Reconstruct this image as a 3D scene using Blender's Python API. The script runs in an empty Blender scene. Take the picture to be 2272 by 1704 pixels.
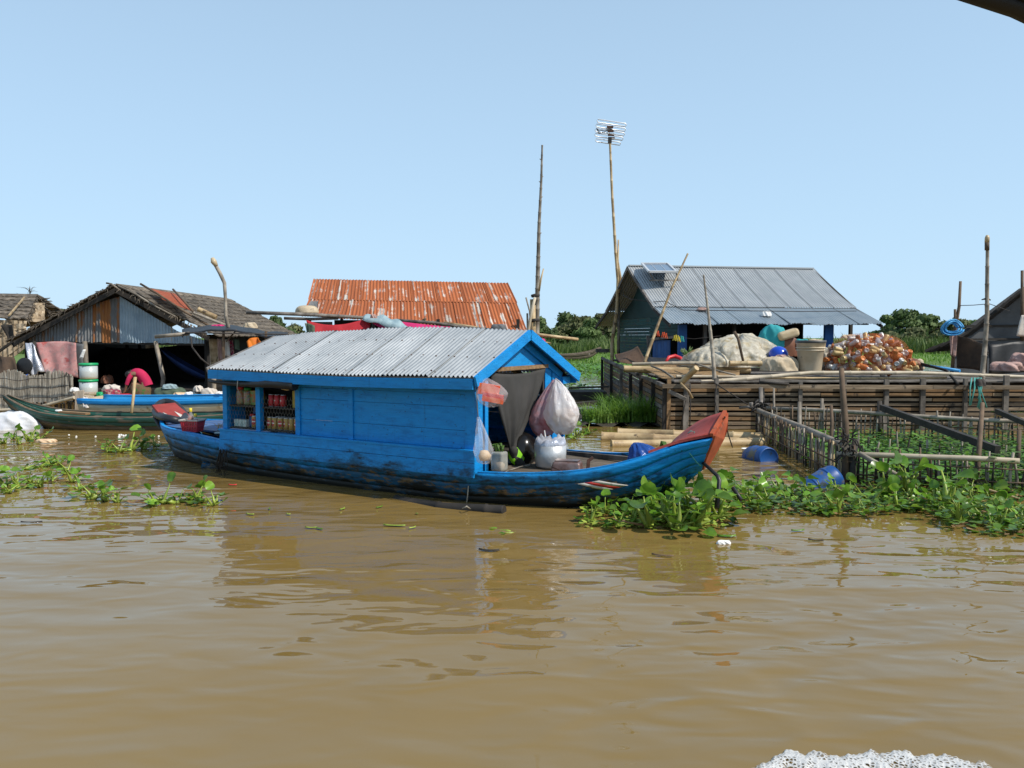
import bpy, math, random
import numpy as np
from mathutils import Vector, Matrix, Quaternion
from mathutils import noise as mn

# ------------------------------------------------------------------ camera, sky, sun, exposure
S = bpy.context.scene
COL = S.collection
RAD = math.radians
H, F, HORIZON = 1.42, 1767.0, 745.0            # camera height over the water (m), focal length and horizon row of the 2272 px photograph
PITCH = math.atan((852.0 - HORIZON) / F)
cam_d = bpy.data.cameras.new('camera')
cam_d.sensor_width = 36.0
cam_d.lens = F / 2272.0 * 36.0
cam_d.clip_start, cam_d.clip_end = 0.05, 3000.0
cam = bpy.data.objects.new('camera', cam_d)
COL.objects.link(cam)
cam.location = (0, 0, H)
cam.rotation_euler = (RAD(90) - PITCH, 0, 0)
S.camera = cam

SUN_AZ = math.atan2(0.90, -0.44)               # direction to the sun: right and a little behind the camera (x, y)
SUN_EL = RAD(47)
world = bpy.data.worlds.new('World'); S.world = world; world.use_nodes = True
wn, wl = world.node_tree.nodes, world.node_tree.links
bg = wn['Background']
sky = wn.new('ShaderNodeTexSky'); sky.sky_type = 'NISHITA'; sky.sun_disc = False
sky.sun_elevation = SUN_EL; sky.sun_rotation = SUN_AZ
sky.air_density = 1.0; sky.dust_density = 0.5; sky.ozone_density = 4.0
# humid white-blue haze low over the horizon, the same all round
geo = wn.new('ShaderNodeTexCoord'); sxyz = wn.new('ShaderNodeSeparateXYZ'); wl.new(geo.outputs['Generated'], sxyz.inputs[0])
hz = wn.new('ShaderNodeMapRange'); hz.inputs[1].default_value = 0.0; hz.inputs[2].default_value = 0.85
hz.inputs[3].default_value = 0.86; hz.inputs[4].default_value = 0.30
wl.new(sxyz.outputs['Z'], hz.inputs[0])
hm = wn.new('ShaderNodeMix'); hm.data_type = 'RGBA'; wl.new(hz.outputs[0], hm.inputs['Factor'])
wl.new(sky.outputs['Color'], hm.inputs[6]); hm.inputs[7].default_value = (4.95, 7.05, 9.05, 1)
bg.inputs['Strength'].default_value = 0.118
wl.new(hm.outputs[2], bg.inputs['Color'])
sun_d = bpy.data.lights.new('sun', 'SUN'); sun_d.energy = 4.8; sun_d.angle = RAD(0.55); sun_d.color = (1.0, 0.95, 0.86)
sun = bpy.data.objects.new('sun', sun_d); COL.objects.link(sun)
sd = Vector((math.sin(SUN_AZ) * math.cos(SUN_EL), math.cos(SUN_AZ) * math.cos(SUN_EL), math.sin(SUN_EL)))
sun.rotation_euler = sd.to_track_quat('Z', 'Y').to_euler(); sun.location = sd * 60
S.view_settings.view_transform = 'Standard'; S.view_settings.look = 'None'
S.view_settings.exposure = 0.0; S.view_settings.gamma = 1.0; S.view_settings.use_curve_mapping = False
S.render.engine = 'CYCLES'
S.cycles.use_denoising = True
S.cycles.max_bounces = 8; S.cycles.transparent_max_bounces = 16
S.cycles.caustics_reflective = False; S.cycles.caustics_refractive = False

# ------------------------------------------------------------------ helpers
RN = random.Random(11)
def U(a, b): return RN.uniform(a, b)
_c, _s = math.cos(PITCH), math.sin(PITCH)
def ray(px, py):
    u, v = (px - 1136.0) / F, (852.0 - py) / F
    return Vector((u, _c + v * _s, -_s + v * _c))
def P(px, py, Y):
    """point seen at photograph pixel (px, py) that stands Y metres away"""
    d = ray(px, py); t = Y / d.y
    return Vector((d.x * t, Y, H + d.z * t))
def W(px, py, z=0.0):
    """point seen at photograph pixel (px, py) that lies at height z"""
    d = ray(px, py); t = (z - H) / d.z
    return Vector((d.x * t, d.y * t, z))
def V(*a): return Vector(a)
def crom(tab, n):
    """smooth resampling of a table of rows (first column is the parameter)"""
    a = np.array(tab, float); x = a[:, 0]
    xs = np.linspace(x[0], x[-1], n); out = np.zeros((n, a.shape[1])); out[:, 0] = xs
    for k in range(1, a.shape[1]):
        y = a[:, k]; m = np.gradient(y, x)
        i = np.clip(np.searchsorted(x, xs, side='right') - 1, 0, len(x) - 2)
        h = x[i + 1] - x[i]; t = (xs - x[i]) / h
        out[:, k] = ((2*t**3 - 3*t**2 + 1) * y[i] + (t**3 - 2*t**2 + t) * h * m[i]
                     + (-2*t**3 + 3*t**2) * y[i+1] + (t**3 - t**2) * h * m[i+1])
    return out

MW = {}                                           # world matrices of the empties that carry parts
class MB:
    def __init__(self): self.v = []; self.f = []; self.uv = []; self.mi = []; self.sm = []
    def add(self, vs, fs, uv=None, mi=0, smooth=False):
        o = len(self.v)
        self.v += [tuple(p) for p in vs]
        self.uv += list(uv) if uv is not None else [(0.0, 0.0)] * len(vs)
        for f in fs:
            self.f.append(tuple(o + i for i in f)); self.mi.append(mi); self.sm.append(smooth)
        return self
    def box(self, c, s, R=None, mi=0, taper=1.0):
        x, y, z = s[0] / 2, s[1] / 2, s[2] / 2
        vs = [V(-x, -y, -z), V(x, -y, -z), V(x, y, -z), V(-x, y, -z),
              V(-x*taper, -y*taper, z), V(x*taper, -y*taper, z), V(x*taper, y*taper, z), V(-x*taper, y*taper, z)]
        if R is not None: vs = [R @ p for p in vs]
        c = Vector(c)
        return self.add([p + c for p in vs], [(0, 3, 2, 1), (4, 5, 6, 7), (0, 1, 5, 4), (1, 2, 6, 5), (2, 3, 7, 6), (3, 0, 4, 7)], mi=mi)
    def beam(self, p0, p1, w, h, up=(0, 0, 1), mi=0, chip=0.0):
        """square-cut board from p0 to p1, w across, h along 'up'"""
        p0, p1 = Vector(p0), Vector(p1); d = (p1 - p0).normalized(); up = Vector(up)
        sx = d.cross(up)
        sx = sx.normalized() if sx.length > 1e-5 else Vector((1, 0, 0))
        uz = sx.cross(d).normalized()
        vs = []
        for p in (p0, p1):
            for a, b in ((-1, -1), (1, -1), (1, 1), (-1, 1)):
                vs.append(p + sx * (a * w / 2) + uz * (b * h / 2) + (d * U(-chip, chip) if chip else Vector()))
        return self.add(vs, [(0, 1, 2, 3), (7, 6, 5, 4), (0, 4, 5, 1), (1, 5, 6, 2), (2, 6, 7, 3), (3, 7, 4, 0)], mi=mi)
    def tube(self, pts, r, n=8, cap=True, smooth=True, mi=0, closed=False, squash=1.0):
        pts = [Vector(p) for p in pts]; m = len(pts)
        rs = r if hasattr(r, '__len__') else [r] * m
        vs = []; uv = []; ref = None; L = 0.0
        for i, p in enumerate(pts):
            a = pts[(i - 1) % m] if (closed or i > 0) else p
            b = pts[(i + 1) % m] if (closed or i < m - 1) else p
            t = (b - a); t = t.normalized() if t.length > 1e-9 else V(0, 0, 1)
            if ref is None:
                ref = V(0, 0, 1) if abs(t.z) < 0.9 else V(1, 0, 0)
            sx = t.cross(ref)
            if sx.length < 1e-4: sx = t.orthogonal()
            sx.normalize(); sy = sx.cross(t).normalized(); ref = sy
            if i: L += (p - pts[i - 1]).length
            for k in range(n):
                an = 2 * math.pi * k / n
                vs.append(p + sx * (math.cos(an) * rs[i]) + sy * (math.sin(an) * rs[i] * squash)); uv.append((k / n, L))
        fs = []
        for i in range(m if closed else m - 1):
            j = (i + 1) % m
            for k in range(n):
                fs.append((i*n + k, i*n + (k+1) % n, j*n + (k+1) % n, j*n + k))
        self.add(vs, fs, uv, mi, smooth)
        if cap and not closed:
            o = len(self.v) - len(vs)
            self.f += [tuple(o + k for k in reversed(range(n))), tuple(o + (m-1)*n + k for k in range(n))]
            self.mi += [mi, mi]; self.sm += [False, False]
        return self
    def lathe(self, prof, c=(0, 0, 0), n=16, M=None, mi=0, smooth=True, wob=None):
        c = Vector(c); vs = []; m = len(prof)
        for i, (r, z) in enumerate(prof):
            for k in range(n):
                an = 2 * math.pi * k / n
                q = wob(an, i) if wob else 1.0
                p = V(r * q * math.cos(an), r * q * math.sin(an), z)
                if M is not None: p = M @ p
                vs.append(p + c)
        fs = [(i*n + k, i*n + (k+1) % n, (i+1)*n + (k+1) % n, (i+1)*n + k) for i in range(m-1) for k in range(n)]
        self.add(vs, fs, [(k / n, prof[i][1]) for i in range(m) for k in range(n)], mi, smooth)
        return self
    def grid(self, G, uv=None, mi=0, smooth=True, closed=False):
        n, m = len(G), len(G[0])
        vs = [p for row in G for p in row]
        u = [q for row in uv for q in row] if uv is not None else None
        fs = []
        for i in range(n if closed else n - 1):
            for j in range(m - 1):
                a = (i + 1) % n
                fs.append((i*m + j, i*m + j + 1, a*m + j + 1, a*m + j))
        return self.add(vs, fs, u, mi, smooth)
    def slab(self, G, th, uv=None, mi=0, smooth=True):
        """a sheet with thickness: G is a grid of points, th metres to its back"""
        n, m = len(G), len(G[0])
        A = np.array([[tuple(p) for p in row] for row in G], float)
        du = np.gradient(A, axis=0) if n > 1 else np.zeros_like(A)
        dv = np.gradient(A, axis=1)
        nr = np.cross(du, dv); ln = np.linalg.norm(nr, axis=2, keepdims=True); ln[ln < 1e-12] = 1; nr /= ln
        B = A - nr * th
        u = [q for row in uv for q in row] if uv is not None else [(0, 0)] * (n*m)
        vs = [tuple(p) for p in A.reshape(-1, 3)] + [tuple(p) for p in B.reshape(-1, 3)]
        o = n * m; fs = []; 
        for i in range(n - 1):
            for j in range(m - 1):
                a, b, c, d = i*m + j, i*m + j + 1, (i+1)*m + j + 1, (i+1)*m + j
                fs += [(a, d, c, b), (o + a, o + b, o + c, o + d)]
        k = len(fs)
        self.add(vs, fs, list(u) + list(u), mi, smooth)
        e = []
        for j in range(m - 1):
            e += [(j, j+1, o+j+1, o+j), ((n-1)*m + j+1, (n-1)*m + j, o + (n-1)*m + j, o + (n-1)*m + j+1)]
        for i in range(n - 1):
            e += [((i+1)*m, i*m, o + i*m, o + (i+1)*m), (i*m + m-1, (i+1)*m + m-1, o + (i+1)*m + m-1, o + i*m + m-1)]
        base = len(self.v) - len(vs)
        for f in e:
            self.f.append(tuple(base + q for q in f)); self.mi.append(mi); self.sm.append(False)
        return self
    def mesh(self, name, mats, M=None, shift=None):
        me = bpy.data.meshes.new(name)
        v = np.array(self.v, float)
        if M is not None:
            A = np.array(M); v = v @ A[:3, :3].T + A[:3, 3]
        if shift is not None: v = v - np.array(shift)
        me.from_pydata(v.tolist(), [], self.f)
        if any(u != (0.0, 0.0) for u in self.uv[:50]) or any(u != (0.0, 0.0) for u in self.uv):
            ul = me.uv_layers.new(name='UVMap'); li = np.zeros(len(me.loops), dtype=np.int32)
            me.loops.foreach_get('vertex_index', li)
            ul.data.foreach_set('uv', np.array(self.uv, dtype=np.float32)[li].ravel())
        me.polygons.foreach_set('use_smooth', self.sm)
        me.polygons.foreach_set('material_index', self.mi)
        for q in (mats if isinstance(mats, (list, tuple)) else [mats]): me.materials.append(q)
        me.update()
        return me
    def build(self, name, mats, parent=None, local=False):
        """world coordinates in; origin at the base of a top-level thing, in the parent's frame for a part"""
        if parent is None:
            v = np.array(self.v, float)
            c = ((v[:, 0].min() + v[:, 0].max()) / 2, (v[:, 1].min() + v[:, 1].max()) / 2, v[:, 2].min())
            o = bpy.data.objects.new(name, self.mesh(name, mats, shift=c)); o.location = c
            COL.objects.link(o); MW[o] = Matrix.Translation(c)
        else:
            M = None if local else MW[parent].inverted()
            o = bpy.data.objects.new(name, self.mesh(name, mats, M=M))
            o.parent = parent; COL.objects.link(o); MW[o] = MW[parent]
        return o
def tag(o, label=None, cat=None, group=None, kind=None):
    if label: o['label'] = label
    if cat: o['category'] = cat
    if group: o['group'] = group
    if kind: o['kind'] = kind
    return o
def thing(name, label, cat, loc, rz=0.0, group=None):
    o = bpy.data.objects.new(name, None); COL.objects.link(o)
    o.location = loc; o.rotation_euler = (0, 0, rz); o.empty_display_size = 0.2
    MW[o] = Matrix.Translation(Vector(loc)) @ Matrix.Rotation(rz, 4, 'Z')
    return tag(o, label, cat, group)
def one(mb, name, mat, label, cat, group=None, kind=None):
    return tag(mb.build(name, mat), label, cat, group, kind)
def inst(name, mesh, loc, rot=(0, 0, 0), sc=1.0, parent=None):
    o = bpy.data.objects.new(name, mesh); COL.objects.link(o)
    o.location = loc; o.rotation_euler = rot
    o.scale = (sc, sc, sc) if not hasattr(sc, '__len__') else sc
    if parent: o.parent = parent
    return o
def noise1(x, seed=0.0):
    return math.sin(x * 1.7 + seed) * .5 + math.sin(x * 3.9 + seed * 2.3) * .3 + math.sin(x * 8.3 + seed * 5.1) * .2
def crease(p, freq, amp, seed=0.0):
    """sharp folds of crumpled film or cloth: ridged noise, metres"""
    q = Vector(p) * freq + V(seed, seed * 1.7, -seed)
    a = 1 - abs(mn.noise(q)) * 2.2; b = 1 - abs(mn.noise(q * 2.3 + V(7, 3, 1))) * 2.2
    return amp * (a * .65 + b * .35)
def wander(p0, p1, n, amp, seed=None):
    """slightly crooked line between two points"""
    p0, p1 = Vector(p0), Vector(p1); d = (p1 - p0); t = d.normalized(); a = t.orthogonal().normalized(); b = t.cross(a)
    s1, s2 = U(0, 99), U(0, 99)
    return [p0 + d * (i / (n-1)) + (a * noise1(i * .9, s1) + b * noise1(i * .9, s2)) * amp * math.sin(math.pi * i / (n-1)) for i in range(n)]
def bamboo(mb, pts, r0, r1, n=8, seg=0.3, mi=0):
    """bamboo cane: swollen nodes along a polyline"""
    pts = [Vector(p) for p in pts]; L = [0.0]
    for a, b in zip(pts, pts[1:]): L.append(L[-1] + (b - a).length)
    T = L[-1]; q = []; rr = []
    def at(l):
        for i in range(len(pts) - 1):
            if l <= L[i+1] or i == len(pts) - 2:
                return pts[i].lerp(pts[i+1], (l - L[i]) / max(1e-6, L[i+1] - L[i]))
    l = 0.0; k = 0; marks = [0.0]
    while True:
        l += seg * U(.8, 1.2)
        if l > T - seg * .3: break
        marks.append(l)
    marks.append(T)
    for a, b in zip(marks, marks[1:]):
        R = r0 + (r1 - r0) * a / T
        for x, m in ((a, 1.16), (a + min(.015, (b-a)*.2), 1.0), ((a+b)/2, .98), (b - min(.012, (b-a)*.2), 1.0)):
            q.append(at(x)); rr.append(R * m)
    q.append(at(T)); rr.append(r1)
    return mb.tube(q, rr, n=n, mi=mi)
# ------------------------------------------------------------------ materials
def _nt(name):
    m = bpy.data.materials.new(name); m.use_nodes = True
    nt = m.node_tree; return m, nt.nodes, nt.links, nt.nodes['Principled BSDF']
def ramp(n, stops, interp='LINEAR'):
    r = n.new('ShaderNodeValToRGB'); cr = r.color_ramp; cr.interpolation = interp
    while len(cr.elements) > len(stops): cr.elements.remove(cr.elements[-1])
    while len(cr.elements) < len(stops): cr.elements.new(0.5)
    for e, (p, c) in zip(cr.elements, stops):
        e.position = p; e.color = tuple(c[:3]) + (1,) if hasattr(c, '__len__') else (c, c, c, 1)
    return r
def coords(n, l, coord, stretch, rnd=True):
    tc = n.new('ShaderNodeTexCoord'); mp = n.new('ShaderNodeMapping'); mp.inputs['Scale'].default_value = stretch
    l.new(tc.outputs[coord], mp.inputs['Vector'])
    if rnd:
        oi = n.new('ShaderNodeObjectInfo'); ml = n.new('ShaderNodeMath'); ml.operation = 'MULTIPLY'; ml.inputs[1].default_value = 37.0
        l.new(oi.outputs['Random'], ml.inputs[0]); l.new(ml.outputs[0], mp.inputs['Location'])
    return mp.outputs['Vector']
def noise(n, l, vec, scale, detail=5.0, rough=.6, dist=0.0):
    t = n.new('ShaderNodeTexNoise'); t.inputs['Scale'].default_value = scale; t.inputs['Detail'].default_value = detail
    t.inputs['Roughness'].default_value = rough; t.inputs['Distortion'].default_value = dist
    l.new(vec, t.inputs['Vector']); return t.outputs['Fac']
def mix(n, l, fac, a, b, mode='MIX'):
    m = n.new('ShaderNodeMix'); m.data_type = 'RGBA'; m.blend_type = mode
    if hasattr(fac, 'links') or hasattr(fac, 'is_linked'): l.new(fac, m.inputs['Factor'])
    else: m.inputs['Factor'].default_value = fac
    for q, s in ((a, 'A'), (b, 'B')):
        i = m.inputs[6 if s == 'A' else 7]
        if hasattr(q, 'is_linked'): l.new(q, i)
        else: i.default_value = tuple(q[:3]) + (1,)
    return m.outputs[2]
def math2(n, l, op, a, b=None):
    m = n.new('ShaderNodeMath'); m.operation = op
    for i, q in enumerate((a, b)):
        if q is None: continue
        if hasattr(q, 'is_linked'): l.new(q, m.inputs[i])
        else: m.inputs[i].default_value = q
    return m.outputs[0]
def pm(name, cols, scale=6.0, stretch=(1, 1, 1), rough=.7, bump=0.0, bscale=None, metal=0.0, spec=.5, coord='Object', vary=0.0,
       dirt=None, dstretch=(1, 1, 1), detail=5.0, translucent=0.0, alpha=1.0, rrange=None, trans=0.0, coat=0.0):
    """general weathered surface: noise between colours, optional dirt patches (colour, scale, threshold), bump, per-object variation"""
    m, n, l, b = _nt(name)
    vec = coords(n, l, coord, stretch)
    f = noise(n, l, vec, scale, detail)
    k = len(cols)
    st = [(.32 + .36 * i / max(1, k-1), c) for i, c in enumerate(cols)]
    col = ramp(n, st); l.new(f, col.inputs[0]); c = col.outputs[0]
    if dirt:
        for dc, ds, th in (dirt if isinstance(dirt, list) else [dirt]):
            v2 = coords(n, l, coord, dstretch)
            df = noise(n, l, v2, ds, 8, .65)
            dr = ramp(n, [(th, (0, 0, 0)), (min(1, th + .08), (1, 1, 1))]); l.new(df, dr.inputs[0])
            c = mix(n, l, dr.outputs[0], c, dc)
    if vary:
        oi = n.new('ShaderNodeObjectInfo'); hs = n.new('ShaderNodeHueSaturation')
        mr = n.new('ShaderNodeMapRange'); mr.inputs[3].default_value = 1 - vary; mr.inputs[4].default_value = 1 + vary
        l.new(oi.outputs['Random'], mr.inputs[0]); l.new(mr.outputs[0], hs.inputs['Value']); l.new(c, hs.inputs['Color']); c = hs.outputs[0]
    l.new(c, b.inputs['Base Color'])
    b.inputs['Roughness'].default_value = rough; b.inputs['Metallic'].default_value = metal
    b.inputs['Specular IOR Level'].default_value = spec
    if rrange:
        rr = n.new('ShaderNodeMapRange'); rr.inputs[3].default_value, rr.inputs[4].default_value = rrange
        l.new(f, rr.inputs[0]); l.new(rr.outputs[0], b.inputs['Roughness'])
    if coat: b.inputs['Coat Weight'].default_value = coat; b.inputs['Coat Roughness'].default_value = .15
    if trans: b.inputs['Transmission Weight'].default_value = trans
    if bump:
        bf = noise(n, l, vec, bscale or scale * 3, 6)
        bp = n.new('ShaderNodeBump'); bp.inputs['Strength'].default_value = 1.0; bp.inputs['Distance'].default_value = bump
        l.new(bf, bp.inputs['Height']); l.new(bp.outputs[0], b.inputs['Normal'])
    out = n['Material Output']; sh = b.outputs[0]
    if translucent:
        t = n.new('ShaderNodeBsdfTranslucent'); l.new(c, t.inputs['Color'])
        ms = n.new('ShaderNodeMixShader'); ms.inputs[0].default_value = translucent
        l.new(sh, ms.inputs[1]); l.new(t.outputs[0], ms.inputs[2]); sh = ms.outputs[0]
    if alpha < 1:
        t = n.new('ShaderNodeBsdfTransparent'); ms = n.new('ShaderNodeMixShader'); ms.inputs[0].default_value = alpha
        l.new(t.outputs[0], ms.inputs[1]); l.new(sh, ms.inputs[2]); sh = ms.outputs[0]
    l.new(sh, out.inputs['Surface'])
    return m

def mat_water():
    m, n, l, b = _nt('muddy_water')
    tc = n.new('ShaderNodeTexCoord')
    def mp(sx, sy, rot):
        q = n.new('ShaderNodeMapping'); q.inputs['Scale'].default_value = (sx, sy, 1); q.inputs['Rotation'].default_value = (0, 0, rot)
        l.new(tc.outputs['Object'], q.inputs['Vector']); return q.outputs[0]
    f = noise(n, l, mp(.5, .5, 0), .6, 3)
    r = ramp(n, [(.3, (.186, .119, .034)), (.7, (.214, .140, .043))]); l.new(f, r.inputs[0])
    l.new(r.outputs[0], b.inputs['Base Color'])
    b.inputs['Roughness'].default_value = .015; b.inputs['IOR'].default_value = 1.42
    h1 = noise(n, l, mp(.55, 1.15, .12), 1.0, 1.0, .4, .3)
    h2 = noise(n, l, mp(1.3, 3.0, -.16), 1.0, 2.0, .4, .6)
    h3 = noise(n, l, mp(2.6, 5.4, .14), 1.0, 1.0, .4, .5)
    h4 = noise(n, l, mp(7.0, 13.0, -.25), 1.0, 1.0, .4, .3)
    # wind patches: some stretches are ruffled, others glassy
    pf = noise(n, l, mp(.22, .5, .2), 1.0, 2.0)
    pr = ramp(n, [(.38, (.45, .45, .45)), (.60, (1, 1, 1))]); l.new(pf, pr.inputs[0])
    s = math2(n, l, 'MULTIPLY', h1, .040)
    s2 = math2(n, l, 'MULTIPLY', math2(n, l, 'MULTIPLY', h2, .018), pr.outputs[0])
    s3 = math2(n, l, 'MULTIPLY', math2(n, l, 'MULTIPLY', h3, .0185), pr.outputs[0])
    s4 = math2(n, l, 'MULTIPLY', math2(n, l, 'MULTIPLY', h4, .0016), pr.outputs[0])
    hh = math2(n, l, 'ADD', math2(n, l, 'ADD', s, s2), math2(n, l, 'ADD', s3, s4))
    bp = n.new('ShaderNodeBump'); bp.inputs['Strength'].default_value = 1.0; bp.inputs['Distance'].default_value = 1.0
    l.new(hh, bp.inputs['Height']); l.new(bp.outputs[0], b.inputs['Normal'])
    return m

def mat_blue_hull(name='blue_hull_paint', wear=True):
    m, n, l, b = _nt(name)
    tc = n.new('ShaderNodeTexCoord'); sep = n.new('ShaderNodeSeparateXYZ'); l.new(tc.outputs['Object'], sep.inputs[0])
    vec = coords(n, l, 'Object', (1, 1, 1), rnd=False); vs = coords(n, l, 'Object', (1.0, 1.0, 3.2), rnd=False)
    f = noise(n, l, vs, 7, 8, .6)
    r = ramp(n, [(.3, (.0012, .165, .45)), (.5, (.002, .232, .60)), (.72, (.003, .262, .66))]); l.new(f, r.inputs[0])
    c = r.outputs[0]
    ff = noise(n, l, coords(n, l, 'Object', (1, 1, 2.5), rnd=False), 1.7, 6, .65); rf = ramp(n, [(.48, (0, 0, 0)), (.72, (.45, .45, .45))]); l.new(ff, rf.inputs[0])
    c = mix(n, l, rf.outputs[0], c, (.022, .255, .52))
    # rain streaks and scuffs
    f2 = noise(n, l, coords(n, l, 'Object', (14, 14, 1.4), rnd=False), 1.0, 6, .7)
    r2 = ramp(n, [(.58, (0, 0, 0)), (.78, (.55, .55, .55))]); l.new(f2, r2.inputs[0])
    c = mix(n, l, r2.outputs[0], c, (.006, .035, .10))
    f4 = noise(n, l, vec, 38, 3, .6); r4 = ramp(n, [(.66, (0, 0, 0)), (.70, (.8, .8, .8))]); l.new(f4, r4.inputs[0])
    c = mix(n, l, r4.outputs[0], c, (.010, .03, .06))
    if wear:
        # algae and bare wood rise from the waterline
        z = sep.outputs['Z']
        nz = noise(n, l, coords(n, l, 'Object', (1.0, 1.0, 2.2), rnd=False), 3.2, 9, .68)
        zz = math2(n, l, 'SUBTRACT', z, math2(n, l, 'MULTIPLY', math2(n, l, 'SUBTRACT', nz, .5), .62))
        g1 = ramp(n, [(.02, (1, 1, 1)), (.20, (.85, .85, .85)), (.31, (.0, .0, .0))]); l.new(zz, g1.inputs[0])
        c = mix(n, l, g1.outputs[0], c, (.004, .055, .10))
        fb = noise(n, l, coords(n, l, 'Object', (1.6, 1.6, 5), rnd=False), 6.0, 8, .7)
        gb = ramp(n, [(.52, (0, 0, 0)), (.555, (1, 1, 1))]); l.new(fb, gb.inputs[0])
        band = ramp(n, [(.03, (0, 0, 0)), (.07, (1, 1, 1)), (.15, (1, 1, 1)), (.20, (0, 0, 0))]); l.new(zz, band.inputs[0])
        c = mix(n, l, math2(n, l, 'MULTIPLY', gb.outputs[0], band.outputs[0]), c, (.15, .10, .045))
        fd = noise(n, l, coords(n, l, 'Object', (1, 1, 3.4), rnd=False), 8, 9, .72); gd = ramp(n, [(.49, (0, 0, 0)), (.60, (.9, .9, .9))]); l.new(fd, gd.inputs[0])
        b2 = ramp(n, [(.22, (1, 1, 1)), (.36, (0, 0, 0))]); l.new(zz, b2.inputs[0])
        c = mix(n, l, math2(n, l, 'MULTIPLY', gd.outputs[0], b2.outputs[0]), c, (.007, .012, .012))
        low = ramp(n, [(.05, (1, 1, 1)), (.125, (0, 0, 0))]); l.new(zz, low.inputs[0])
        c = mix(n, l, low.outputs[0], c, (.008, .009, .007))
    l.new(c, b.inputs['Base Color']); b.inputs['Roughness'].default_value = .52; b.inputs['Specular IOR Level'].default_value = .35
    bp = n.new('ShaderNodeBump'); bp.inputs['Distance'].default_value = .004
    l.new(noise(n, l, coords(n, l, 'Object', (1, 6, 14), rnd=False), 6, 6), bp.inputs['Height']); l.new(bp.outputs[0], b.inputs['Normal'])
    return m

def mat_sheet(name, cols, rust, rust_th, rough=.45, metal=.35, streak=(30, 1.1), vary=.06):
    """corrugated metal sheet; UV is (metres across, metres down the slope); rust runs down the slope"""
    m, n, l, b = _nt(name)
    v1 = coords(n, l, 'UV', (streak[0], streak[1], 1)); v2 = coords(n, l, 'UV', (3, 2.2, 1))
    f = noise(n, l, v2, 1.3, 7, .65); r = ramp(n, [(.3, cols[0]), (.7, cols[1])]); l.new(f, r.inputs[0]); c = r.outputs[0]
    if rust:
        f1 = noise(n, l, v1, .30, 5, .6); f2 = noise(n, l, v2, 1.0, 8, .7)
        ff = math2(n, l, 'ADD', math2(n, l, 'MULTIPLY', f1, .62), math2(n, l, 'MULTIPLY', f2, .38))
        rr = ramp(n, [(rust_th, (0, 0, 0)), (rust_th + .045, (1, 1, 1))]); l.new(ff, rr.inputs[0])
        f3 = noise(n, l, v1, .7, 7, .7); r3 = ramp(n, [(.3, rust[0]), (.7, rust[1])]); l.new(f3, r3.inputs[0])
        c = mix(n, l, rr.outputs[0], c, r3.outputs[0])
        inv = ramp(n, [(0, (metal,)*3), (1, (0, 0, 0))]); l.new(rr.outputs[0], inv.inputs[0]); l.new(inv.outputs[0], b.inputs['Metallic'])
        rg = ramp(n, [(0, (rough,)*3), (1, (.9, .9, .9))]); l.new(rr.outputs[0], rg.inputs[0]); l.new(rg.outputs[0], b.inputs['Roughness'])
    else:
        b.inputs['Metallic'].default_value = metal; b.inputs['Roughness'].default_value = rough
        f1 = noise(n, l, v1, .25, 6, .7); rr = ramp(n, [(.55, (0, 0, 0)), (.75, (.5, .5, .5))]); l.new(f1, rr.inputs[0])
        c = mix(n, l, rr.outputs[0], c, tuple(q * .6 for q in cols[0]))
    oi = n.new('ShaderNodeObjectInfo'); hs = n.new('ShaderNodeHueSaturation'); mr = n.new('ShaderNodeMapRange')
    mr.inputs[3].default_value = 1 - vary; mr.inputs[4].default_value = 1 + vary
    l.new(oi.outputs['Random'], mr.inputs[0]); l.new(mr.outputs[0], hs.inputs['Value']); l.new(c, hs.inputs['Color'])
    l.new(hs.outputs[0], b.inputs['Base Color'])
    return m

def mat_net(name, col, scale=60.0, hole=.55):
    """knotted netting: thin crossing strands with holes between"""
    m, n, l, b = _nt(name)
    tc = n.new('ShaderNodeTexCoord')
    outs = []
    for rot in (.78, -.78):
        mp = n.new('ShaderNodeMapping'); mp.inputs['Rotation'].default_value = (0, 0, rot); mp.inputs['Scale'].default_value = (scale,)*3
        l.new(tc.outputs['UV'], mp.inputs['Vector'])
        w = n.new('ShaderNodeTexWave'); w.inputs['Scale'].default_value = .35; w.inputs['Distortion'].default_value = 1.2
        l.new(mp.outputs[0], w.inputs['Vector']); outs.append(w.outputs['Fac'])
    mx = math2(n, l, 'MAXIMUM', outs[0], outs[1])
    st = math2(n, l, 'GREATER_THAN', mx, hole)
    b.inputs['Base Color'].default_value = (*col, 1); b.inputs['Roughness'].default_value = .9
    t = n.new('ShaderNodeBsdfTransparent'); ms = n.new('ShaderNodeMixShader')
    l.new(st, ms.inputs[0]); l.new(t.outputs[0], ms.inputs[1]); l.new(b.outputs[0], ms.inputs[2])
    l.new(ms.outputs[0], n['Material Output'].inputs['Surface'])
    return m

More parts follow.
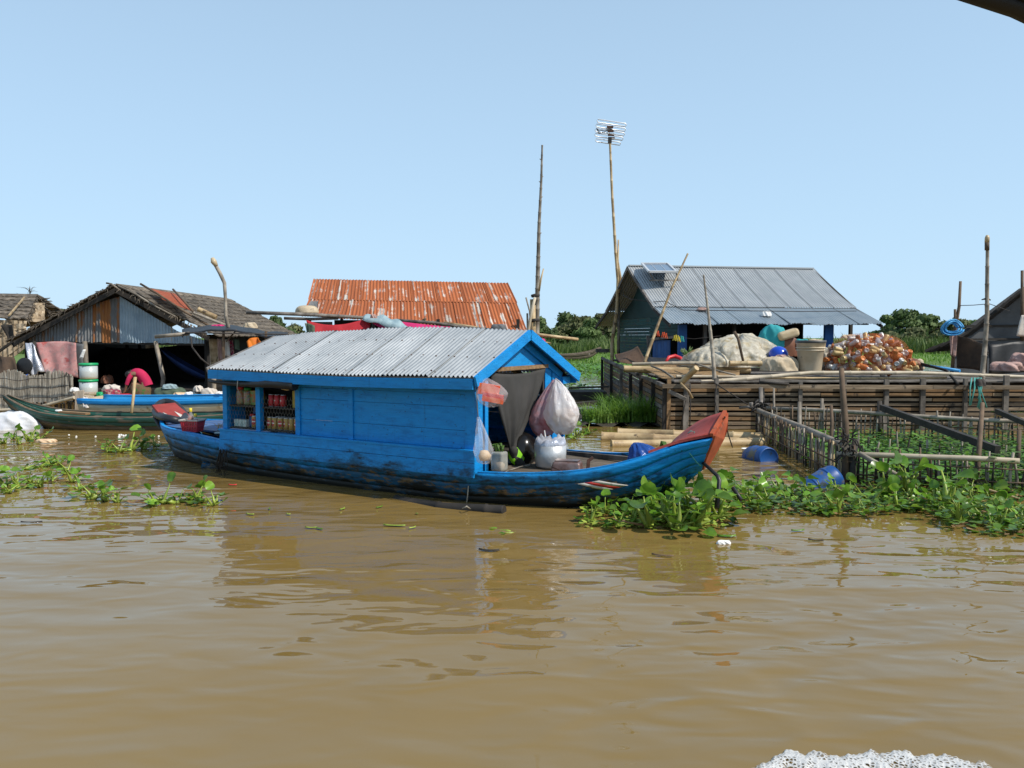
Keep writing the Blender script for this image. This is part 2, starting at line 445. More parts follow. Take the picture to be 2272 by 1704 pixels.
def mat_can(name, body, mark, end=(.55, .55, .55)):
    """printed drinks can: body colour, an oval mark on the front, bare rims; object z runs 0 to 0.122"""
    m, n, l, b = _nt(name)
    tc = n.new('ShaderNodeTexCoord'); sp = n.new('ShaderNodeSeparateXYZ'); l.new(tc.outputs['Object'], sp.inputs[0])
    x, y, z = sp.outputs
    e = math2(n, l, 'ADD', math2(n, l, 'POWER', math2(n, l, 'DIVIDE', x, .021), 2.0), math2(n, l, 'POWER', math2(n, l, 'DIVIDE', math2(n, l, 'SUBTRACT', z, .063), .033), 2.0))
    inside = math2(n, l, 'LESS_THAN', e, 1.0); front = math2(n, l, 'LESS_THAN', y, 0.0)
    c = mix(n, l, math2(n, l, 'MULTIPLY', inside, front), body, mark)
    bar = math2(n, l, 'LESS_THAN', math2(n, l, 'ABSOLUTE', math2(n, l, 'SUBTRACT', z, .064)), .006)
    c = mix(n, l, math2(n, l, 'MULTIPLY', math2(n, l, 'MULTIPLY', bar, inside), front), c, (.7, .6, .5))
    rim = math2(n, l, 'GREATER_THAN', math2(n, l, 'ABSOLUTE', math2(n, l, 'SUBTRACT', z, .061)), .055)
    c = mix(n, l, rim, c, end)
    l.new(c, b.inputs['Base Color']); b.inputs['Roughness'].default_value = .35; b.inputs['Metallic'].default_value = .3
    return m

M = {}
M['water'] = mat_water()
M['hull'] = mat_blue_hull()
M['blue'] = mat_blue_hull('blue_cabin_paint', wear=False)
M['deckblue'] = pm('worn_blue_deck', [(.012, .09, .30), (.06, .12, .26), (.10, .14, .22)], 9, (1, 4, 1), .6, .003, vary=.1, dirt=((.05, .045, .04), 6, .55))
M['zinc'] = mat_sheet('zinc_sheet', ((.21, .235, .255), (.36, .38, .395)), ((.16, .09, .05), (.24, .14, .08)), .70, .42, .35)
M['rust'] = mat_sheet('rusty_sheet', ((.42, .36, .30), (.62, .58, .52)), ((.22, .055, .018), (.44, .130, .040)), .405, .6, .2, streak=(34, 1.0), vary=.14)
M['greyroof'] = mat_sheet('grey_sheet', ((.37, .385, .39), (.47, .48, .475)), ((.14, .10, .08), (.20, .16, .13)), .66, .5, .3, vary=.05)
M['skirt'] = mat_sheet('bluish_sheet', ((.27, .33, .37), (.38, .42, .44)), ((.14, .12, .10), (.2, .17, .14)), .64, .5, .3, vary=.06)
M['gablegrey'] = mat_sheet('old_grey_sheet', ((.13, .13, .13), (.24, .24, .24)), ((.20, .07, .03), (.33, .17, .06)), .545, .6, .2, streak=(26, 1.5))
M['gablerust'] = mat_sheet('stained_sheet', ((.13, .13, .13), (.22, .21, .20)), ((.24, .075, .025), (.38, .17, .05)), .48, .7, .15, streak=(16, 1.5))
M['gableblue'] = mat_sheet('pale_blue_sheet', ((.22, .30, .37), (.40, .48, .53)), ((.40, .36, .28), (.55, .50, .42)), .64, .5, .25)
M['wood'] = pm('weathered_grey_wood', [(.05, .042, .035), (.15, .13, .11), (.25, .22, .19)], 5, (1, 1, 1), .85, .003, 22, vary=.25)
M['slat'] = pm('sunbleached_slat', [(.085, .060, .038), (.20, .145, .092), (.29, .225, .155)], 3, (.6, 4, 9), .85, .004, 20, vary=.28, dirt=((.05, .04, .03), 5, .58))
M['tanslat'] = pm('warm_wood', [(.15, .085, .037), (.30, .18, .085)], 4, (1, 5, 9), .8, .003, vary=.2, dirt=((.06, .04, .025), 5, .6))
M['darkwood'] = pm('dark_wet_wood', [(.012, .010, .008), (.045, .036, .028)], 5, (1, 1, 1), .8, .004, vary=.2)
M['board'] = pm('pale_cut_board', [(.36, .28, .20), (.55, .46, .36)], 6, (8, 8, 1), .8, .002, dirt=((.15, .11, .08), 4, .6))
M['bamboo'] = pm('dry_bamboo', [(.22, .14, .065), (.40, .28, .14), (.50, .38, .21)], 4, (1, 1, 1), .55, .0015, 18, vary=.16, dirt=((.10, .065, .035), 7, .60))
M['paleb'] = pm('bleached_bamboo', [(.36, .29, .20), (.52, .44, .32)], 5, rough=.6, bump=.0015, vary=.15, dirt=((.16, .12, .08), 6, .62))
M['greyb'] = pm('grey_old_bamboo', [(.10, .085, .065), (.24, .20, .155), (.34, .30, .24)], 5, rough=.75, bump=.002, vary=.25)
M['stick'] = pm('brown_stick', [(.06, .038, .022), (.15, .095, .055)], 7, rough=.8, bump=.003, vary=.2)
M['thatch'] = pm('old_palm_thatch', [(.035, .028, .020), (.105, .084, .062), (.19, .155, .115)], 7, (1, 1, 1), .95, .012, 40, vary=.25)
M['palm'] = pm('dry_palm_leaf_wall', [(.16, .105, .06), (.36, .27, .17), (.52, .42, .30)], 5, (1, 1, 1), .9, .012, 22, vary=.3, dirt=((.05, .035, .02), 6, .56))
M['screen'] = pm('grey_bamboo_slat', [(.16, .135, .105), (.36, .31, .245), (.50, .45, .37)], 6, (9, 9, 1), .8, .003, vary=.3)
M['black'] = pm('black_plastic', [(.006, .006, .007), (.016, .016, .017)], 8, rough=.55, bump=.002)
M['rubber'] = pm('black_rubber', [(.010, .011, .013), (.022, .023, .026)], 8, rough=.48, bump=.001)
M['void'] = pm('shade_black', [(.008, .007, .006), (.022, .018, .014)], 5, rough=.95)  # near-black colour standing in for the darkness of interiors and shaded faces
M['tarpbrown'] = pm('brown_tarp', [(.035, .022, .014), (.085, .05, .028)], 6, rough=.85, bump=.004)
M['red'] = pm('red_cloth', [(.40, .012, .022), (.52, .022, .035)], 5, rough=.8, bump=.003, translucent=.25)
M['redplastic'] = pm('red_plastic', [(.50, .012, .016), (.60, .03, .03)], 5, rough=.45)
M['bowred'] = pm('red_bow_paint', [(.24, .026, .016), (.31, .040, .026), (.35, .055, .04)], 9, rough=.65, bump=.003, dirt=[((.035, .012, .010), 8, .63), ((.40, .28, .22), 16, .66)])
M['orange'] = pm('flaking_orange_paint', [(.30, .055, .018), (.42, .085, .028)], 11, rough=.7, bump=.003, dirt=((.12, .05, .025), 9, .57))
M['sternred'] = pm('dull_red_paint', [(.22, .025, .018), (.30, .04, .03)], 9, rough=.6)
M['white'] = pm('white_paint', [(.44, .41, .36), (.60, .57, .52)], 9, rough=.6, dirt=((.22, .17, .12), 9, .58))
M['stripered'] = pm('red_paint_stripe', [(.42, .02, .015), (.50, .04, .03)], 9, rough=.6, dirt=((.08, .04, .03), 12, .62))
M['curtain'] = pm('grey_curtain', [(.032, .030, .027), (.052, .048, .044)], 4, rough=.85, bump=.002, translucent=.12)
M['bagclear'] = pm('clear_bag', [(.72, .70, .69), (.86, .84, .83)], 8, rough=.16, bump=.006, bscale=26, translucent=.35, alpha=.25)
M['bagwhite'] = pm('milky_bag', [(.70, .62, .61), (.86, .84, .83), (.88, .86, .86)], 7, rough=.22, bump=.008, bscale=22, translucent=.4, alpha=.80)
M['bagpink'] = pm('pink_bag', [(.55, .14, .16), (.66, .34, .36), (.46, .40, .46)], 7, rough=.22, bump=.008, bscale=22, translucent=.4, alpha=.82)
M['bagblue'] = pm('blue_bag', [(.010, .045, .22), (.022, .095, .38)], 6, rough=.20, bump=.012, bscale=16, translucent=.2)
M['packorange'] = pm('orange_packet', [(.66, .03, .010), (.72, .10, .02), (.75, .18, .06)], 9, rough=.4)
M['food'] = pm('wrapped_food', [(.62, .40, .24), (.74, .56, .36)], 8, rough=.6)
M['jarglass'] = pm('cloudy_jar', [(.34, .34, .30), (.52, .52, .46)], 9, rough=.15, alpha=.55)
M['leafgreen'] = pm('cut_greens', [(.05, .11, .012), (.10, .20, .03)], 9, rough=.5, translucent=.3)
M['alu'] = pm('dented_aluminium', [(.42, .43, .43), (.60, .60, .60)], 6, rough=.42, metal=.45, bump=.004, dirt=((.2, .18, .16), 8, .64))
M['pan'] = pm('black_wok', [(.008, .008, .009), (.03, .027, .022)], 7, rough=.22, metal=.5)
M['lime'] = pm('lime_plastic', [(.22, .60, .010), (.30, .70, .02)], 5, rough=.4, translucent=.3)
M['stove'] = pm('sooty_steel_box', [(.05, .035, .03), (.20, .11, .09), (.30, .22, .2)], 8, rough=.35, metal=.5)
M['iron'] = pm('rusty_iron', [(.035, .018, .012), (.13, .055, .035)], 12, rough=.75, bump=.003)
M['pipe'] = pm('dark_steel_pipe', [(.018, .017, .017), (.05, .045, .042)], 12, rough=.45, metal=.4)
M['basket'] = pm('red_basket_plastic', [(.38, .018, .035), (.48, .035, .06)], 6, rough=.5)
M['bottle'] = pm('clear_bottle', [(.40, .38, .36), (.5, .48, .46)], 5, rough=.08, alpha=.38)
M['yellowcap'] = pm('yellow_cap', [(.62, .46, .01), (.72, .56, .03)], 5, rough=.4)
M['sauce'] = pm('orange_drink', [(.42, .09, .015), (.5, .13, .02)], 5, rough=.25)
M['rope'] = pm('pale_rope', [(.25, .22, .17), (.42, .38, .3)], 20, rough=.9)
M['ropeteal'] = pm('teal_cord', [(.05, .28, .25), (.12, .42, .36)], 20, rough=.8)
M['ropedark'] = pm('dark_cord', [(.02, .018, .016), (.06, .05, .045)], 20, rough=.9)
M['ropeblue'] = pm('bright_blue_rope', [(.02, .22, .52), (.10, .42, .72)], 10, rough=.6)
M['canoe'] = pm('worn_green_canoe', [(.006, .045, .034), (.012, .085, .060)], 3, (1, 3, 3), .5, .004, vary=.1, dirt=[((.11, .10, .08), 4, .575), ((.22, .15, .075), 7, .66)], dstretch=(.7, 3, 3))
M['canoelow'] = pm('algae_brown_hull', [(.020, .016, .008), (.085, .052, .018), (.13, .09, .035)], 5, (.8, 3, 3), .6, .005, vary=.1, dirt=((.22, .15, .06), 9, .63))
M['cream'] = pm('cream_boat_paint', [(.46, .36, .22), (.62, .52, .36)], 3, (1, 1, 2), .55, .002, dirt=[((.30, .18, .07), 4, .57), ((.12, .08, .04), 8, .64)])
M['skyblue'] = pm('light_blue_boat_paint', [(.010, .24, .60), (.02, .30, .68)], 5, rough=.5, dirt=((.05, .12, .2), 12, .68))
M['greybrown'] = pm('bare_boat_planks', [(.06, .045, .03), (.17, .13, .09)], 4, (1, 5, 5), .85, .004, vary=.2)
M['teal'] = pm('teal_planks', [(.010, .058, .056), (.020, .095, .088)], 4, (1, 1, 3), .75, .003, vary=.25, dirt=((.05, .06, .055), 5, .55))
M['tealdark'] = pm('dark_green_gable', [(.006, .036, .036), (.010, .055, .052)], 3, rough=.7, vary=.1)
M['postblue'] = pm('house_blue_paint', [(.006, .06, .22), (.012, .10, .32)], 5, rough=.6, vary=.15)
M['tarpwhite'] = pm('translucent_tarp', [(.46, .40, .30), (.64, .59, .48), (.54, .44, .27)], 7, rough=.4, bump=.02, bscale=12, translucent=.3, dirt=[((.36, .25, .11), 5, .57), ((.30, .31, .31), 3, .58)])
M['tealcloth'] = pm('teal_cloth', [(.012, .23, .25), (.03, .34, .36)], 5, rough=.8, bump=.006, bscale=12)
M['jerry'] = pm('yellowed_plastic', [(.52, .38, .20), (.68, .55, .36)], 6, rough=.4, bump=.003, translucent=.2)
M['tub'] = pm('brown_tub', [(.12, .04, .018), (.2, .075, .035)], 5, rough=.6)
M['ball'] = pm('blue_ball', [(.012, .055, .42), (.018, .08, .52)], 4, rough=.22)
M['sack'] = pm('dirty_beige_sack', [(.38, .29, .18), (.56, .46, .33)], 6, rough=.85, bump=.006, dirt=((.2, .13, .07), 6, .62))
M['bucket'] = pm('beige_bucket', [(.46, .36, .24), (.60, .50, .36)], 5, rough=.5, dirt=[((.14, .10, .08), 9, .63), ((.5, .2, .12), 6, .68)])
M['rim'] = pm('dark_bucket_rim', [(.05, .05, .05), (.10, .10, .10)], 6, rough=.5)
M['canA'] = pm('crushed_can_silver', [(.36, .35, .33), (.50, .48, .46)], 9, rough=.42, metal=.35)
M['canB'] = pm('crushed_can_orange', [(.40, .10, .02), (.55, .20, .05)], 9, rough=.5, metal=.1, vary=.25)
M['canC'] = pm('crushed_can_brown', [(.16, .045, .018), (.30, .11, .04)], 9, rough=.5, metal=.1, vary=.25)
M['canD'] = pm('crushed_can_gold', [(.36, .24, .09), (.50, .38, .18)], 9, rough=.45, metal=.2, vary=.2)
M['netorange'] = mat_net('orange_net', (.50, .10, .02), 90, .986)
M['netroof'] = mat_net('rust_coloured_net', (.34, .075, .03), 70, .50)
M['netbrown'] = mat_net('brown_fishing_net', (.10, .055, .03), 70, .42)
M['nettan'] = mat_net('tan_fishing_net', (.30, .19, .09), 70, .52)
M['solar'] = pm('solar_cells', [(.045, .07, .12), (.065, .10, .165)], 3, rough=.18, coat=.6)
M['aluframe'] = pm('aluminium_frame', [(.6, .6, .6), (.7, .7, .7)], 5, rough=.4, metal=.4)
M['antenna'] = pm('bright_aluminium_rod', [(.78, .78, .78), (.86, .86, .86)], 5, rough=.35, metal=.3)
M['pinkcloth'] = pm('pink_worn_sheet', [(.24, .17, .16), (.42, .19, .18), (.46, .29, .27)], 5, rough=.8, bump=.008, bscale=8, dirt=[((.16, .14, .15), 3.5, .54), ((.36, .07, .06), 4.5, .60)])
M['foil'] = pm('silver_packaging_film', [(.36, .38, .44), (.66, .66, .70)], 5, rough=.25, metal=.3, bump=.02, bscale=9)
M['whitesack'] = pm('white_woven_sack', [(.52, .53, .57), (.78, .77, .76)], 4, rough=.6, bump=.01, bscale=10, dirt=((.30, .22, .15), 4, .62))
M['drum'] = pm('cloudy_water_drum', [(.36, .42, .44), (.46, .50, .50), (.36, .30, .17)], 1.2, (.3, .3, 3), .3)
M['greenlid'] = pm('green_lid', [(.008, .30, .10), (.015, .38, .14)], 5, rough=.4)
M['shirt'] = pm('pink_shirt', [(.42, .008, .06), (.52, .015, .085)], 6, rough=.85, bump=.004)
M['skirtcloth'] = pm('patterned_sarong', [(.03, .14, .03), (.16, .10, .05), (.10, .05, .04)], 12, rough=.9)
M['skin'] = pm('skin', [(.22, .11, .065), (.27, .14, .085)], 6, rough=.55)
M['hair'] = pm('black_hair', [(.006, .005, .005), (.014, .012, .011)], 30, (1, 1, 8), .5)
M['clothA'] = pm('red_patterned_cloth', [(.45, .02, .03), (.12, .02, .06), (.50, .30, .22)], 22, rough=.9, bump=.006)
M['clothB'] = pm('off_white_cloth', [(.50, .44, .38), (.66, .60, .54)], 8, rough=.9, bump=.006)
M['clothC'] = pm('dull_green_canvas', [(.055, .085, .055), (.10, .135, .09)], 7, rough=.85, bump=.006)
M['clothD'] = pm('orange_cloth', [(.72, .16, .01), (.82, .28, .02)], 6, rough=.7, translucent=.3)
M['clothE'] = pm('faded_pink_cloth', [(.30, .17, .14), (.45, .30, .26)], 8, rough=.9, bump=.004)
M['clothF'] = pm('faded_denim_cloth', [(.18, .27, .31), (.34, .44, .46)], 8, rough=.9, bump=.006)
M['clothG'] = pm('magenta_cloth', [(.45, .01, .10), (.55, .02, .14)], 6, rough=.8)
M['hammock'] = pm('blue_hammock', [(.004, .022, .10), (.008, .04, .16)], 6, rough=.8)
M['barrel'] = pm('blue_barrel', [(.005, .045, .19), (.010, .085, .29)], 4, rough=.45, dirt=[((.13, .11, .06), 5, .55), ((.02, .03, .03), 8, .6)])
M['styro'] = pm('white_foam', [(.74, .72, .68), (.82, .80, .77)], 9, rough=.8, bump=.004)
def mat_foam():
    m, n, l, b = _nt('wake_foam')
    v = coords(n, l, 'Object', (1, 1, 1), rnd=False)
    vo = n.new('ShaderNodeTexVoronoi'); vo.feature = 'DISTANCE_TO_EDGE'; vo.inputs['Scale'].default_value = 70; l.new(v, vo.inputs['Vector'])
    f = noise(n, l, v, 12, 7, .7); uv = n.new('ShaderNodeTexCoord'); sp = n.new('ShaderNodeSeparateXYZ'); l.new(uv.outputs['UV'], sp.inputs[0])
    # bubble walls stay, bubble middles thin out towards the trailing edge
    a = math2(n, l, 'SUBTRACT', math2(n, l, 'ADD', math2(n, l, 'MULTIPLY', sp.outputs['X'], 1.0), math2(n, l, 'MULTIPLY', math2(n, l, 'SUBTRACT', f, .5), 2.6)), math2(n, l, 'MULTIPLY', vo.outputs['Distance'], 2.2))
    r = ramp(n, [(.14, (0, 0, 0)), (.60, (.86, .86, .86))]); l.new(a, r.inputs[0])
    b.inputs['Base Color'].default_value = (.62, .61, .59, 1); b.inputs['Roughness'].default_value = .35
    bp_ = n.new('ShaderNodeBump'); bp_.inputs['Distance'].default_value = .004; l.new(vo.outputs['Distance'], bp_.inputs['Height']); l.new(bp_.outputs[0], b.inputs['Normal'])
    t = n.new('ShaderNodeBsdfTransparent'); ms = n.new('ShaderNodeMixShader'); l.new(r.outputs[0], ms.inputs[0]); l.new(t.outputs[0], ms.inputs[1]); l.new(b.outputs[0], ms.inputs[2])
    l.new(ms.outputs[0], n['Material Output'].inputs['Surface']); return m
M['foam'] = mat_foam()
M['hyleaf'] = pm('hyacinth_leaf', [(.060, .145, .014), (.130, .265, .024), (.24, .37, .040)], 5, rough=.30, spec=.5, vary=.45, translucent=.34, dirt=((.22, .17, .05), 16, .66))
M['hystalk'] = pm('hyacinth_stalk', [(.18, .27, .03), (.36, .42, .07)], 8, rough=.4, vary=.25, translucent=.2)
M['hydead'] = pm('withered_leaf', [(.14, .07, .025), (.30, .19, .08)], 9, rough=.8, vary=.3)
M['roots'] = pm('dark_roots', [(.010, .008, .006), (.035, .026, .018)], 9, rough=.9)
M['grass'] = pm('grass_blades', [(.06, .15, .012), (.15, .29, .03), (.26, .38, .07)], 1.6, rough=.55, translucent=.35)
M['reed'] = pm('tall_bank_grass', [(.050, .085, .018), (.10, .15, .032), (.15, .19, .055)], .12, rough=.7, translucent=.3)
M['meadow'] = pm('meadow_ground', [(.060, .115, .014), (.095, .17, .022), (.13, .19, .04)], .22, rough=.95, coord='Object', dirt=((.16, .13, .07), .12, .66))
M['spinach'] = pm('pond_greens', [(.05, .15, .015), (.12, .27, .03), (.20, .36, .06)], 3, rough=.4, translucent=.3)
M['weedmud'] = pm('rotting_mat', [(.018, .015, .010), (.055, .042, .026)], 6, rough=.9, bump=.02)
M['treeleaf'] = pm('tree_leaves', [(.050, .085, .024), (.095, .145, .042), (.15, .20, .07)], .55, rough=.8, vary=.2, translucent=.28)
M['treeleaf2'] = pm('olive_tree_leaves', [(.085, .098, .036), (.135, .15, .058), (.18, .185, .08)], .5, rough=.8, vary=.2, translucent=.28)
M['bark'] = pm('bark', [(.05, .04, .03), (.12, .10, .08)], 4, rough=.9)
M['greyfloat'] = pm('grey_wall_sheet', [(.07, .073, .078), (.125, .13, .135)], 4, rough=.8)
M['can_gold'] = mat_can('gold_can_print', (.42, .25, .055), (.45, .02, .02))
M['can_red'] = mat_can('red_can_print', (.46, .010, .016), (.56, .08, .07))
M['box_yellow'] = pm('yellow_carton', [(.40, .29, .03), (.50, .38, .06)], 14, rough=.6)
M['box_mint'] = pm('mint_packets', [(.30, .45, .42), (.52, .60, .54), (.62, .58, .5)], 26, rough=.5)
M['box_blue'] = pm('blue_packet', [(.006, .04, .14), (.012, .07, .22)], 8, rough=.5)
M['jarmix'] = pm('jar_of_sweets', [(.22, .22, .26), (.36, .12, .04), (.30, .30, .14), (.10, .14, .08)], 30, rough=.25, detail=1)
M['snack'] = pm('snack_packets', [(.45, .10, .01), (.12, .30, .05), (.50, .25, .03)], 18, rough=.35, detail=1)
M['redcap'] = pm('red_cap', [(.42, .012, .012), (.5, .02, .02)], 6, rough=.45)
M['greencap'] = pm('green_packet', [(.012, .20, .03), (.03, .32, .06)], 8, rough=.45)
M['wire'] = pm('galvanised_wire', [(.16, .14, .11), (.26, .24, .2)], 9, rough=.5, metal=.4)
M['peg'] = [pm('peg_plastic_%d' % i, [c, c], 3, rough=.5) for i, c in enumerate([(.75, .10, .03), (.80, .12, .03), (.75, .60, .05), (.05, .45, .40)])]
# ------------------------------------------------------------------ setting: water, river bank, bank vegetation, trees
mb = MB(); mb.grid([[V(x, y, 0) for y in (-30, 3, 12, 60, 420)] for x in (-420, -40, 0, 40, 420)], smooth=True)
w = mb.build('river_water', M['water']); tag(w, kind='structure')

rb = random.Random(3)
def shore(x):                                   # where the bank rises out of the water
    return 37 + 2.5 * noise1(x * .16, 1.3) + 1.2 * noise1(x * .7, 4.0)
def bank_z(x, y):
    d = y - shore(x)
    return -.45 + .52 * min(1, max(0, (d + 3) / 5)) + .12 * min(1, max(0, d / 40)) + .05 * noise1(x * .3 + y * .21, 2.0) * min(1, max(0, d / 4))
ys = [30, 33, 34.5, 36, 37.5, 39, 41, 44, 48, 54, 62, 75, 95, 130, 200, 420]
xs = np.concatenate([np.linspace(-420, -60, 12), np.linspace(-54, 54, 73), np.linspace(60, 420, 12)])
mb = MB(); mb.grid([[V(x, y, bank_z(x, y)) for y in ys] for x in xs])
tag(mb.build('river_bank', M['meadow']), kind='structure')

def blades(mb, n, area, h, wd, rnd, lean=.35, zf=None, mi=0):
    for _ in range(n):
        x, y = area(rnd); z = zf(x, y) if zf else 0.0
        hh = h * rnd.uniform(.55, 1.15) * ((.78 + .34 * noise1(x * .35, 2.2) + .16 * noise1(y * .9 + x * 1.3, 5.0)) if h > 1 else 1); a = rnd.uniform(0, 6.283); ln = hh * rnd.uniform(.05, lean)
        dx, dy = math.cos(a) * ln, math.sin(a) * ln; b = rnd.uniform(0, 6.283); wx, wy = math.cos(b) * wd / 2, math.sin(b) * wd / 2
        mb.add([(x-wx, y-wy, z-.02), (x+wx, y+wy, z-.02), (x+dx*.35+wx*.8, y+dy*.35+wy*.8, z+hh*.55), (x+dx*.35-wx*.8, y+dy*.35-wy*.8, z+hh*.55),
                (x+dx, y+dy, z+hh)], [(0, 1, 2, 3), (3, 2, 4)], mi=mi)
mb = MB()
blades(mb, 15000, lambda r: (lambda y: (r.uniform(-.72, .72) * y, y))(r.uniform(56, 74)), 1.34, .13, rb, zf=bank_z, lean=.7)
tag(mb.build('tall_bank_grass', M['reed']), 'tall reedy grass along the far bank below the trees', 'grass', kind='stuff')
mb = MB()
blades(mb, 9000, lambda r: (lambda y: (r.uniform(-.15, .75) * y, y))(36 + 20 * r.random() ** 1.4), .20, .05, rb, zf=bank_z, lean=.8)
tag(mb.build('meadow_grass', M['grass']), 'short bright green grass on the far river bank', 'grass', kind='stuff')
# floating weed along the far shore
mb = MB()
for _ in range(8500):
    y = rb.uniform(21, 37.5) if rb.random() < .5 else rb.uniform(29, 37.5); x = rb.uniform(.02, .20) * y if rb.random() < .85 else rb.uniform(-.6, .7) * y
    if y < 28 and (x < .06 * y or noise1(x * 1.3, y * .8) < .0): continue
    s = rb.uniform(.05, .13); a = rb.uniform(0, 6.28); t = rb.uniform(-.5, .9)
    c, q = math.cos(a), math.sin(a); z = rb.uniform(.01, .13)
    mb.add([(x - c*s, y - q*s, z), (x + q*s*.6, y - c*s*.6, z + t*s*.4), (x + c*s, y + q*s, z + t*s), (x - q*s*.6, y + c*s*.6, z + t*s*.4)], [(0, 1, 2, 3)])
tag(mb.build('floating_weed', M['spinach']), 'patchy floating weed in front of the far river bank', 'weed', kind='stuff')

def tree(name, label, x, y, h, rx, mat, seed, n=3600, ls=.36, trunk=True, clear=.02, group='trees on the far bank', openness=0.0):
    r = random.Random(seed); z0 = bank_z(x, y) - .05
    t = thing(name, label, 'tree', (x, y, z0), group=group)
    mt = MB(); tips = []
    top = V(x + r.uniform(-.2, .2) * rx, y, z0 + h * .62)
    mt.tube([V(x, y, z0), V(x, y, z0).lerp(top, .5) + V(r.uniform(-.1, .1)*rx, 0, 0), top], [h * .035, h * .026, h * .012], n=7)
    for k in range(9):
        b0 = V(x, y, z0).lerp(top, r.uniform(.25, .95)); a = r.uniform(0, 6.28); e = b0 + V(math.cos(a) * rx * r.uniform(.4, .8), math.sin(a) * rx * r.uniform(.4, .8), h * r.uniform(.08, .34))
        mt.tube([b0, b0.lerp(e, .5) + V(0, 0, h * .03), e], [h * .013, h * .009, h * .004], n=5); tips.append(e)
    mt.build('trunk', M['bark'], t)
    mc = MB(); cl = []
    for k in range(int(20 + 9 * r.random())):
        a = r.uniform(0, 6.28); q = r.random() ** .6; zz = r.uniform(clear, .93)
        wdt = math.sin(min(1, (zz - clear + .12) * 1.25) * math.pi) ** .5 if zz < .93 else .4
        cl.append((x + math.cos(a) * rx * q * wdt * .95, y + math.sin(a) * rx * q * wdt * .95, z0 + h * zz, rx * r.uniform(.26, .48), h * r.uniform(.09, .17)))
    for _ in range(n):
        cx, cy, cz, cr, ch = cl[r.randrange(len(cl))]
        u = V(r.gauss(0, 1), r.gauss(0, 1), r.gauss(0, 1)); u.normalize(); k = r.random() ** (.30 + openness)
        p = V(cx + u.x * cr * k, cy + u.y * cr * k, cz + u.z * ch * k)
        s = ls * r.uniform(.5, 1.3); nrm = (u + V(r.gauss(0, .6), r.gauss(0, .6), r.gauss(.3, .6))).normalized()
        e1 = nrm.orthogonal().normalized() * s; e2 = nrm.cross(e1).normalized() * s * r.uniform(.5, .9)
        mc.add([p - e1, p - e2 * .7, p + e1, p + e2], [(0, 1, 2, 3)])
    o = mc.build('crown', mat, t); o['kind'] = 'stuff'
    return t
# (photograph x, foot distance, height as rows above the horizon, half width px) -> trees on the bank beyond the houses
def bank_tree(px, rows, half, Y, mat, seed, label, **k):
    x = (px - 1136) / F * Y; h = H + rows / F * Y - bank_z(x, Y)
    tree('bank_tree', label, x, Y, h, 1.3 * half / F * Y, mat, seed, **k)
TL, TO = M['treeleaf'], M['treeleaf2']
bank_tree(1198, 40, 26, 110, TL, 21, 'dark tree just behind the tall bare bamboo pole', n=2200)
bank_tree(1256, 49, 40, 112, TL, 22, 'broad dark green tree nearest the tall bare bamboo pole in the gap between the houses')
bank_tree(1297, 42, 34, 116, TO, 23, 'olive green tree in the middle of the gap between the houses')
bank_tree(1330, 47, 28, 120, TO, 24, 'loose brownish tree beside the gable of the grey roofed house', openness=.4)
bank_tree(1362, 36, 30, 122, TL, 25, 'dark tree half hidden behind the gable of the grey roofed house', n=1600)
bank_tree(1275, 40, 36, 106, TO, 121, 'second olive tree filling the gap between the houses')
bank_tree(1312, 34, 34, 100, TL, 122, 'dark bushy tree low in front of the loose brownish tree')
bank_tree(2052, 44, 44, 88, TL, 123, 'dark tree between the large tree and the blue rope coil')
bank_tree(2120, 36, 40, 84, TO, 124, 'olive tree behind the dark post with the rope coil')
bank_tree(1225, 14, 24, 90, TL, 26, 'low rounded bush at the foot of the trees between the houses', n=1200, clear=.0)
bank_tree(612, 40, 40, 75, TL, 27, 'round dark tree behind the long pole of the rusty roofed house', n=2400, ls=.24)
bank_tree(655, 28, 26, 80, TO, 28, 'small olive tree left of the rusty roof', n=1300, ls=.24)
bank_tree(500, 66, 22, 70, TL, 29, 'tree top showing over the thatched roof behind the bent stick', n=1500, ls=.2, clear=.5)
bank_tree(112, 62, 22, 80, TL, 30, 'tree top showing between the two thatched roofs', n=1300, ls=.22, clear=.5)
bank_tree(2005, 56, 46, 84, TL, 31, 'large dark tree right of the grey roofed house', n=3400, ls=.27)
bank_tree(1966, 45, 26, 92, TL, 32, 'slender dark tree just past the right eave of the grey roof', n=1700, ls=.27, openness=.3)
bank_tree(2030, 20, 34, 70, TO, 33, 'bright olive bush in front of the large dark tree', n=2000, ls=.2, clear=.0)
bank_tree(1975, 8, 26, 66, TO, 34, 'low olive bush under the slender tree', n=1400, ls=.18, clear=.0)
bank_tree(2090, 30, 34, 88, TL, 35, 'dark tree behind the coil of blue rope', n=2200, ls=.27)
bank_tree(2150, 46, 44, 92, TL, 36, 'tree rising behind the tall bottle topped stick', n=2400, ls=.27, openness=.4)
bank_tree(2200, 52, 30, 95, TO, 37, 'thin pale tree touching the dark roof at the right edge', n=900, ls=.22, openness=.6)
# bare little tree over the far left roof
r = random.Random(5); b0 = P(66, 690, 60); t = thing('bare_tree', 'thin leafless tree standing over the far thatched roof', 'tree', (b0.x, b0.y, bank_z(b0.x, b0.y)))
mt = MB(); mt.tube([V(b0.x, b0.y, .1), P(67, 655, 60), P(66, 636, 60)], [.06, .04, .02], n=6)
for k in range(16):
    a = P(66 + r.uniform(-2, 2), r.uniform(645, 668), 60); e = P(66 + r.uniform(-32, 22), r.uniform(633, 655), 60 + r.uniform(-.6, .6))
    mt.tube([a, a.lerp(e, .5) + V(0, 0, .12), e], [.016, .011, .005], n=4)
mt.build('trunk', M['bark'], t)

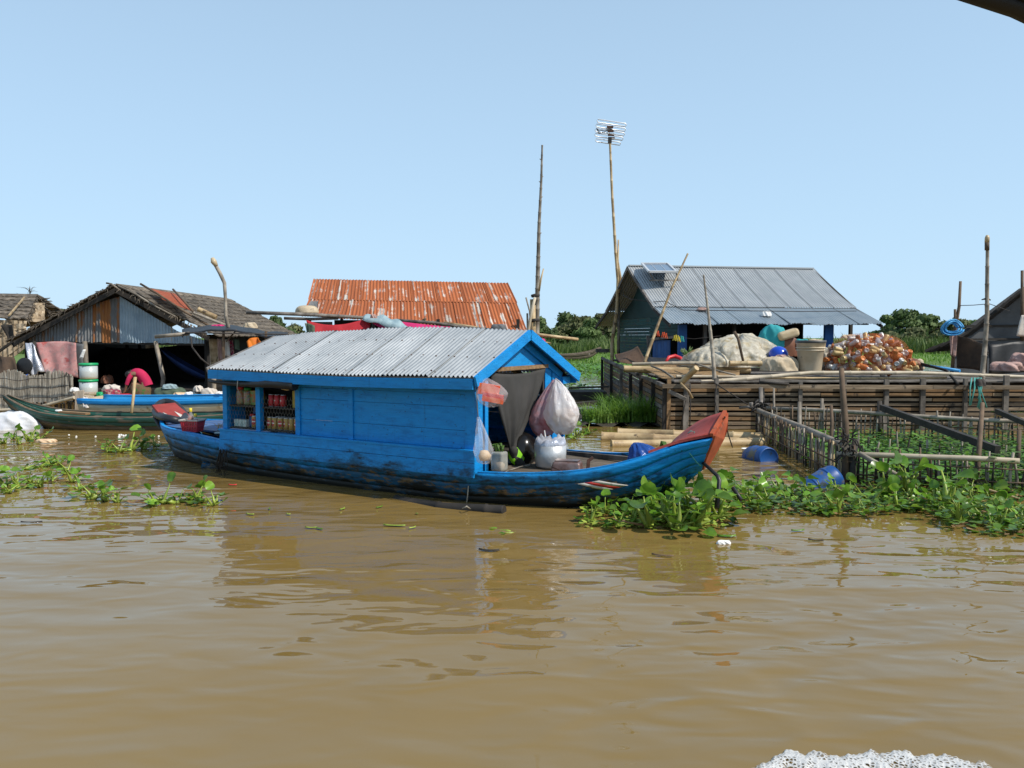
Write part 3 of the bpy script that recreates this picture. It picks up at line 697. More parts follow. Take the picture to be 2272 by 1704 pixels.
def hull(parent, tab, cuts, mats, n=40, th=.014, sides=(-1, 1), lap=.006, flare=1.6, names='strake', local=True, bottom=None, T=None):
    """planked hull: rows of (s, half beam, sheer z, bottom half width, bottom z); strakes between the cut fractions, 0 = sheer"""
    tabs = tab if isinstance(tab, dict) else {-1: tab, 1: tab}
    a = crom(tabs[-1], n)
    T = T or (lambda s, y, z: V(s, y, z))
    def sec(row, f, sd, out=0.0):
        s, bg_, zg, bb, zb = row
        y = bb + (bg_ - bb) * (1 - f) ** (1 / flare); z = zg + (zb - zg) * f
        return T(s, sd * (max(.004, y) + out), z)
    objs = []
    for sd in sides:
        for k in range(len(cuts) - 1):
            f0, f1 = cuts[k], cuts[k + 1]; m = 3
            G = [[sec(row, f0 + (f1 - f0) * j / m, sd, lap * j / m) for j in range(m + 1)] for row in crom(tabs[sd], n)]
            if sd < 0: G = [list(reversed(r_)) for r_ in G]
            b = MB(); b.slab([list(reversed(r_)) for r_ in G], th, smooth=True)
            objs.append(b.build(names, mats[min(k, len(mats) - 1)], parent, local=local))
    b = MB(); b.slab([[T(row[0], -row[3], row[4]), T(row[0], row[3], row[4])] for row in a], -th)
    objs.append(b.build('bottom_plank', mats[-1], parent, local=local))
    return a, objs
# ------------------------------------------------------------------ the blue shop boat
BO = V(-4.22, 9.83, 0); BA = math.atan2(-.506, .8625)
boat = thing('shop_boat', 'bright blue wooden shop boat with a cabin and corrugated metal roof', 'boat', BO, BA)
BM = MW[boat]
def B(s, y, z): return BM @ V(s, y, z)          # boat frame (along, away from the camera, up) -> world
def bp(name, mb, mat, parent=None): return mb.build(name, mat, parent or boat, local=True)
STERN = [(-.06, .10, .40, .03, .31), (.1, .22, .375, .06, .14), (.26, .33, .362, .10, .0), (.5, .46, .36, .20, -.09), (1.2, .68, .36, .38, -.17), (1.9, .79, .33, .50, -.2),
      (3.0, .82, .285, .56, -.2), (4.0, .82, .275, .56, -.2), (5.0, .78, .272, .50, -.19), (5.5, .67, .29, .40, -.14), (5.95, .53, .345, .28, -.06)]
HT = {-1: STERN + [(6.3, .38, .445, .16, .06), (6.55, .265, .55, .08, .22), (6.70, .225, .59, .04, .30), (6.83, .185, .622, .02, .34)],
      1: STERN + [(6.3, .38, .46, .16, .06), (6.55, .26, .65, .08, .22), (6.72, .17, .735, .04, .30), (6.84, .094, .777, .02, .36)]}
_zn, _zf = crom(HT[-1], 56), crom(HT[1], 56)
def bow_rake(s, y, z):                           # the bow end slopes back under its head
    k = min(1, max(0, (s - 6.25) / .5)); A_ = _zn
    return V(s - k * k * .48 * max(0, float(np.interp(s, A_[:, 0], A_[:, 2])) - z), y, z)
HA, _ = hull(boat, HT, (0, .20, .44, .72, 1.0), [M['hull']], n=56, th=.016, lap=.010, T=bow_rake)
HF = crom(HT[1], 56)
def sheer(s, sd=-1):
    A_ = HA if sd < 0 else HF
    return (float(np.interp(s, A_[:, 0], A_[:, 1])), float(np.interp(s, A_[:, 0], A_[:, 2])))
# gunwale rails of the open ends
for sd in (-1, 1):
    for a, b in ((-.05, 1.86), (5.02, 6.5)):
        ss = np.linspace(a, b, 18); G = MB()
        pts = [(s, sheer(s, sd)[0] * sd, sheer(s, sd)[1]) for s in ss]
        rows = []
        for s, y, z in pts: rows.append([V(s, y + sd*.012, z - .01), V(s, y + sd*.012, z + .012), V(s, y - sd*.03, z + .012), V(s, y - sd*.03, z - .01), V(s, y + sd*.012, z - .01)])
        G.grid(rows, smooth=False); bp('gunwale_rail', G, M['hull'] if b > 5 else M['blue'])
# deck boards at both ends
for k in range(5):
    y0 = -.42 + .17 * k
    m = MB(); G = []
    for s in np.linspace(.12, 1.9, 8):
        w_ = sheer(s)[0] - .03; G.append([V(s, max(-w_, min(w_, y0)), .345), V(s, max(-w_, min(w_, y0 + .162)), .345)])
    m.slab(G, -.02, smooth=False); bp('deck_plank', m, M['deckblue'])
for k in range(6):
    s0 = 4.99 + .19 * k; m = MB()
    G = []
    for s in (s0, s0 + .183):
        w_ = sheer(s)[0] - .03; G.append([V(s, -w_, .235), V(s, w_, .235)])
    m.slab(G, -.02, smooth=False); bp('deck_plank', m, M['greybrown'])
m = MB(); m.beam((5.05, .66, .262), (6.1, .40, .30), .03, .045); bp('inner_rail', m, M['wood'])
# red upswept foredeck plate and stem
G = []
for s in np.linspace(6.36, 6.83, 12):
    yn, zn = sheer(s, -1); f_ = (s - 6.36) / .47; yf, zf = sheer(s + .01 * f_, 1)
    a_, b_ = V(s, -yn + .012, zn + .012), V(s + .01 * f_, yf - .004, zf + .012)
    G.append([a_.lerp(b_, u) + V(0, 0, -.045 * math.sin(u * math.pi) * (1 - f_ * .7)) for u in np.linspace(0, 1, 8)])
m = MB(); m.slab(G, -.02); bp('foredeck_plate', m, M['bowred'])
n_, t_, s_ = V(6.835, -.198, .634), V(6.85, .108, .792), V(6.655, 0, .33)
d_ = V(.022, 0, .004); m = MB(); q = [n_, t_, s_]
q = []
for sd, tb in ((-1, HT[-1][-1]), (1, HT[1][-1])):
    fr_ = np.linspace(0, 1, 7); fr_ = fr_ if sd < 0 else fr_[::-1]
    for f_ in fr_:
        y_ = tb[3] + (tb[1] - tb[3]) * (1 - f_) ** (1 / 1.6) + .022; q.append(bow_rake(tb[0], sd * y_, tb[2] + .014 + (tb[4] - tb[2] - .02) * f_) + V(.004, 0, 0))
k_ = len(q); m.add(q + [p + d_ for p in q], [tuple(range(k_)), tuple(reversed(range(k_, 2 * k_)))] + [(i, (i + 1) % k_, k_ + (i + 1) % k_, k_ + i) for i in range(k_)]); bp('bow_transom', m, M['orange'])
m = MB(); m.beam(n_ + V(-.012, 0, .010), t_ + V(-.008, 0, .010), .03, .028, up=(1, 0, 0)); bp('bow_edge_board', m, M['orange'])
m = MB(); m.tube([V(6.16, 0, -.05), V(6.32, 0, .06), V(6.49, 0, .20), V(6.60, 0, .295), V(6.70, .0, .37)], [.04, .044, .044, .04, .03], n=8); bp('stem', m, M['hull'])
# raked stern board: blue outside, red inside with white points
m = MB(); m.beam((.30, 0, -.06), (-.075, 0, .42), .17, .03, up=(1, 0, .3)); st = bp('stern_board', m, M['blue'])
m = MB(); m.add([V(.16, -.20, .385), V(.16, .20, .385), V(-.16, .17, .575), V(-.20, -.12, .565), V(.14, -.20, .365), V(.14, .20, .365), V(-.18, .17, .555), V(-.22, -.12, .545)],
      [(0, 1, 2, 3), (4, 7, 6, 5), (0, 4, 5, 1), (1, 5, 6, 2), (2, 6, 7, 3), (3, 7, 4, 0)]); sr = bp('stern_panel', m, M['sternred'])
for y in (-.12, .04):
    m = MB(); m.add([V(.13, y, .408), V(.13, y + .09, .408), V(.0, y, .485), V(.126, y, .40), V(.126, y + .09, .40), V(-.004, y, .477)], [(0, 1, 2), (5, 4, 3), (0, 3, 4, 1), (1, 4, 5, 2), (2, 5, 3, 0)])
    m.build('painted_point', M['white'], sr, local=True)
# painted stripes near the bow
def hull_pt(s, f, out=.034):
    row = [float(np.interp(s, HA[:, 0], HA[:, k])) for k in range(5)]
    y = row[3] + (row[1] - row[3]) * (1 - f) ** (1 / 1.6); return V(s, -(y + out), row[2] + (row[4] - row[2]) * f)
for a, mat in ((5.84, 'white'), (5.894, 'stripered'), (5.948, 'white')):
    m = MB(); wdt = .052
    m.slab([[hull_pt(a + .20 * v + wdt * u, .25 + .24 * v) for v in (0, .33, .66, 1)] for u in (0, .5, 1)], .004)
    bp('painted_stripe', m, M[mat])

# cabin side: washboards, planks, posts, rails (camera side has the window)
WY = .79; S0, S1 = 1.90, 5.0
def zbot(s): return .452 - .006 * (s - 2)
for sd in (-1, 1):
    f = lambda s, z, o=0.0: V(s, sd * (WY + o), z)
    def plank(name, sa, sb, za, zb, o, th, mat):
        g = MB(); g.box(V((sa + sb) / 2, sd * (WY + o - th / 2), (za + zb) / 2), (sb - sa, th, zb - za)); return bp(name, g, mat)
    for za, zb, o in ((.268, .357, .032), (.360, .449, .022)):
        G = [[f(s, zb, o), f(s, za - (.0 if za > .3 else .03), o + .008)] for s in np.linspace(S0, S1 + .02, 16)]
        if sd > 0: G = [list(reversed(q)) for q in G]
        g = MB(); g.slab(G, .024, smooth=False); bp('washboard', g, M['hull'])
    g = MB(); g.box(V((S0 + S1) / 2, sd * (WY + .028), .458), (S1 - S0 + .04, .05, .018)); bp('sill_rail', g, M['blue'])
    rows = ((.467, .619), (.622, .818), (.821, .928))
    if sd < 0:
        for za, zb in rows:
            d = U(-.006, .006)
            plank('wall_plank', 2.99, 3.61, za, zb + d, -.012 + U(0, .004), .018, M['blue'])
            plank('wall_plank', 3.66, 4.90, za, zb + d * .5, -.012 + U(0, .004), .018, M['blue'])
        for sa, sb in ((S0, S0 + .062), (2.385, 2.445), (2.93, 2.99), (3.61, 3.66), (4.90, 4.998)):
            plank('post', sa, sb, .467, 1.0, .004, .05, M['blue'])
    else:
        for za, zb in rows: plank('wall_plank', S0 + .05, 4.95, za, zb, -.012, .018, M['blue'])
        for sa, sb in ((S0, S0 + .05), (4.95, 5.0)): plank('post', sa, sb, .467, 1.0, .004, .05, M['blue'])
    g = MB(); g.box(V((S0 + S1) / 2, sd * (WY - .012), .966), (S1 - S0 - .002, .036, .072)); bp('wall_plate', g, M['blue'])
# window shelves, mesh, inner lining
for z in (.478, .705):
    g = MB(); g.box(V(2.44, -.66, z), (.98, .2, .014)); bp('shelf', g, M['darkwood'])
g = MB(); g.box(V(2.44, -.53, .72), (1.0, .012, .5)); bp('shelf_back', g, M['void'])
g = MB(); hx = .042
for (sa, sb) in ((1.962, 2.385), (2.445, 2.93)):
    k = 0; z = .475
    while z < .80:
        s = sa
        while s < sb - hx:
            o = hx / 2 if k % 2 else 0
            p = [V(s + o, -WY + .002, z), V(s + o + hx/2, -WY + .002, z + .022), V(s + o + hx, -WY + .002, z)]
            for a, b_ in ((p[0], p[1]), (p[1], p[2])): g.beam(a, b_, .0014, .0014, up=(0, 1, 0))
            g.beam(p[1], p[1] + V(0, 0, .022), .0014, .0014, up=(0, 1, 0))
            s += hx
        z += .044; k += 1
bp('wire_mesh', g, M['wire'])
for sd, nm in ((-1, 'stern_wall'),):
    for k in range(7):
        g = MB(); g.box(V(S0 + .02, -.66 + .22 * k, .72 + .0), (.02, .214, .52)); bp('stern_wall_plank', g, M['blue'])
g = MB(); g.add([V(S0 + .02, -.77, .99), V(S0 + .02, .77, .99), V(S0 + .02, 0, 1.34), V(S0, -.77, .99), V(S0, .77, .99), V(S0, 0, 1.34)], [(0, 1, 2), (5, 4, 3), (0, 3, 4, 1), (1, 4, 5, 2), (2, 5, 3, 0)]); bp('stern_gable', g, M['blue'])
g = MB(); g.box(V(3.4, 0, .30), (3.0, 1.5, .02)); bp('cabin_floor', g, M['darkwood'])

# roof: single corrugated sheets, rafters, fascia, bargeboards, nails
RZ = crom([(1.80, 1.405), (2.9, 1.467), (3.95, 1.495), (5.12, 1.462)], 60); EZ = crom([(1.80, 1.092), (3.6, 1.068), (5.12, 1.088)], 60)
def roofz(s, y):
    e = float(np.interp(s, EZ[:, 0], EZ[:, 1])); r_ = float(np.interp(s, RZ[:, 0], RZ[:, 1]))
    return r_ + (e - r_) * abs(y) / .885
NS = 7; SW = (5.085 - 1.80) / NS
for sd in (-1, 1):
    for k in range(NS):
        a = 1.80 + SW * k - (.03 if k else 0); b_ = 1.80 + SW * (k + 1); nc = 11; n = nc * 8 + 1
        ye = .90 if sd < 0 else 1.0
        G = []; UVs = []; tilt = U(-.004, .004); lift = .010 if k % 2 else .004
        if k == 4: lift += .004
        for i in range(n):
            s = a + (b_ - a) * i / (n - 1); wv = .0105 * math.cos(2 * math.pi * nc * i / (n - 1)); row = []; ur = []
            for v in np.linspace(0, 1, 5):
                y = v * ye; row.append(V(s, sd * y, roofz(s, y) + wv + lift + tilt * (i / n - .5) * 2 + (.004 * math.sin(9 * v + k) if k in (1, 3, 5) else 0))); ur.append((s, v))
            G.append(row); UVs.append(ur)
        m = MB(); m.grid(G, uv=UVs); bp('roof_sheet', m, M['zinc'])
        nl = MB()
        for v in (.30, .62, .93):
            for i in (1, 4, 7, 10):
                s = a + (b_ - a) * i / nc + U(-.01, .01); y = v * ye + U(-.01, .01)
                nl.lathe([(.009, 0), (.008, .005), (.0, .007)], V(s, sd * y, roofz(s, y) + lift + .008), n=6)
        bp('roof_nails', nl, M['iron'])['kind'] = 'stuff'
for k in range(7):
    s = 1.95 + k * .5
    for sd in (-1, 1):
        g = MB(); ye = .88 if sd < 0 else .98
        g.beam(V(s, sd * .02, roofz(s, .02) - .045), V(s, sd * ye, roofz(s, ye) - .045), .04, .05); bp('rafter', g, M['darkwood'])
for sd, ye in ((-1, .90), (1, 1.0)):
    G = []
    for s in np.linspace(1.84, 5.06, 24):
        z = roofz(s, ye) - .012; G.append([V(s, sd * ye, z), V(s, sd * ye, z - .088)])
    if sd > 0: G = [list(reversed(q)) for q in G]
    m = MB(); m.slab(G, .022, smooth=False); bp('fascia_board', m, M['blue'])
    G = []
    for s in np.linspace(1.84, 5.06, 24):
        z = roofz(s, ye) - .009; G.append([V(s, sd * (ye + .006), z), V(s, sd * (ye - .03), z + .004)])
    m = MB(); m.slab(G, -.006 if sd < 0 else .006, smooth=False); bp('eave_strip', m, M['greybrown'])
for s in (5.085, 1.83):
    for sd, ye in ((-1, .915), (1, 1.03)):
        g = MB(); g.beam(V(s, 0, roofz(s, 0) - .030), V(s, sd * ye, roofz(s, ye) - .030), .022, .088, up=(0, 0, 1)); bp('bargeboard', g, M['blue'] if s > 3 else M['wood'])
g = MB()
for sd in (-1, 1):
    G = [[V(s, sd * .012, roofz(s, 0) + .02), V(s, sd * .055, roofz(s, 0) + .004)] for s in np.linspace(1.82, 5.07, 20)]
# bow gable: boards of the triangle, beam, jambs
sg = 4.985
g = MB(); g.add([V(sg, -.72, 1.145), V(sg, .78, 1.145), V(sg, .05, 1.44), V(sg - .02, -.72, 1.145), V(sg - .02, .78, 1.145), V(sg - .02, .05, 1.44)],
      [(0, 1, 2), (5, 4, 3), (0, 3, 4, 1), (1, 4, 5, 2), (2, 5, 3, 0)]); bp('gable_panel', g, M['blue'])
for sd, ye in ((-1, .72), (1, .80)):
    g = MB(); g.beam(V(sg + .014, 0, roofz(sg, 0) - .10), V(sg + .014, sd * ye, roofz(sg, ye) - .10), .016, .065); bp('gable_batten', g, M['blue'])
g = MB(); g.box(V(sg + .01, -.045, 1.128), (.045, 1.06, .034)); bp('door_beam', g, M['tanslat'])
for ya, yb, o in ((-.785, -.655, 0.0), (-.635, -.585, .012), (.475, .60, 0.0), (.615, .785, .006)):
    g = MB(); zt = min(1.115, roofz(sg, max(abs(ya), abs(yb))) - .05)
    g.box(V(sg + o - .012, (ya + yb) / 2, (.25 + zt) / 2), (.03, yb - ya, zt - .25)); bp('jamb_board', g, M['blue'])
g = MB(); g.box(V(sg - .02, .455, .68), (.03, .028, .86)); bp('door_post', g, M['darkwood'])
# short blue beam end under the far eave
g = MB(); g.box(V(5.0, .86, .975), (.06, .16, .07)); bp('eave_beam', g, M['blue'])
g = MB(); g.box(V(3.5, .5, .70), (.02, .3, .7)); bp('inner_partition', g, M['void'])
# weedy rope lump on the hull below the window
g = MB(); rr = random.Random(2)
for k in range(26):
    s = 1.98 + rr.uniform(-.05, .06); y = -.86 - rr.uniform(0, .03); z = .22 + rr.uniform(-.02, .05)
    g.tube([V(s, y, z), V(s + rr.uniform(-.05, .05), y - .02, z - .12), V(s + rr.uniform(-.09, .08), y - rr.uniform(0, .05), z - rr.uniform(.16, .26))], [.006, .005, .003], n=4)
one_ = g.build('rope_tangle', M['roots'], boat, local=True)

# ---- things on and in the boat
def cloth(name, pts, mat, label, cat, th=.004, group=None, parent=None):
    m = MB(); m.slab(pts, th, uv=[[(i * .1, j * .1) for j in range(len(pts[0]))] for i in range(len(pts))]); return one(m, name, mat, label, cat, group)
# curtain gathered into a knot
G = []
for i in range(33):
    u = i / 32; row = []
    for j in range(25):
        v = j / 24
        gat = v ** 1.25
        top = -.58 + 1.0 * u; knot = -.215 + .03 * (u - .5)
        y = top + (knot - top) * gat
        z = 1.105 - .03 * math.sin(u * math.pi) * (1 - v) - v * (.72 + .05 * math.sin(u * 7)) - (.10 * (1 - abs(2*u - 1)) * math.sin(v * math.pi) * 0)
        s = 5.01 + .035 * math.sin(u * 19 + 1.0) * (.25 + gat * .4) * (1 - v * .5) + .05 * math.sin(v * math.pi) * math.sin(u * math.pi) + .02 * math.sin(u * 41) * v * (1 - v * .7)
        row.append(B(s, y, z))
    G.append(row)
m = MB(); m.slab(G, .003)
k0 = B(5.03, -.215, .36)
m.tube([B(5.03, -.215, .43), B(5.035, -.215, .40), B(5.04, -.215, .37), B(5.03, -.20, .33), B(5.06, -.17, .285), B(5.05, -.13, .26)], [.02, .045, .036, .03, .045, .05], n=10)
one(m, 'curtain', M['curtain'], 'dark grey curtain gathered into a knot in the cabin doorway of the blue boat', 'curtain')
# rolled black blind over the shop window
m = MB(); pts = []; rs = []
for s in np.linspace(1.84, 3.03, 14):
    f_ = (s - 1.84) / 1.19; pts.append(B(s, -.895 + .01 * math.sin(s * 9), .955 - .012 * f_ + .01 * math.sin(s * 5))); rs.append(.016 + .032 * f_ + .003 * math.sin(s * 31))
m.tube(pts, rs, n=10, squash=1.0)
one(m, 'rolled_blind', M['black'], 'rolled black blind tied under the eave above the shop window', 'blind')
m = MB(); m.tube([B(2.28, -.92, .98), B(2.28, -.93, .90), B(2.285, -.90, .84)], .004, n=4); m.lathe([(.0, 0), (.012, .006), (.0, .014)], B(2.285, -.90, .835), n=6)
one(m, 'blind_cord', M['rope'], 'pale tie cord dangling from the rolled black blind', 'cord')

# shop goods
def can_mesh(nm, mat):
    m = MB(); m.lathe([(0, .003), (.024, .003), (.030, 0), (.033, .006), (.033, .112), (.027, .119), (.0275, .122), (.024, .1205), (0, .120)], n=16); return m.mesh(nm, mat)
cg, cr_ = can_mesh('gold_can', M['can_gold']), can_mesh('red_can', M['can_red'])
def good(name, mesh, s, y, z, label, cat, group, rz=0.0, sc=1.0):
    o = inst(name, mesh, B(s, y, z), (0, 0, BA + rz), sc); return tag(o, label, cat, group)
for k in range(6):
    good('drink_can', cg, 2.485 + k * .0755, -.70 + U(-.008, .008), .486, 'gold drink can with red oval in the lower row behind the shop mesh', 'can', 'gold cans in the shop window', U(-.9, .5))
for k in range(2): good('drink_can', cg, 2.265 + k * .076, -.70, .486, 'gold drink can left of the middle window post', 'can', 'gold cans left of the window post', U(-.4, .4))
for k in range(6): good('drink_can', cg, 2.52 + k * .075, -.62, .486, 'gold drink can in the back row of the shop window', 'can', 'back row of gold cans', U(-2, 2))
for k in range(3): good('drink_can', cr_, 2.50 + k * .082, -.69, .713, 'red drink can on the upper shelf of the shop window', 'can', 'red cans on the upper shelf', U(-1, 1))
m = MB(); m.lathe([(.0, 0), (.036, 0), (.036, .14), (.03, .15), (0, .15)], n=16); m2 = m.mesh('jar_body', M['jarmix'])
def jar(s, z, capmat, body, label, sc=1.0):
    t = thing('sweet_jar', label, 'jar', B(s, -.68, z), BA)
    b = MB(); b.lathe([(.0, 0), (.040*sc, 0), (.042*sc, .02), (.042*sc, .12*sc), (.034*sc, .135*sc), (0, .135*sc)], n=16); b.build('jar_body', body, t, local=True)
    c = MB(); c.lathe([(.0, .136*sc), (.037*sc, .136*sc), (.037*sc, .16*sc), (0, .162*sc)], n=16); c.build('jar_lid', capmat, t, local=True)
jar(2.045, .713, M['redcap'], M['jarmix'], 'red lidded sweet jar on the upper shelf beside the corner post', 1.15)
jar(2.15, .713, M['greencap'], M['jarmix'], 'green lidded jar of mixed sweets on the upper shelf', 1.1)
jar(2.335, .713, M['redcap'], M['snack'], 'orange filled jar against the middle window post', 1.0)
jar(2.215, .486, M['redcap'], M['box_blue'], 'small red lidded jar beside the pale green packets', .85)
def carton(s, y, z, sz, mat, label, cat='packet', rz=0.0, group=None):
    m = MB(); m.box(V(0, 0, sz[2]/2), sz, mi=0); me = m.mesh('packet', mat)
    o = inst('snack_packet', me, B(s, y, z), (0, 0, BA + rz)); tag(o, label, cat, group)
    md = o.modifiers.new('soft', 'BEVEL'); md.width = .006; md.segments = 2
carton(2.235, -.66, .713, (.10, .06, .15), M['snack'], 'bright mixed snack packet between the jars on the upper shelf')
carton(2.86, -.68, .713, (.095, .07, .17), M['box_yellow'], 'yellow carton at the end of the upper shelf', 'carton')
carton(2.255, -.64, .62, (.11, .05, .075), M['box_blue'], 'dark blue packet hanging under the upper shelf')
for k in range(3): carton(2.01 + .062 * k, -.70, .486, (.058, .05, .075), M['box_mint'], 'pale green sachet packet on the lower shelf by the corner post', group='pale green packets', rz=U(-.2, .2))
m = MB(); m.tube([B(2.74, -.78, .905), B(2.80, -.775, .90), B(2.86, -.78, .91)], [.010, .016, .012], n=7)
one(m, 'bread_stick', M['jerry'], 'pale tied bundle hanging just below the rolled blind', 'bundle')
# ------------------------------------------------------------------ bags, pots and gear on the blue boat
def blob_bag(name, c, rx, ry, rz_, tie, mat, label, seed, parts=None, wr=.10, n=64, m_=40, cat='bag', top=1.0):
    """a knotted plastic bag: sagging wrinkled body drawn up to the point 'tie'"""
    r = random.Random(seed); ph = [r.uniform(0, 6.28) for _ in range(8)]
    t = thing(name, label, cat, V(c.x, c.y, c.z - rz_))
    G = []
    for i in range(n):
        a = 2 * math.pi * i / n; row = []
        for j in range(m_ + 1):
            v = j / m_
            th = v * math.pi * .80 + .0
            rr = math.sin(max(.02, th)) ** .72
            z = -math.cos(th)
            k = 1 + wr * (math.sin(3*a + ph[0] + 2*v) * .6 + (1 - abs(math.sin(3.5*a + ph[1] + 4*v)) * 2) * .35 + (1 - abs(math.sin(6*a + ph[2] + 2*v)) * 2) * .9 * v * v + (1 - abs(math.sin(7*v + ph[3] + 2*a)) * 2) * .35 + math.sin(11*a + 9*v + ph[5]) * .18)
            p = V(c.x + math.cos(a) * rx * rr * k, c.y + math.sin(a) * ry * rr * k, c.z + z * rz_ * (1 + .05 * math.sin(5*a + ph[4])))
            p = p + (p - c).normalized() * crease(p, 17, min(rx, ry) * wr * 1.1, seed) * (.5 + v)
            if v > .62:
                q = ((v - .62) / .38) ** 1.1; neck = tie + V(math.cos(a) * .010, math.sin(a) * .010, 0) * (1 + .4 * math.sin(5*a))
                p = p.lerp(neck, q)
            row.append(p)
        G.append(row)
    G.append(G[0]); b = MB(); b.grid(G, smooth=True); b.build('bag_film', mat, t)
    if parts: parts(t)
    return t
# red and orange packets in a clear bag at the left jamb
c = P(1090, 873, 6.52)
def fill1(t):
    R = Matrix.Rotation(BA + .55, 3, 'Z') @ Matrix.Rotation(.18, 3, 'Y')
    for k, (dx, dz, mt) in enumerate(((-.02, .030, 'packorange'), (.015, -.022, 'redplastic'), (.012, -.052, 'packorange'))):
        g = MB(); g.box(c + V(dx, .02 - k*.01, dz), (.175, .08, .04 if k else .09), R); g.build('packet', M[mt], t)
blob_bag('plastic_bag', c, .122, .10, .105, P(1075, 838, 6.60), M['bagclear'], 'clear plastic bag of red and orange packets hung beside the curtain', 31, fill1)
# clear bag hanging low on the same corner
c = P(1074, 1000, 6.46)
def fill2(t):
    g = MB(); g.lathe([(0, -.06), (.04, -.05), (.052, -.01), (.03, .03), (0, .035)], c + V(0, .01, -.03), n=10, wob=lambda a, i: 1 + .15*math.sin(3*a+i)); g.build('bag_contents', M['food'], t)
t = blob_bag('plastic_bag', c, .072, .062, .105, P(1061, 925, 6.50), M['bagclear'], 'small clear bag hanging low at the cabin corner above the jar', 33, fill2, wr=.14)
m = MB(); m.tube([P(1061, 925, 6.50), P(1058, 885, 6.52), P(1057, 850, 6.56)], .004, n=5); one(m, 'hanging_string', M['rope'], 'pale string holding the small low bag at the cabin corner', 'string')
# big milky bag and pink bag at the far jamb
c = P(1248, 912, 7.30)
def fill3(t):
    g = MB(); g.lathe([(0, -.10), (.09, -.08), (.12, 0), (.08, .07), (0, .09)], c + V(.01, .02, -.06), n=12, wob=lambda a, i: 1 + .1*math.sin(3*a+i)); g.build('bag_contents', M['food'], t)
    g = MB(); g.tube([P(1262, 905, 7.22), P(1256, 870, 7.28), P(1243, 848, 7.34), P(1233, 840, 7.38)], [.035, .020, .012, .008], n=8, squash=.5); g.build('bag_handle', M['bagwhite'], t)
blob_bag('carrier_bag', c, .152, .13, .205, P(1234, 842, 7.38), M['bagwhite'], 'bulging milky white carrier bag hanging from the right jamb of the cabin door', 35, fill3, wr=.11)
c = P(1206, 926, 7.38)
def fill4(t):
    g = MB(); g.lathe([(0, -.09), (.06, -.08), (.085, 0), (.06, .06), (0, .08)], c + V(.0, .02, -.04), n=12, wob=lambda a, i: 1 + .12*math.sin(3*a+i)); g.build('bag_contents', M['clothE'], t)
blob_bag('carrier_bag', c, .125, .10, .175, P(1230, 842, 7.42), M['bagpink'], 'red tinted carrier bag hanging behind the white bag at the door', 36, fill4, wr=.12)
# jar of greens
b0 = W(1108, 1045, .262); t = thing('storage_jar', 'clear square jar of cut greens on the foredeck beside the curtain knot', 'jar', b0, BA)
g = MB(); g.box(b0 + V(0, 0, .085), (.115, .115, .17), Matrix.Rotation(BA, 3, 'Z')); o = g.build('jar_body', M['jarglass'], t); md = o.modifiers.new('soft', 'BEVEL'); md.width = .02; md.segments = 3
g = MB(); g.lathe([(0, .0), (.045, .0), (.048, .05), (.03, .065), (0, .065)], b0 + V(0, 0, .01), n=10); g.build('jar_contents', M['food'], t)
for k in range(9):
    a = U(0, 6.28); g = MB(); p0 = b0 + V(U(-.03, .03), U(-.03, .03), .15); e = p0 + V(math.cos(a) * U(.06, .13), math.sin(a) * .06, U(.0, .09))
    g.slab([[p0, p0 + V(.012, 0, 0)], [p0.lerp(e, .5) + V(0, 0, .05), p0.lerp(e, .5) + V(.022, 0, .05)], [e, e + V(.008, 0, 0)]], .001); g.build('leaf', M['leafgreen'], t)
# aluminium pot with a torn foil bag in it
b0 = W(1221, 1036, .262)
t = thing('cooking_pot', 'dented aluminium pot lined with torn silver film on the foredeck', 'pot', b0)
g = MB(); g.lathe([(0, 0), (.115, .0), (.132, .02), (.140, .10), (.142, .20), (.134, .20), (.128, .04), (0, .03)], b0, n=28, wob=lambda a, i: 1 + .012*math.sin(3*a)); g.build('pot_body', M['alu'], t)
rr = random.Random(9); G = []
for i in range(29):
    a = 2 * math.pi * i / 28; h_ = .03 + .035 * abs(math.sin(2.2*a)) + .02 * math.sin(9*a)
    G.append([b0 + V(.13*math.cos(a), .13*math.sin(a), .17), b0 + V(.143*math.cos(a), .143*math.sin(a), .205), b0 + V(.125*math.cos(a), .125*math.sin(a), .205 + h_), b0 + V(.05*math.cos(a), .05*math.sin(a), .20 + .03*math.sin(3*a))])
g = MB(); g.grid(G); g.build('film_liner', M['foil'], t)
g = MB(); g.tube([P(1208, 955, 7.2), P(1211, 975, 7.18), P(1212, 990, 7.16)], [.006, .008, .007], n=6); g.build('film_twist', M['bagwhite'], t)
# black wok leaning in the doorway and lime bowl
c0 = P(1170, 995, 7.28)
R = Matrix.Rotation(BA, 3, 'Z') @ Matrix.Rotation(RAD(78), 3, 'Y')
g = MB(); g.lathe([(.155, -.01), (.15, 0), (.125, .045), (.08, .075), (0, .09), (0, .082), (.08, .066), (.118, .04), (.142, 0)], c0, n=28, M=R)
one(g, 'wok', M['pan'], 'shiny black wok standing on edge in the cabin doorway', 'wok')
g = MB(); c1 = P(1145, 1012, 7.16); R2 = Matrix.Rotation(BA - .3, 3, 'Z') @ Matrix.Rotation(RAD(68), 3, 'Y')
g.lathe([(.09, 0), (.085, .012), (.07, .04), (.03, .05), (0, .05)], c1, n=22, M=R2); one(g, 'plastic_bowl', M['lime'], 'lime green plastic bowl leaning beside the black wok', 'bowl')
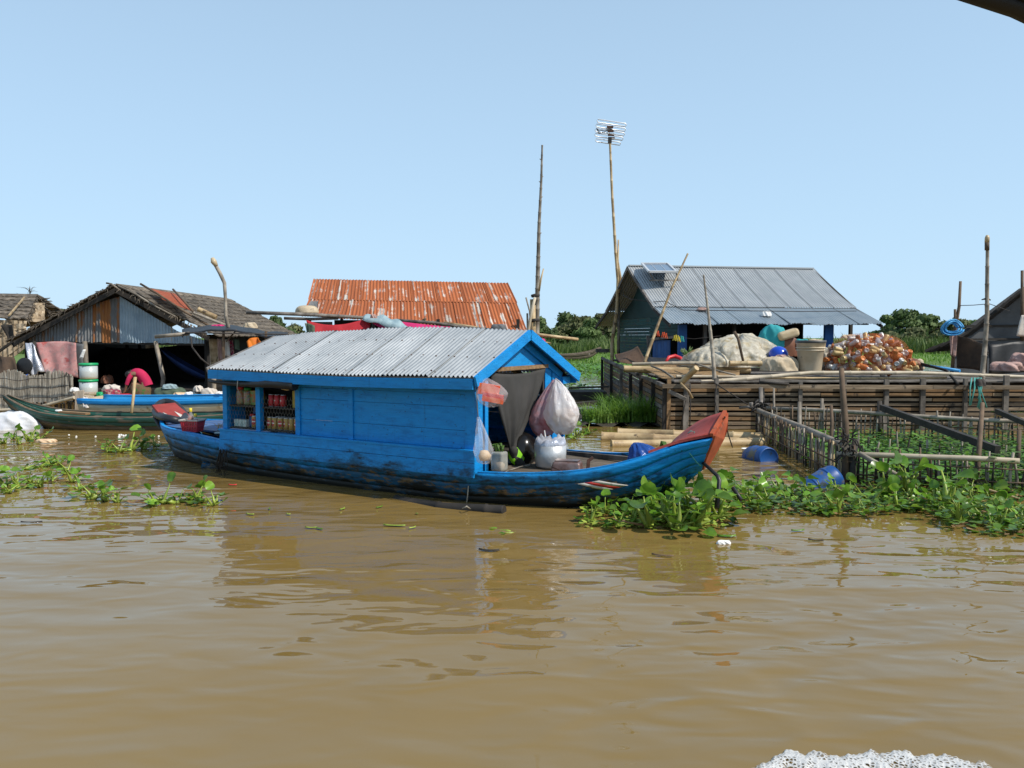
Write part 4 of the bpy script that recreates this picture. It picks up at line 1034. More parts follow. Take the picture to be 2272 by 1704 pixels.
# steel box stove
b0 = W(1259, 1049, .262); R = Matrix.Rotation(BA + .25, 3, 'Z'); t = thing('metal_box', 'sooty steel cooking box lying on the foredeck', 'stove', b0, BA + .25)
g = MB(); g.box(b0 + V(0, 0, .05), (.27, .17, .10), R, taper=.84); o = g.build('box_body', M['stove'], t); md = o.modifiers.new('soft', 'BEVEL'); md.width = .018; md.segments = 3
g = MB(); g.box(b0 + V(.0, 0, .105), (.20, .11, .012), R); g.build('box_lid', M['stove'], t)
g = MB(); g.tube([b0 + R @ V(-.12, -.088, .06), b0 + R @ V(0, -.094, .02), b0 + R @ V(.13, -.09, .015)], .004, n=5); g.build('handle', M['iron'], t)
# rack of thin wire, iron peg, knife-like sliver
g = MB()
for a, b_ in (((1128, 1044), (1178, 1030)), ((1150, 1036), (1196, 1031)), ((1120, 1049), (1130, 1043))):
    g.tube([W(a[0], a[1], .27), W(*[(a[0]+b_[0])/2, (a[1]+b_[1])/2 - 1], .275), W(b_[0], b_[1], .275)], .0045, n=5)
g.tube([W(1178, 1030, .275), W(1179, 1030, .275) + V(0, 0, .03), W(1196, 1031, .275) + V(0, 0, .028), W(1196, 1033, .27)], .0045, n=5)
one(g, 'wire_rack', M['wire'], 'thin wire rack lying in front of the pot on the foredeck', 'rack')
g = MB(); b0 = W(1304, 1047, .262); g.beam(b0, b0 + V(.006, 0, .095), .028, .028, up=(1, 0, 0)); g.beam(b0 + V(.0, 0, .09), b0 + V(.045, 0, .125), .024, .022, up=(0, 1, 0))
one(g, 'iron_cleat', M['iron'], 'bent rusty iron cleat standing on the foredeck', 'cleat')
# blue rubbish bag in the bow
c = P(1436, 1012, 6.72)
t = blob_bag('rubbish_bag', c, .145, .13, .13, P(1409, 982, 6.75), M['bagblue'], 'dark blue plastic bag standing behind the bow gunwale', 41, None, wr=.13)
g = MB(); p0 = P(1462, 996, 6.70); e = P(1480, 1002, 6.62); q = P(1466, 978, 6.68)
g.slab([[p0, p0 + V(.03, 0, .02)], [q, q + V(.05, .02, -.01)], [e, e + V(.01, 0, 0)]], .002); one(g, 'loose_leaf', M['leafgreen'], 'single green leaf lying on the dark blue bag in the bow', 'leaf')
# inner tube hung over the stern
pts = []
for (x, y, Y) in ((214, 470, 9.98), (228, 385, 10.08), (275, 308, 10.20), (350, 270, 10.30), (440, 268, 10.32), (540, 300, 10.30), (640, 370, 10.22), (715, 455, 10.10), (748, 545, 9.9), (700, 605, 9.65), (600, 602, 9.50), (480, 576, 9.48), (370, 550, 9.55), (280, 520, 9.72)):
    pts.append(P(320 + x / 8.3, 860 + y / 8.3, Y))
fine = []
for i in range(len(pts)):
    p0, p1, p2, p3 = pts[i-1], pts[i], pts[(i+1) % len(pts)], pts[(i+2) % len(pts)]
    for k in range(4):
        t_ = k / 4; fine.append(.5 * ((2*p1) + (p2-p0)*t_ + (2*p0-5*p1+4*p2-p3)*t_*t_ + (3*p1-p0-3*p2+p3)*t_**3))
t = thing('inner_tube', 'black rubber inner tube looped over the raised stern of the blue boat', 'tyre', (fine[0].x, fine[0].y, .2))
g = MB(); g.tube(fine, .046, n=12, closed=True); g.build('tube_ring', M['rubber'], t)
g = MB(); g.tube([P(346, 925, 9.92), P(358, 945, 9.84), P(372, 960, 9.80), P(379, 970, 9.78)], [.045, .05, .036, .012], n=10, squash=.5); g.build('tube_flap', M['rubber'], t)
# red basket with two bottles
b0 = W(428, 957, .365); R = Matrix.Rotation(BA + .35, 3, 'Z')
t = thing('plastic_basket', 'red slotted plastic basket on the stern deck', 'basket', b0, BA + .35)
def quad_ring(hx, hy, z): return [b0 + R @ V(a*hx, b_*hy, z) for a, b_ in ((-1, -1), (1, -1), (1, 1), (-1, 1))]
g = MB(); lo, hi = quad_ring(.085, .06, 0), quad_ring(.105, .078, .125)
for k in range(4):
    a, b_, c_, d = lo[k], lo[(k+1) % 4], hi[(k+1) % 4], hi[k]
    nb = 9
    g.slab([[a, b_], [a.lerp(d, .12), b_.lerp(c_, .12)]], .005, smooth=False); g.slab([[a.lerp(d, .86), b_.lerp(c_, .86)], [d, c_]], .005, smooth=False)
    g.slab([[a.lerp(d, .46), b_.lerp(c_, .46)], [a.lerp(d, .56), b_.lerp(c_, .56)]], .005, smooth=False)
    for q in range(nb + 1):
        u0 = q / nb - .032; u1 = q / nb + .032; u0 = max(0, u0); u1 = min(1, u1)
        g.slab([[a.lerp(b_, u0), a.lerp(b_, u1)], [d.lerp(c_, u0), d.lerp(c_, u1)]], .004, smooth=False)
g.add(lo, [(0, 1, 2, 3)]); g.build('basket_wall', M['basket'], t)
g = MB(); rim = quad_ring(.112, .084, .128)
for k in range(4): g.beam(rim[k], rim[(k+1) % 4], .016, .014)
g.build('basket_rim', M['white'], t)
for (dx, dy, h_, lab, liq) in ((-.035, .02, .245, 'tall clear bottle with a yellow cap and orange drink in the basket', .14), (.035, .0, .185, 'shorter clear bottle with a yellow cap in the basket', .05)):
    bb = b0 + R @ V(dx, dy, .01); t = thing('drink_bottle', lab, 'bottle', bb)
    g = MB(); g.lathe([(0, 0), (.034, 0), (.036, .02), (.036, h_*.55), (.03, h_*.66), (.014, h_*.80), (.013, h_*.86)], bb, n=14); g.build('bottle_body', M['bottle'], t)
    g = MB(); g.lathe([(0, .004), (.030, .004), (.032, .02), (.032, liq), (0, liq)], bb, n=14); g.build('bottle_drink', M['sauce'], t)
    g = MB(); g.lathe([(.016, h_*.84), (.017, h_*.87), (.017, h_), (0, h_ + .002)], bb, n=12); g.build('bottle_cap', M['yellowcap'], t)
g = MB()
for k in range(7):
    p0 = W(482 + k*1.8, 957, .36); g.tube([p0, p0 + V(U(-.02, .02), 0, .05), p0 + V(U(-.05, .05), 0, U(.07, .11))], [.003, .003, .002], n=4)
one(g, 'straw_tuft', M['bamboo'], 'little tuft of dry straw at the back of the stern deck', 'straw')
g = MB(); g.tube([B(1.55, -.60, .375), B(1.7, -.66, .39), B(1.86, -.74, .40)], [.022, .02, .012], n=8, squash=.6); one(g, 'rag', M['clothF'], 'pale blue rag on the stern deck edge', 'rag')
# floating bamboo log tied alongside, its rope, submerged plank end
g = MB(); bamboo(g, [W(880, 1112, -.03), W(985, 1128, -.01), W(1119, 1134, .012)], .05, .047, n=12, seg=.45)
one(g, 'floating_log', M['darkwood'], 'wet dark bamboo log floating along the hull of the blue boat', 'log')
g = MB()
p = [hull_pt(4.92, .25, .03), hull_pt(4.88, .55, .05), hull_pt(4.8, .85, .10)]
g.tube([BM @ q for q in p] + [W(1036, 1124, .03)], [.006, .006, .006, .009], n=6); g.tube([W(1026, 1128, .03), W(1036, 1124, .06), W(1043, 1129, .02)], .006, n=5)
one(g, 'mooring_rope', M['rope'], 'frayed pale rope tying the dark floating log to the hull', 'rope')
g = MB(); bamboo(g, [W(452, 1035, .012), W(560, 1046, -.03)], .05, .05, n=10); one(g, 'floating_log', M['hull'], 'half sunk bluish log floating under the stern quarter', 'log')
# bent pipe anchor at the bow and teal cord
g = MB(); pp = [P(1555, 1022, 6.36), P(1575, 1040, 6.25), P(1592, 1056, 6.14), P(1596, 1066, 6.12), P(1594, 1090, 6.08), P(1590, 1128, 6.02)]
g.tube(pp, [.015, .015, .016, .017, .018, .02], n=10); g.tube([P(1626, 1083, 6.2), P(1634, 1094, 6.15), P(1645, 1110, 6.1)], .016, n=8)
one(g, 'anchor_pipe', M['pipe'], 'bent dark steel pipe hanging from the bow into the water hyacinths', 'pipe')
g = MB(); g.tube([P(1526, 962, 6.45), P(1533, 956, 6.43), P(1541, 958, 6.42), P(1536, 970, 6.42), P(1524, 978, 6.40), P(1522, 988, 6.36), P(1530, 1005, 6.28), P(1546, 1026, 6.30), P(1556, 1035, 6.33)], .004, n=5)
one(g, 'teal_cord', M['ropeteal'], 'thin teal cord knotted round the red bow', 'cord')
g = MB(); g.tube([P(1608, 925, 6.36), P(1616, 965, 7.2), P(1625, 992, 8.0)], .006, n=5); one(g, 'bow_rope', M['ropedark'], 'dark rope hanging from the tip of the red bow to the logs', 'rope')
# ------------------------------------------------------------------ right: slatted pen, bamboo, house with the grey roof
def corr(p00, p10, p01, p11, nc, amp=.009, nv=4, per=8, sag=None, rag=0.0):
    """corrugated sheet: p00-p10 along the ridge, p01-p11 along the eave"""
    p00, p10, p01, p11 = map(Vector, (p00, p10, p01, p11)); n = nc * per + 1
    nr = (p10 - p00).cross(p01 - p00).normalized()
    if nr.z < 0: nr = -nr
    Wd, Ld = (p10 - p00).length, (p01 - p00).length
    G = []; UVs = []; sd_ = U(0, 50)
    for i in range(n):
        u = i / (n - 1); row = []; ur = []
        for j in range(nv + 1):
            v = j / nv; vv = v + (rag * noise1(u * 6, sd_) if j == nv else 0)
            p = p00.lerp(p10, u).lerp(p01.lerp(p11, u), vv) + nr * (amp * math.cos(2 * math.pi * nc * u) + (sag(u, v) if sag else 0))
            row.append(p); ur.append((u * Wd, v * Ld))
        G.append(row); UVs.append(ur)
    m = MB(); m.grid(G, uv=UVs); return m

FY = 12.0
C0 = V(2.34, FY, 0); C1 = V(2.30, 20.0, 0)
pen = thing('slatted_pen', 'low floating pen walled with weathered horizontal slats in front of the grey roofed house', 'pen', C0)
def frail(x): return .665 - .004 * (x - 2.34)
# front wall: slats row by row, staggered joints
for r_ in range(9):
    z = .60 - r_ * .072 + U(-.004, .004); x = 2.30; k = 0
    while x < 8.3:
        L = U(1.9, 2.8) if k else U(1.2, 2.4)
        xe = min(8.35, x + L); g = MB(); hh = .046 + U(-.004, .004)
        g.beam(V(x, FY + .03, z + U(-.006, .006)), V(xe - .012, FY + .03, z + U(-.006, .006)), .016, hh, up=(0, 0, 1)); g.build('slat', M['slat'] if U(0, 1) < .75 else M['tanslat'], pen); x = xe; k += 1
xs_ = [2.36, 2.62, 3.10, 3.77, 4.35, 5.0, 5.65, 6.2, 6.85, 7.45, 8.1]
for k, x in enumerate(xs_):
    g = MB(); top = .80 + U(-.04, .04) if k % 2 else .74 + U(-.02, .05)
    g.beam(V(x, FY - .012, -.25), V(x + U(-.015, .015), FY - .012, top), .062 + U(-.012, .02), .045, up=(0, 1, 0)); g.build('post', M['wood'] if k else M['tanslat'], pen)
x = 2.26
for k in range(3):
    xe = x + (2.05 if k == 0 else 2.0); g = MB(); g.beam(V(x, FY - .060, frail(x)), V(xe, FY - .060, frail(xe) + U(-.006, .006)), .032, .062, up=(0, 0, 1)); g.build('top_rail', M['slat'], pen); x = xe + .006
# left wall, running back
def LW(t, z, o=0.0): p = C0.lerp(C1, t); return V(p.x - o, p.y, z + .20 * t)
for r_ in range(12):
    z = .59 - r_ * .072; t0 = 0.02
    for te in (.30, .62, .99):
        g = MB(); g.beam(LW(t0, z + U(-.006, .006)), LW(te - .004, z + U(-.006, .006)), .012, .058, up=(0, 0, 1)); g.build('slat', M['wood'] if U(0, 1) < .5 else M['tanslat'], pen); t0 = te
for t_ in (.0, .12, .27, .42, .58, .78, 1.0):
    g = MB(); g.beam(LW(t_, -.2, .035), LW(t_, .68 + U(-.02, .05), .035), .05, .06, up=(1, 0, 0)); g.build('post', M['darkwood'] if U(0, 1) < .6 else M['wood'], pen)
g = MB(); g.beam(LW(0.0, .672, .05), LW(.10, .672, .05), .05, .05); g.build('top_rail', M['wood'], pen)
g = MB(); g.beam(LW(.105, .672, .05), LW(.24, .66, .05), .05, .045); g.build('top_rail', M['wood'], pen)
g = MB(); g.beam(LW(.30, .66, .05), LW(.99, .665, .05), .05, .05); g.build('top_rail', M['wood'], pen)
g = MB(); g.beam(P(1484, 868, 11.88), P(1522, 886, 11.80), .05, .05); g.build('rail_offcut', M['wood'], pen)
# deck of loose boards behind the front wall, carrying the heap
for k in range(16):
    y = FY + .14 + k * .185; g = MB(); g.beam(V(2.42 + U(0, .05), y, .735 + U(-.01, .01)), V(8.2, y + U(-.03, .03), .735 + U(-.01, .01)), .17, .02); g.build('deck_board', M['wood'], pen)
for k in range(6):
    g = MB(); x = 2.6 + k * 1.1; g.beam(V(x, FY + .06, .69), V(x, FY + 3.1, .69), .05, .06); g.build('joist', M['darkwood'], pen)
g = MB(); g.box(V(5.3, FY + 1.6, .30), (5.8, .03, .76)); g.build('back_wall', M['void'], pen)

def pole(name, pts, r0, r1, mat, label, kind='b', n=8, cat='pole', seg=.3, group=None):
    g = MB()
    if kind == 'b': bamboo(g, pts, r0, r1, n=n, seg=seg)
    else: g.tube(pts, [r0 + (r1 - r0) * i / (len(pts) - 1) for i in range(len(pts))], n=n)
    return one(g, name, mat, label, cat, group)
# bamboo lying on the pen
pole('bamboo_cane', [P(1403, 808, 13.0), P(1480, 806, 12.8), P(1578, 806, 12.6)], .028, .03, M['paleb'], 'pale bamboo cane lying across the left end of the pen')
pole('bamboo_cane', [P(1384, 818, 13.2), P(1470, 822, 13.1), P(1665, 822, 13.0)], .055, .05, M['bamboo'], 'thick tan bamboo cane under the tarpaulin heap', seg=.5)
pole('bamboo_cane', [P(1500, 835, 12.4), P(1640, 836, 12.4), P(1760, 833, 12.5)], .024, .02, M['paleb'], 'thin straight cane along the front edge of the pen')
pole('bamboo_cane', [P(1555, 848, 12.1), P(1640, 842, 12.12), P(1800, 827, 12.2), P(2030, 827, 12.3), P(2272, 836, 12.3)], .032, .026, M['paleb'], 'long pale bamboo cane lying along the whole top of the pen', seg=.4)
pole('bamboo_cane', [P(1700, 838, 12.3), P(1850, 840, 12.3), P(2100, 838, 12.35)], .02, .02, M['bamboo'], 'brownish cane half hidden below the long pale cane')
pole('crooked_stick', [P(1445, 812, 12.8), P(1470, 822, 12.4), P(1494, 838, 12.0)], .016, .018, M['greyb'], 'crooked grey stick leaning on the corner post of the pen', 's')
pole('crooked_stick', [P(1520, 797, 12.9), P(1548, 808, 12.6), P(1590, 822, 12.4), P(1632, 832, 12.2)], .016, .014, M['greyb'], 'crooked dark stick lying across the canes below the tarpaulin', 's')
pole('bamboo_stub', [P(1513, 848, 11.95), P(1546, 816, 11.7)], .045, .042, M['bamboo'], 'short thick bamboo stub tied slanting to the corner of the pen', n=12, seg=.5)
pole('split_stick', [P(1510, 850, 11.75), P(1528, 868, 11.7), P(1536, 884, 11.68)], .016, .02, M['bamboo'], 'pale split stick hanging over the corner rail of the pen', 's')
pole('bamboo_cane', [P(1618, 806, 12.7), P(1690, 806, 12.7)], .04, .04, M['bamboo'], 'short stout cane end sticking out under the tarpaulin')
pole('dark_plank_stick', [P(1685, 848, 11.95), P(1750, 852, 11.9)], .02, .02, M['darkwood'], 'short dark stick lying on the front rail of the pen', 's')
pole('leaning_pole', [P(1526, 563, 14.2), P(1490, 640, 14.0), P(1462, 715, 13.9), P(1430, 804, 13.7)], .016, .03, M['bamboo'], 'slanting bamboo pole leaning to the right in front of the grey roof')
pole('upright_cane', [P(1561, 610, 12.3), P(1571, 690, 12.25), P(1580, 770, 12.2), P(1586, 850, 12.1)], .014, .036, M['greyb'], 'thin knobbly upright cane standing at the front of the pen below the roof', seg=.16)
pole('broken_stick', [P(1629, 736, 12.9), P(1638, 752, 12.85), P(1649, 802, 12.7)], .028, .02, M['stick'], 'short broken stick standing in the tarpaulin heap', 's')
t = thing('orange_pipe', 'reddish plastic pipe lying with the canes on the front of the pen', 'pipe', P(1500, 845, 12.2))
g = MB(); g.tube([P(1520, 850, 12.2), P(1600, 846, 12.18), P(1640, 841, 12.15)], .03, n=10); g.build('pipe_body', M['tub'], t)
g = MB(); g.tube([P(2000, 803, 13.2), P(2060, 812, 12.8), P(2130, 823, 12.4)], .025, n=8); one(g, 'blue_pipe', M['ropeblue'], 'bright blue plastic pipe sloping down at the right end of the pen', 'pipe')
pole('dark_bar', [P(2040, 806, 12.9), P(2100, 822, 12.5), P(2126, 853, 11.9)], .022, .02, M['darkwood'], 'dark bar sloping over the rail right of the blue pipe', 's')
# nets and cloth draped at the left end
def drape(name, corners, mat, label, cat='net', n=14, m_=10, amp=.05, seed=1, th=.004, sag=.0):
    r = random.Random(seed); ph = [r.uniform(0, 6) for _ in range(6)]; a, b_, c_, d = [Vector(q) for q in corners]; G = []
    for i in range(n):
        u = i / (n-1); row = []
        for j in range(m_):
            v = j / (m_-1); p = a.lerp(b_, u).lerp(d.lerp(c_, u), v)
            p = p + V(.3*math.sin(9*u + ph[3]), .6 * math.sin(7*u + ph[0] + 3*v) + .3*math.sin(15*u + ph[1]), .35 * math.sin(6*v + 5*u + ph[2])) * amp - V(0, 0, sag * math.sin(math.pi * u) * (1 - v * .5))
            row.append(p)
        G.append(row)
    g = MB(); g.slab(G, th, uv=[[(i / n * 2, j / m_ * 2) for j in range(m_)] for i in range(n)]); return one(g, name, mat, label, cat)
drape('fishing_net', (P(1362, 788, 15.0), P(1416, 770, 14.6), P(1440, 806, 13.7), P(1372, 806, 13.9)), M['netbrown'], 'brown fishing net draped in a peak at the back corner of the pen', seed=4)
drape('fishing_net', (P(1405, 810, 13.6), P(1640, 812, 13.2), P(1640, 838, 12.4), P(1470, 838, 12.4)), M['nettan'], 'tan fishing net spread over the canes at the left of the pen', seed=5, n=26, amp=.04)
g = MB(); pts = [P(1478, 802, 13.4), P(1484, 793, 13.5), P(1498, 790, 13.55), P(1510, 795, 13.5), P(1517, 804, 13.4)]
g.tube(pts, [.02, .032, .036, .032, .02], n=9); one(g, 'red_hoop', M['redplastic'], 'bright red plastic hoop lying on the brown net', 'hoop')
drape('dark_sheet', (P(1436, 792, 14.6), P(1530, 792, 14.6), P(1530, 806, 14.2), P(1436, 806, 14.2)), M['black'], 'black plastic sheet behind the red hoop', 'sheet', seed=6)

# ---- heap on the pen
def lump(name, c, sx, sy, sz, mat, label, cat, seed, n=48, m_=24, rough=.12, flat=.35, ret=False, fold=1.0, pleat=0.0):
    """folded heap or stuffed bundle: creased dome with a ragged foot"""
    r = random.Random(seed); ph = [r.uniform(0, 6.28) for _ in range(8)]; G = []
    for i in range(n + 1):
        a = 2 * math.pi * i / n; row = []
        for j in range(m_):
            v = j / (m_ - 1); th = v * math.pi * .5
            k = 1 + rough * (math.sin(3*a + ph[0]) + .6 * math.sin(5*a + ph[1] + 4*v) + fold * (.8 - 1.6 * abs(math.sin(4*a + ph[2] + 3*v))) * .7 + .4 * math.sin(9*a + ph[3] + 7*v))
            zz = 1 + rough * (.8 * math.sin(2*a + ph[4]) + .6 * math.sin(4*a + ph[5] + 3*v)) * (1 - v) ** .3
            if pleat:
                pl = crease(V(math.cos(a) * 2.4, math.sin(a) * 2.4, v * .5 + seed), 1.0, pleat) + crease(V(math.cos(a) * 5.5, math.sin(a) * 5.5, v * .9 + seed), 1.0, pleat * .5); k += pl * (1 - v) ** .4; zz *= 1 + pl * .8
            row.append(c + V(math.cos(a) * sx * math.cos(th) ** flat * k, math.sin(a) * sy * math.cos(th) ** flat * k, sz * math.sin(th) * zz))
        row = [p + (p - c).normalized() * (crease(p, 1.0 / max(.06, min(sx, sy, sz)), fold * rough * 1.3 * min(sx, sy, sz), seed) + crease(p, 2.6 / max(.06, min(sx, sy, sz)), fold * rough * .6 * min(sx, sy, sz), seed + 5)) for p in row]
        G.append(row)
    G[-1] = G[0]
    g = MB(); g.grid([list(reversed(q)) for q in G])
    if ret: return g
    return one(g, name, mat, label, cat)
lump('tarpaulin_heap', P(1640, 812, 13.5), .66, .50, .43, M['tarpwhite'], 'big heap of crumpled translucent tarpaulin on the pen', 'tarpaulin', 51, n=150, m_=50, rough=.07, flat=.8, pleat=.16)
lump('tarpaulin_fold', P(1575, 812, 13.3), .42, .35, .26, M['tarpwhite'], 'low grey white fold of tarpaulin left of the big heap', 'tarpaulin', 52, n=110, m_=34, rough=.07, flat=.8, pleat=.18)
t_b = P(1740, 800, 13.7)
lump('brown_tub', P(1738, 790, 14.0), .25, .22, .33, M['tub'], 'brown tub standing behind the blue ball', 'tub', 53, rough=.02, flat=.18, fold=0)
lump('cloth_bundle', P(1716, 770, 14.0), .24, .2, .36, M['tealcloth'], 'teal cloth bundle piled on top of the heap', 'bundle', 54, n=40, m_=20, rough=.09, flat=.5)
# squashed jerry can
g = MB(); c = P(1748, 742, 13.8); R = Matrix.Rotation(-.28, 3, 'Y'); g.box(c, (.36, .2, .15), R); o = one(g, 'jerry_can', M['jerry'], 'yellowed squashed jerry can lying on top of the brown tub', 'can')
md = o.modifiers.new('soft', 'BEVEL'); md.width = .055; md.segments = 4
g = MB(); c = P(1727, 787, 13.05)
g.lathe([(.0, -.14)] + [(.155 * math.sin(a), -.14 * math.cos(a)) for a in np.linspace(.2, 2.9, 14)] + [(0, .14)], c, n=24); one(g, 'blue_ball', M['ball'], 'shiny dark blue ball sitting in a beige sack', 'ball')
lump('open_sack', P(1731, 822, 12.85), .285, .2, .20, M['sack'], 'slumped beige sack holding the blue ball', 'sack', 56, n=90, m_=24, rough=.06, flat=.34, pleat=.08)
lump('food_scraps', P(1736, 793, 12.82), .10, .06, .04, M['clothE'], 'small reddish scraps lying in the beige sack', 'scraps', 57, rough=.1)
b0 = P(1797, 824, 12.8); t = thing('plastic_bucket', 'tall beige plastic bucket with a dark rim on the pen', 'bucket', b0)
g = MB(); g.lathe([(0, 0), (.165, 0), (.175, .02), (.215, .44), (.225, .445), (.225, .47), (.215, .47), (.20, .44), (.16, .03), (0, .03)], b0, n=28); o = g.build('bucket_body', M['bucket'], t); 
for zz in (.33, .37): 
    g = MB(); g.lathe([(.205 + (zz-.33)*.1, zz), (.222 + (zz-.33)*.1, zz + .004), (.222 + (zz-.33)*.1, zz + .018), (.208 + (zz-.33)*.1, zz + .022)], b0, n=28); g.build('bucket_ridge', M['bucket'], t)
g = MB(); g.lathe([(.226, .455), (.238, .46), (.238, .50), (.222, .50), (.205, .45), (.19, .30), (0, .29)], b0, n=28); g.build('bucket_rim', M['rim'], t)
lump('foam_chunk', P(1822, 812, 13.2), .13, .12, .30, M['tarpwhite'], 'pale crumpled plastic behind the beige bucket', 'plastic', 58, rough=.12)
lump('foam_chunk', P(1808, 768, 13.6), .14, .10, .10, M['jerry'], 'pale yellow lump behind the bucket rim', 'lump', 59, rough=.14)
lump('cloth_scrap', P(1778, 764, 13.9), .12, .1, .08, M['tealcloth'], 'small teal scrap beside the jerry can', 'cloth', 60)
# net bag of crushed cans
def crushed(seed, mat):
    r = random.Random(seed); ph = [r.uniform(0, 6.28) for _ in range(4)]
    m = MB(); prof = [(0, 0), (.026, 0), (.032, .008), (.033, .03), (.033, .06), (.033, .09), (.033, .112), (.027, .12), (.024, .118), (0, .114)]
    dent = r.uniform(.0, .4); m.lathe(prof, n=12, wob=lambda a, i: 1 - dent * max(0, math.sin(a + ph[0])) * (.35 + .65 * math.sin(i * .7 + ph[1]) ** 2))
    return m.mesh('crushed_can', mat)
cmesh = [crushed(100 + k, M[q]) for k, q in enumerate(('canA', 'canB', 'canC', 'canD', 'canA', 'canD', 'canA', 'canB'))]
cc = P(1922, 822, 13.1); rr = random.Random(77); pts_ = []
def pile_h(x, y): 
    q = 1 - (abs(x) / .66) ** 2.6 - (abs(y) / .50) ** 2.4
    return .54 * max(0, q) ** .42
k = 0; tries = 0
while k < 235 and tries < 9000:
    tries += 1; x, y = rr.uniform(-.66, .66), rr.uniform(-.50, .22); z = pile_h(x, y) * rr.uniform(.0, 1.0)
    hh_ = pile_h(x, y)
    if hh_ <= .02 or (hh_ - z > .10 and y > -.30 and abs(x) < .55): continue
    p = V(cc.x + x, cc.y + y, cc.z + .03 + z * .93)
    if any((p - q).length < .068 for q in pts_[-235:]): continue
    pts_.append(p); m_ = cmesh[rr.randrange(8)]
    tag(inst('crushed_can', m_, p, (rr.uniform(0, 6.28), rr.uniform(0, 6.28), rr.uniform(0, 6.28)), rr.uniform(1.1, 1.4)),
        'one of the empty drink cans packed in the orange net bag', 'can', 'crushed cans in the orange net bag'); k += 1
g = MB(); G = []; UVs = []
for i in range(41):
    a = 2 * math.pi * i / 40; row = []; ur = []
    for j in range(13):
        th = j / 12 * math.pi / 2; k_ = 1 + .03 * math.sin(5*a) ; ca, sa = math.cos(a), math.sin(a)
        row.append(cc + V(.70 * ca * math.cos(th) ** .55 * k_, -.12 + .47 * sa * math.cos(th) ** .55 * k_, .595 * math.sin(th) ** .85 * (1 + .03 * math.sin(3*a)))); ur.append((i / 40 * 2.4, j / 12 * .8))
    G.append(row); UVs.append(ur)
g.grid(G, uv=UVs); one(g, 'net_bag', M['netorange'], 'large orange net bag stuffed with empty drink cans on the pen', 'net bag')
lump('brown_rag_heap', P(2016, 822, 13.0), .16, .15, .16, M['tub'], 'brown crumpled rag heap right of the net bag of cans', 'rags', 61, rough=.16, n=36)
lump('tan_bundle', P(2034, 818, 13.0), .10, .1, .14, M['sack'], 'small tan bundle at the end of the rag heap', 'bundle', 62, rough=.14)
lump('tan_bundle', P(1885, 750, 13.5), .14, .1, .05, M['sack'], 'tan bundle lying on top of the net bag', 'bundle', 63, rough=.14)

# ---- the house with the grey roof
PH = RAD(10); E0 = V(3.07, 15.5, 0); ax = V(math.cos(PH), math.sin(PH), 0); bk = V(-math.sin(PH), math.cos(PH), 0)
house = thing('floating_house', 'floating wooden house with a steep grey corrugated roof and a solar panel', 'house', E0, PH)
def Hh(u, v, z): return E0 + ax * u + bk * v + V(0, 0, z)
LH, DP = 4.55, 2.62; ZE, ZB, ZR = 1.66, 2.02, 2.99; VB = .92
NSH = 9
for side in (0, 1):
    for k in range(NSH):
        u0 = LH * k / NSH - .02; u1 = LH * (k + 1) / NSH + .02; dz = .003 * (k % 2)
        va, vb, vc = (DP, VB, 0.0) if side == 0 else (DP, 2*DP - VB, 2*DP)
        m = corr(Hh(u0, va, ZR + dz), Hh(u1, va, ZR + dz), Hh(u0, vb, ZB + dz), Hh(u1, vb, ZB + dz), 9, .010, sag=lambda u, v: -.03 * math.sin(v * math.pi)); m.build('roof_sheet', M['greyroof'], house)
        zd = U(-.02, .02)
        m = corr(Hh(u0, vb + (.06 if side == 0 else -.06), ZB + .0), Hh(u1, vb + (.06 if side == 0 else -.06), ZB + .0), Hh(u0, vc, ZE - .01 + zd), Hh(u1, vc, ZE + U(-.02, .02)), 9, .010, rag=.03); m.build('eave_sheet', M['skirt'], house)
m = MB(); m.beam(Hh(.02, DP, ZR + .012), Hh(LH - .02, DP, ZR + .012), .10, .03); m.build('ridge_cap', M['greyroof'], house)
ZF = .84
# gable walls (left one seen), planks below, sheeting above
def wall_planks(p0, p1, z0, z1, h, mat, name='wall_plank'):
    z = z0
    while z < z1 - .01:
        ze = min(z1, z + h); g = MB(); o_ = U(-.006, .006); d = (p1 - p0).normalized(); nn = V(-d.y, d.x, 0) * o_
        g.beam(V(p0.x, p0.y, (z + ze) / 2) + nn, V(p1.x, p1.y, (z + ze) / 2) + nn, .02, ze - z - .004); g.build(name, mat, house); z = ze
lw0, lw1 = Hh(.42, .55, 0), Hh(.42, 2*DP - .55, 0)
wall_planks(lw0.lerp(lw1, .40), lw1, ZF, 1.82, .075, M['teal'])
wall_planks(lw0, lw0.lerp(lw1, .40), 1.42, 1.82, .075, M['teal'])
m = MB(); u_ = .42
tri = [Hh(u_, .62, 1.82), Hh(u_, 2*DP - .62, 1.82), Hh(u_, DP, ZR - .06), Hh(u_, DP - .9, ZR - .72), Hh(u_, DP + .9, ZR - .72)]
m.add([tri[0], tri[1], tri[4], tri[2], tri[3]] + [p + ax * .02 for p in (tri[0], tri[1], tri[4], tri[2], tri[3])], [(0, 4, 3, 2, 1), (5, 6, 7, 8, 9), (0, 1, 6, 5), (1, 2, 7, 6), (2, 3, 8, 7), (3, 4, 9, 8), (4, 0, 5, 9)]); m.build('gable_sheet', M['tealdark'], house)
for a, b_ in ((0.0, VB), (VB, DP)):
    za, zb = (ZE, ZB) if a == 0 else (ZB, ZR)
    for mm in (0, 1):
        A_, B_ = (a, b_) if mm == 0 else (2*DP - a, 2*DP - b_)
        g = MB(); g.beam(Hh(.0, A_, za - .05), Hh(.0, B_, zb - .05), .03, .06); g.build('bargeboard', M['darkwood'] if a == 0 else M['wood'], house)
        g = MB(); g.beam(Hh(LH, A_, za - .05), Hh(LH, B_, zb - .05), .03, .06); g.build('bargeboard', M['darkwood'], house)
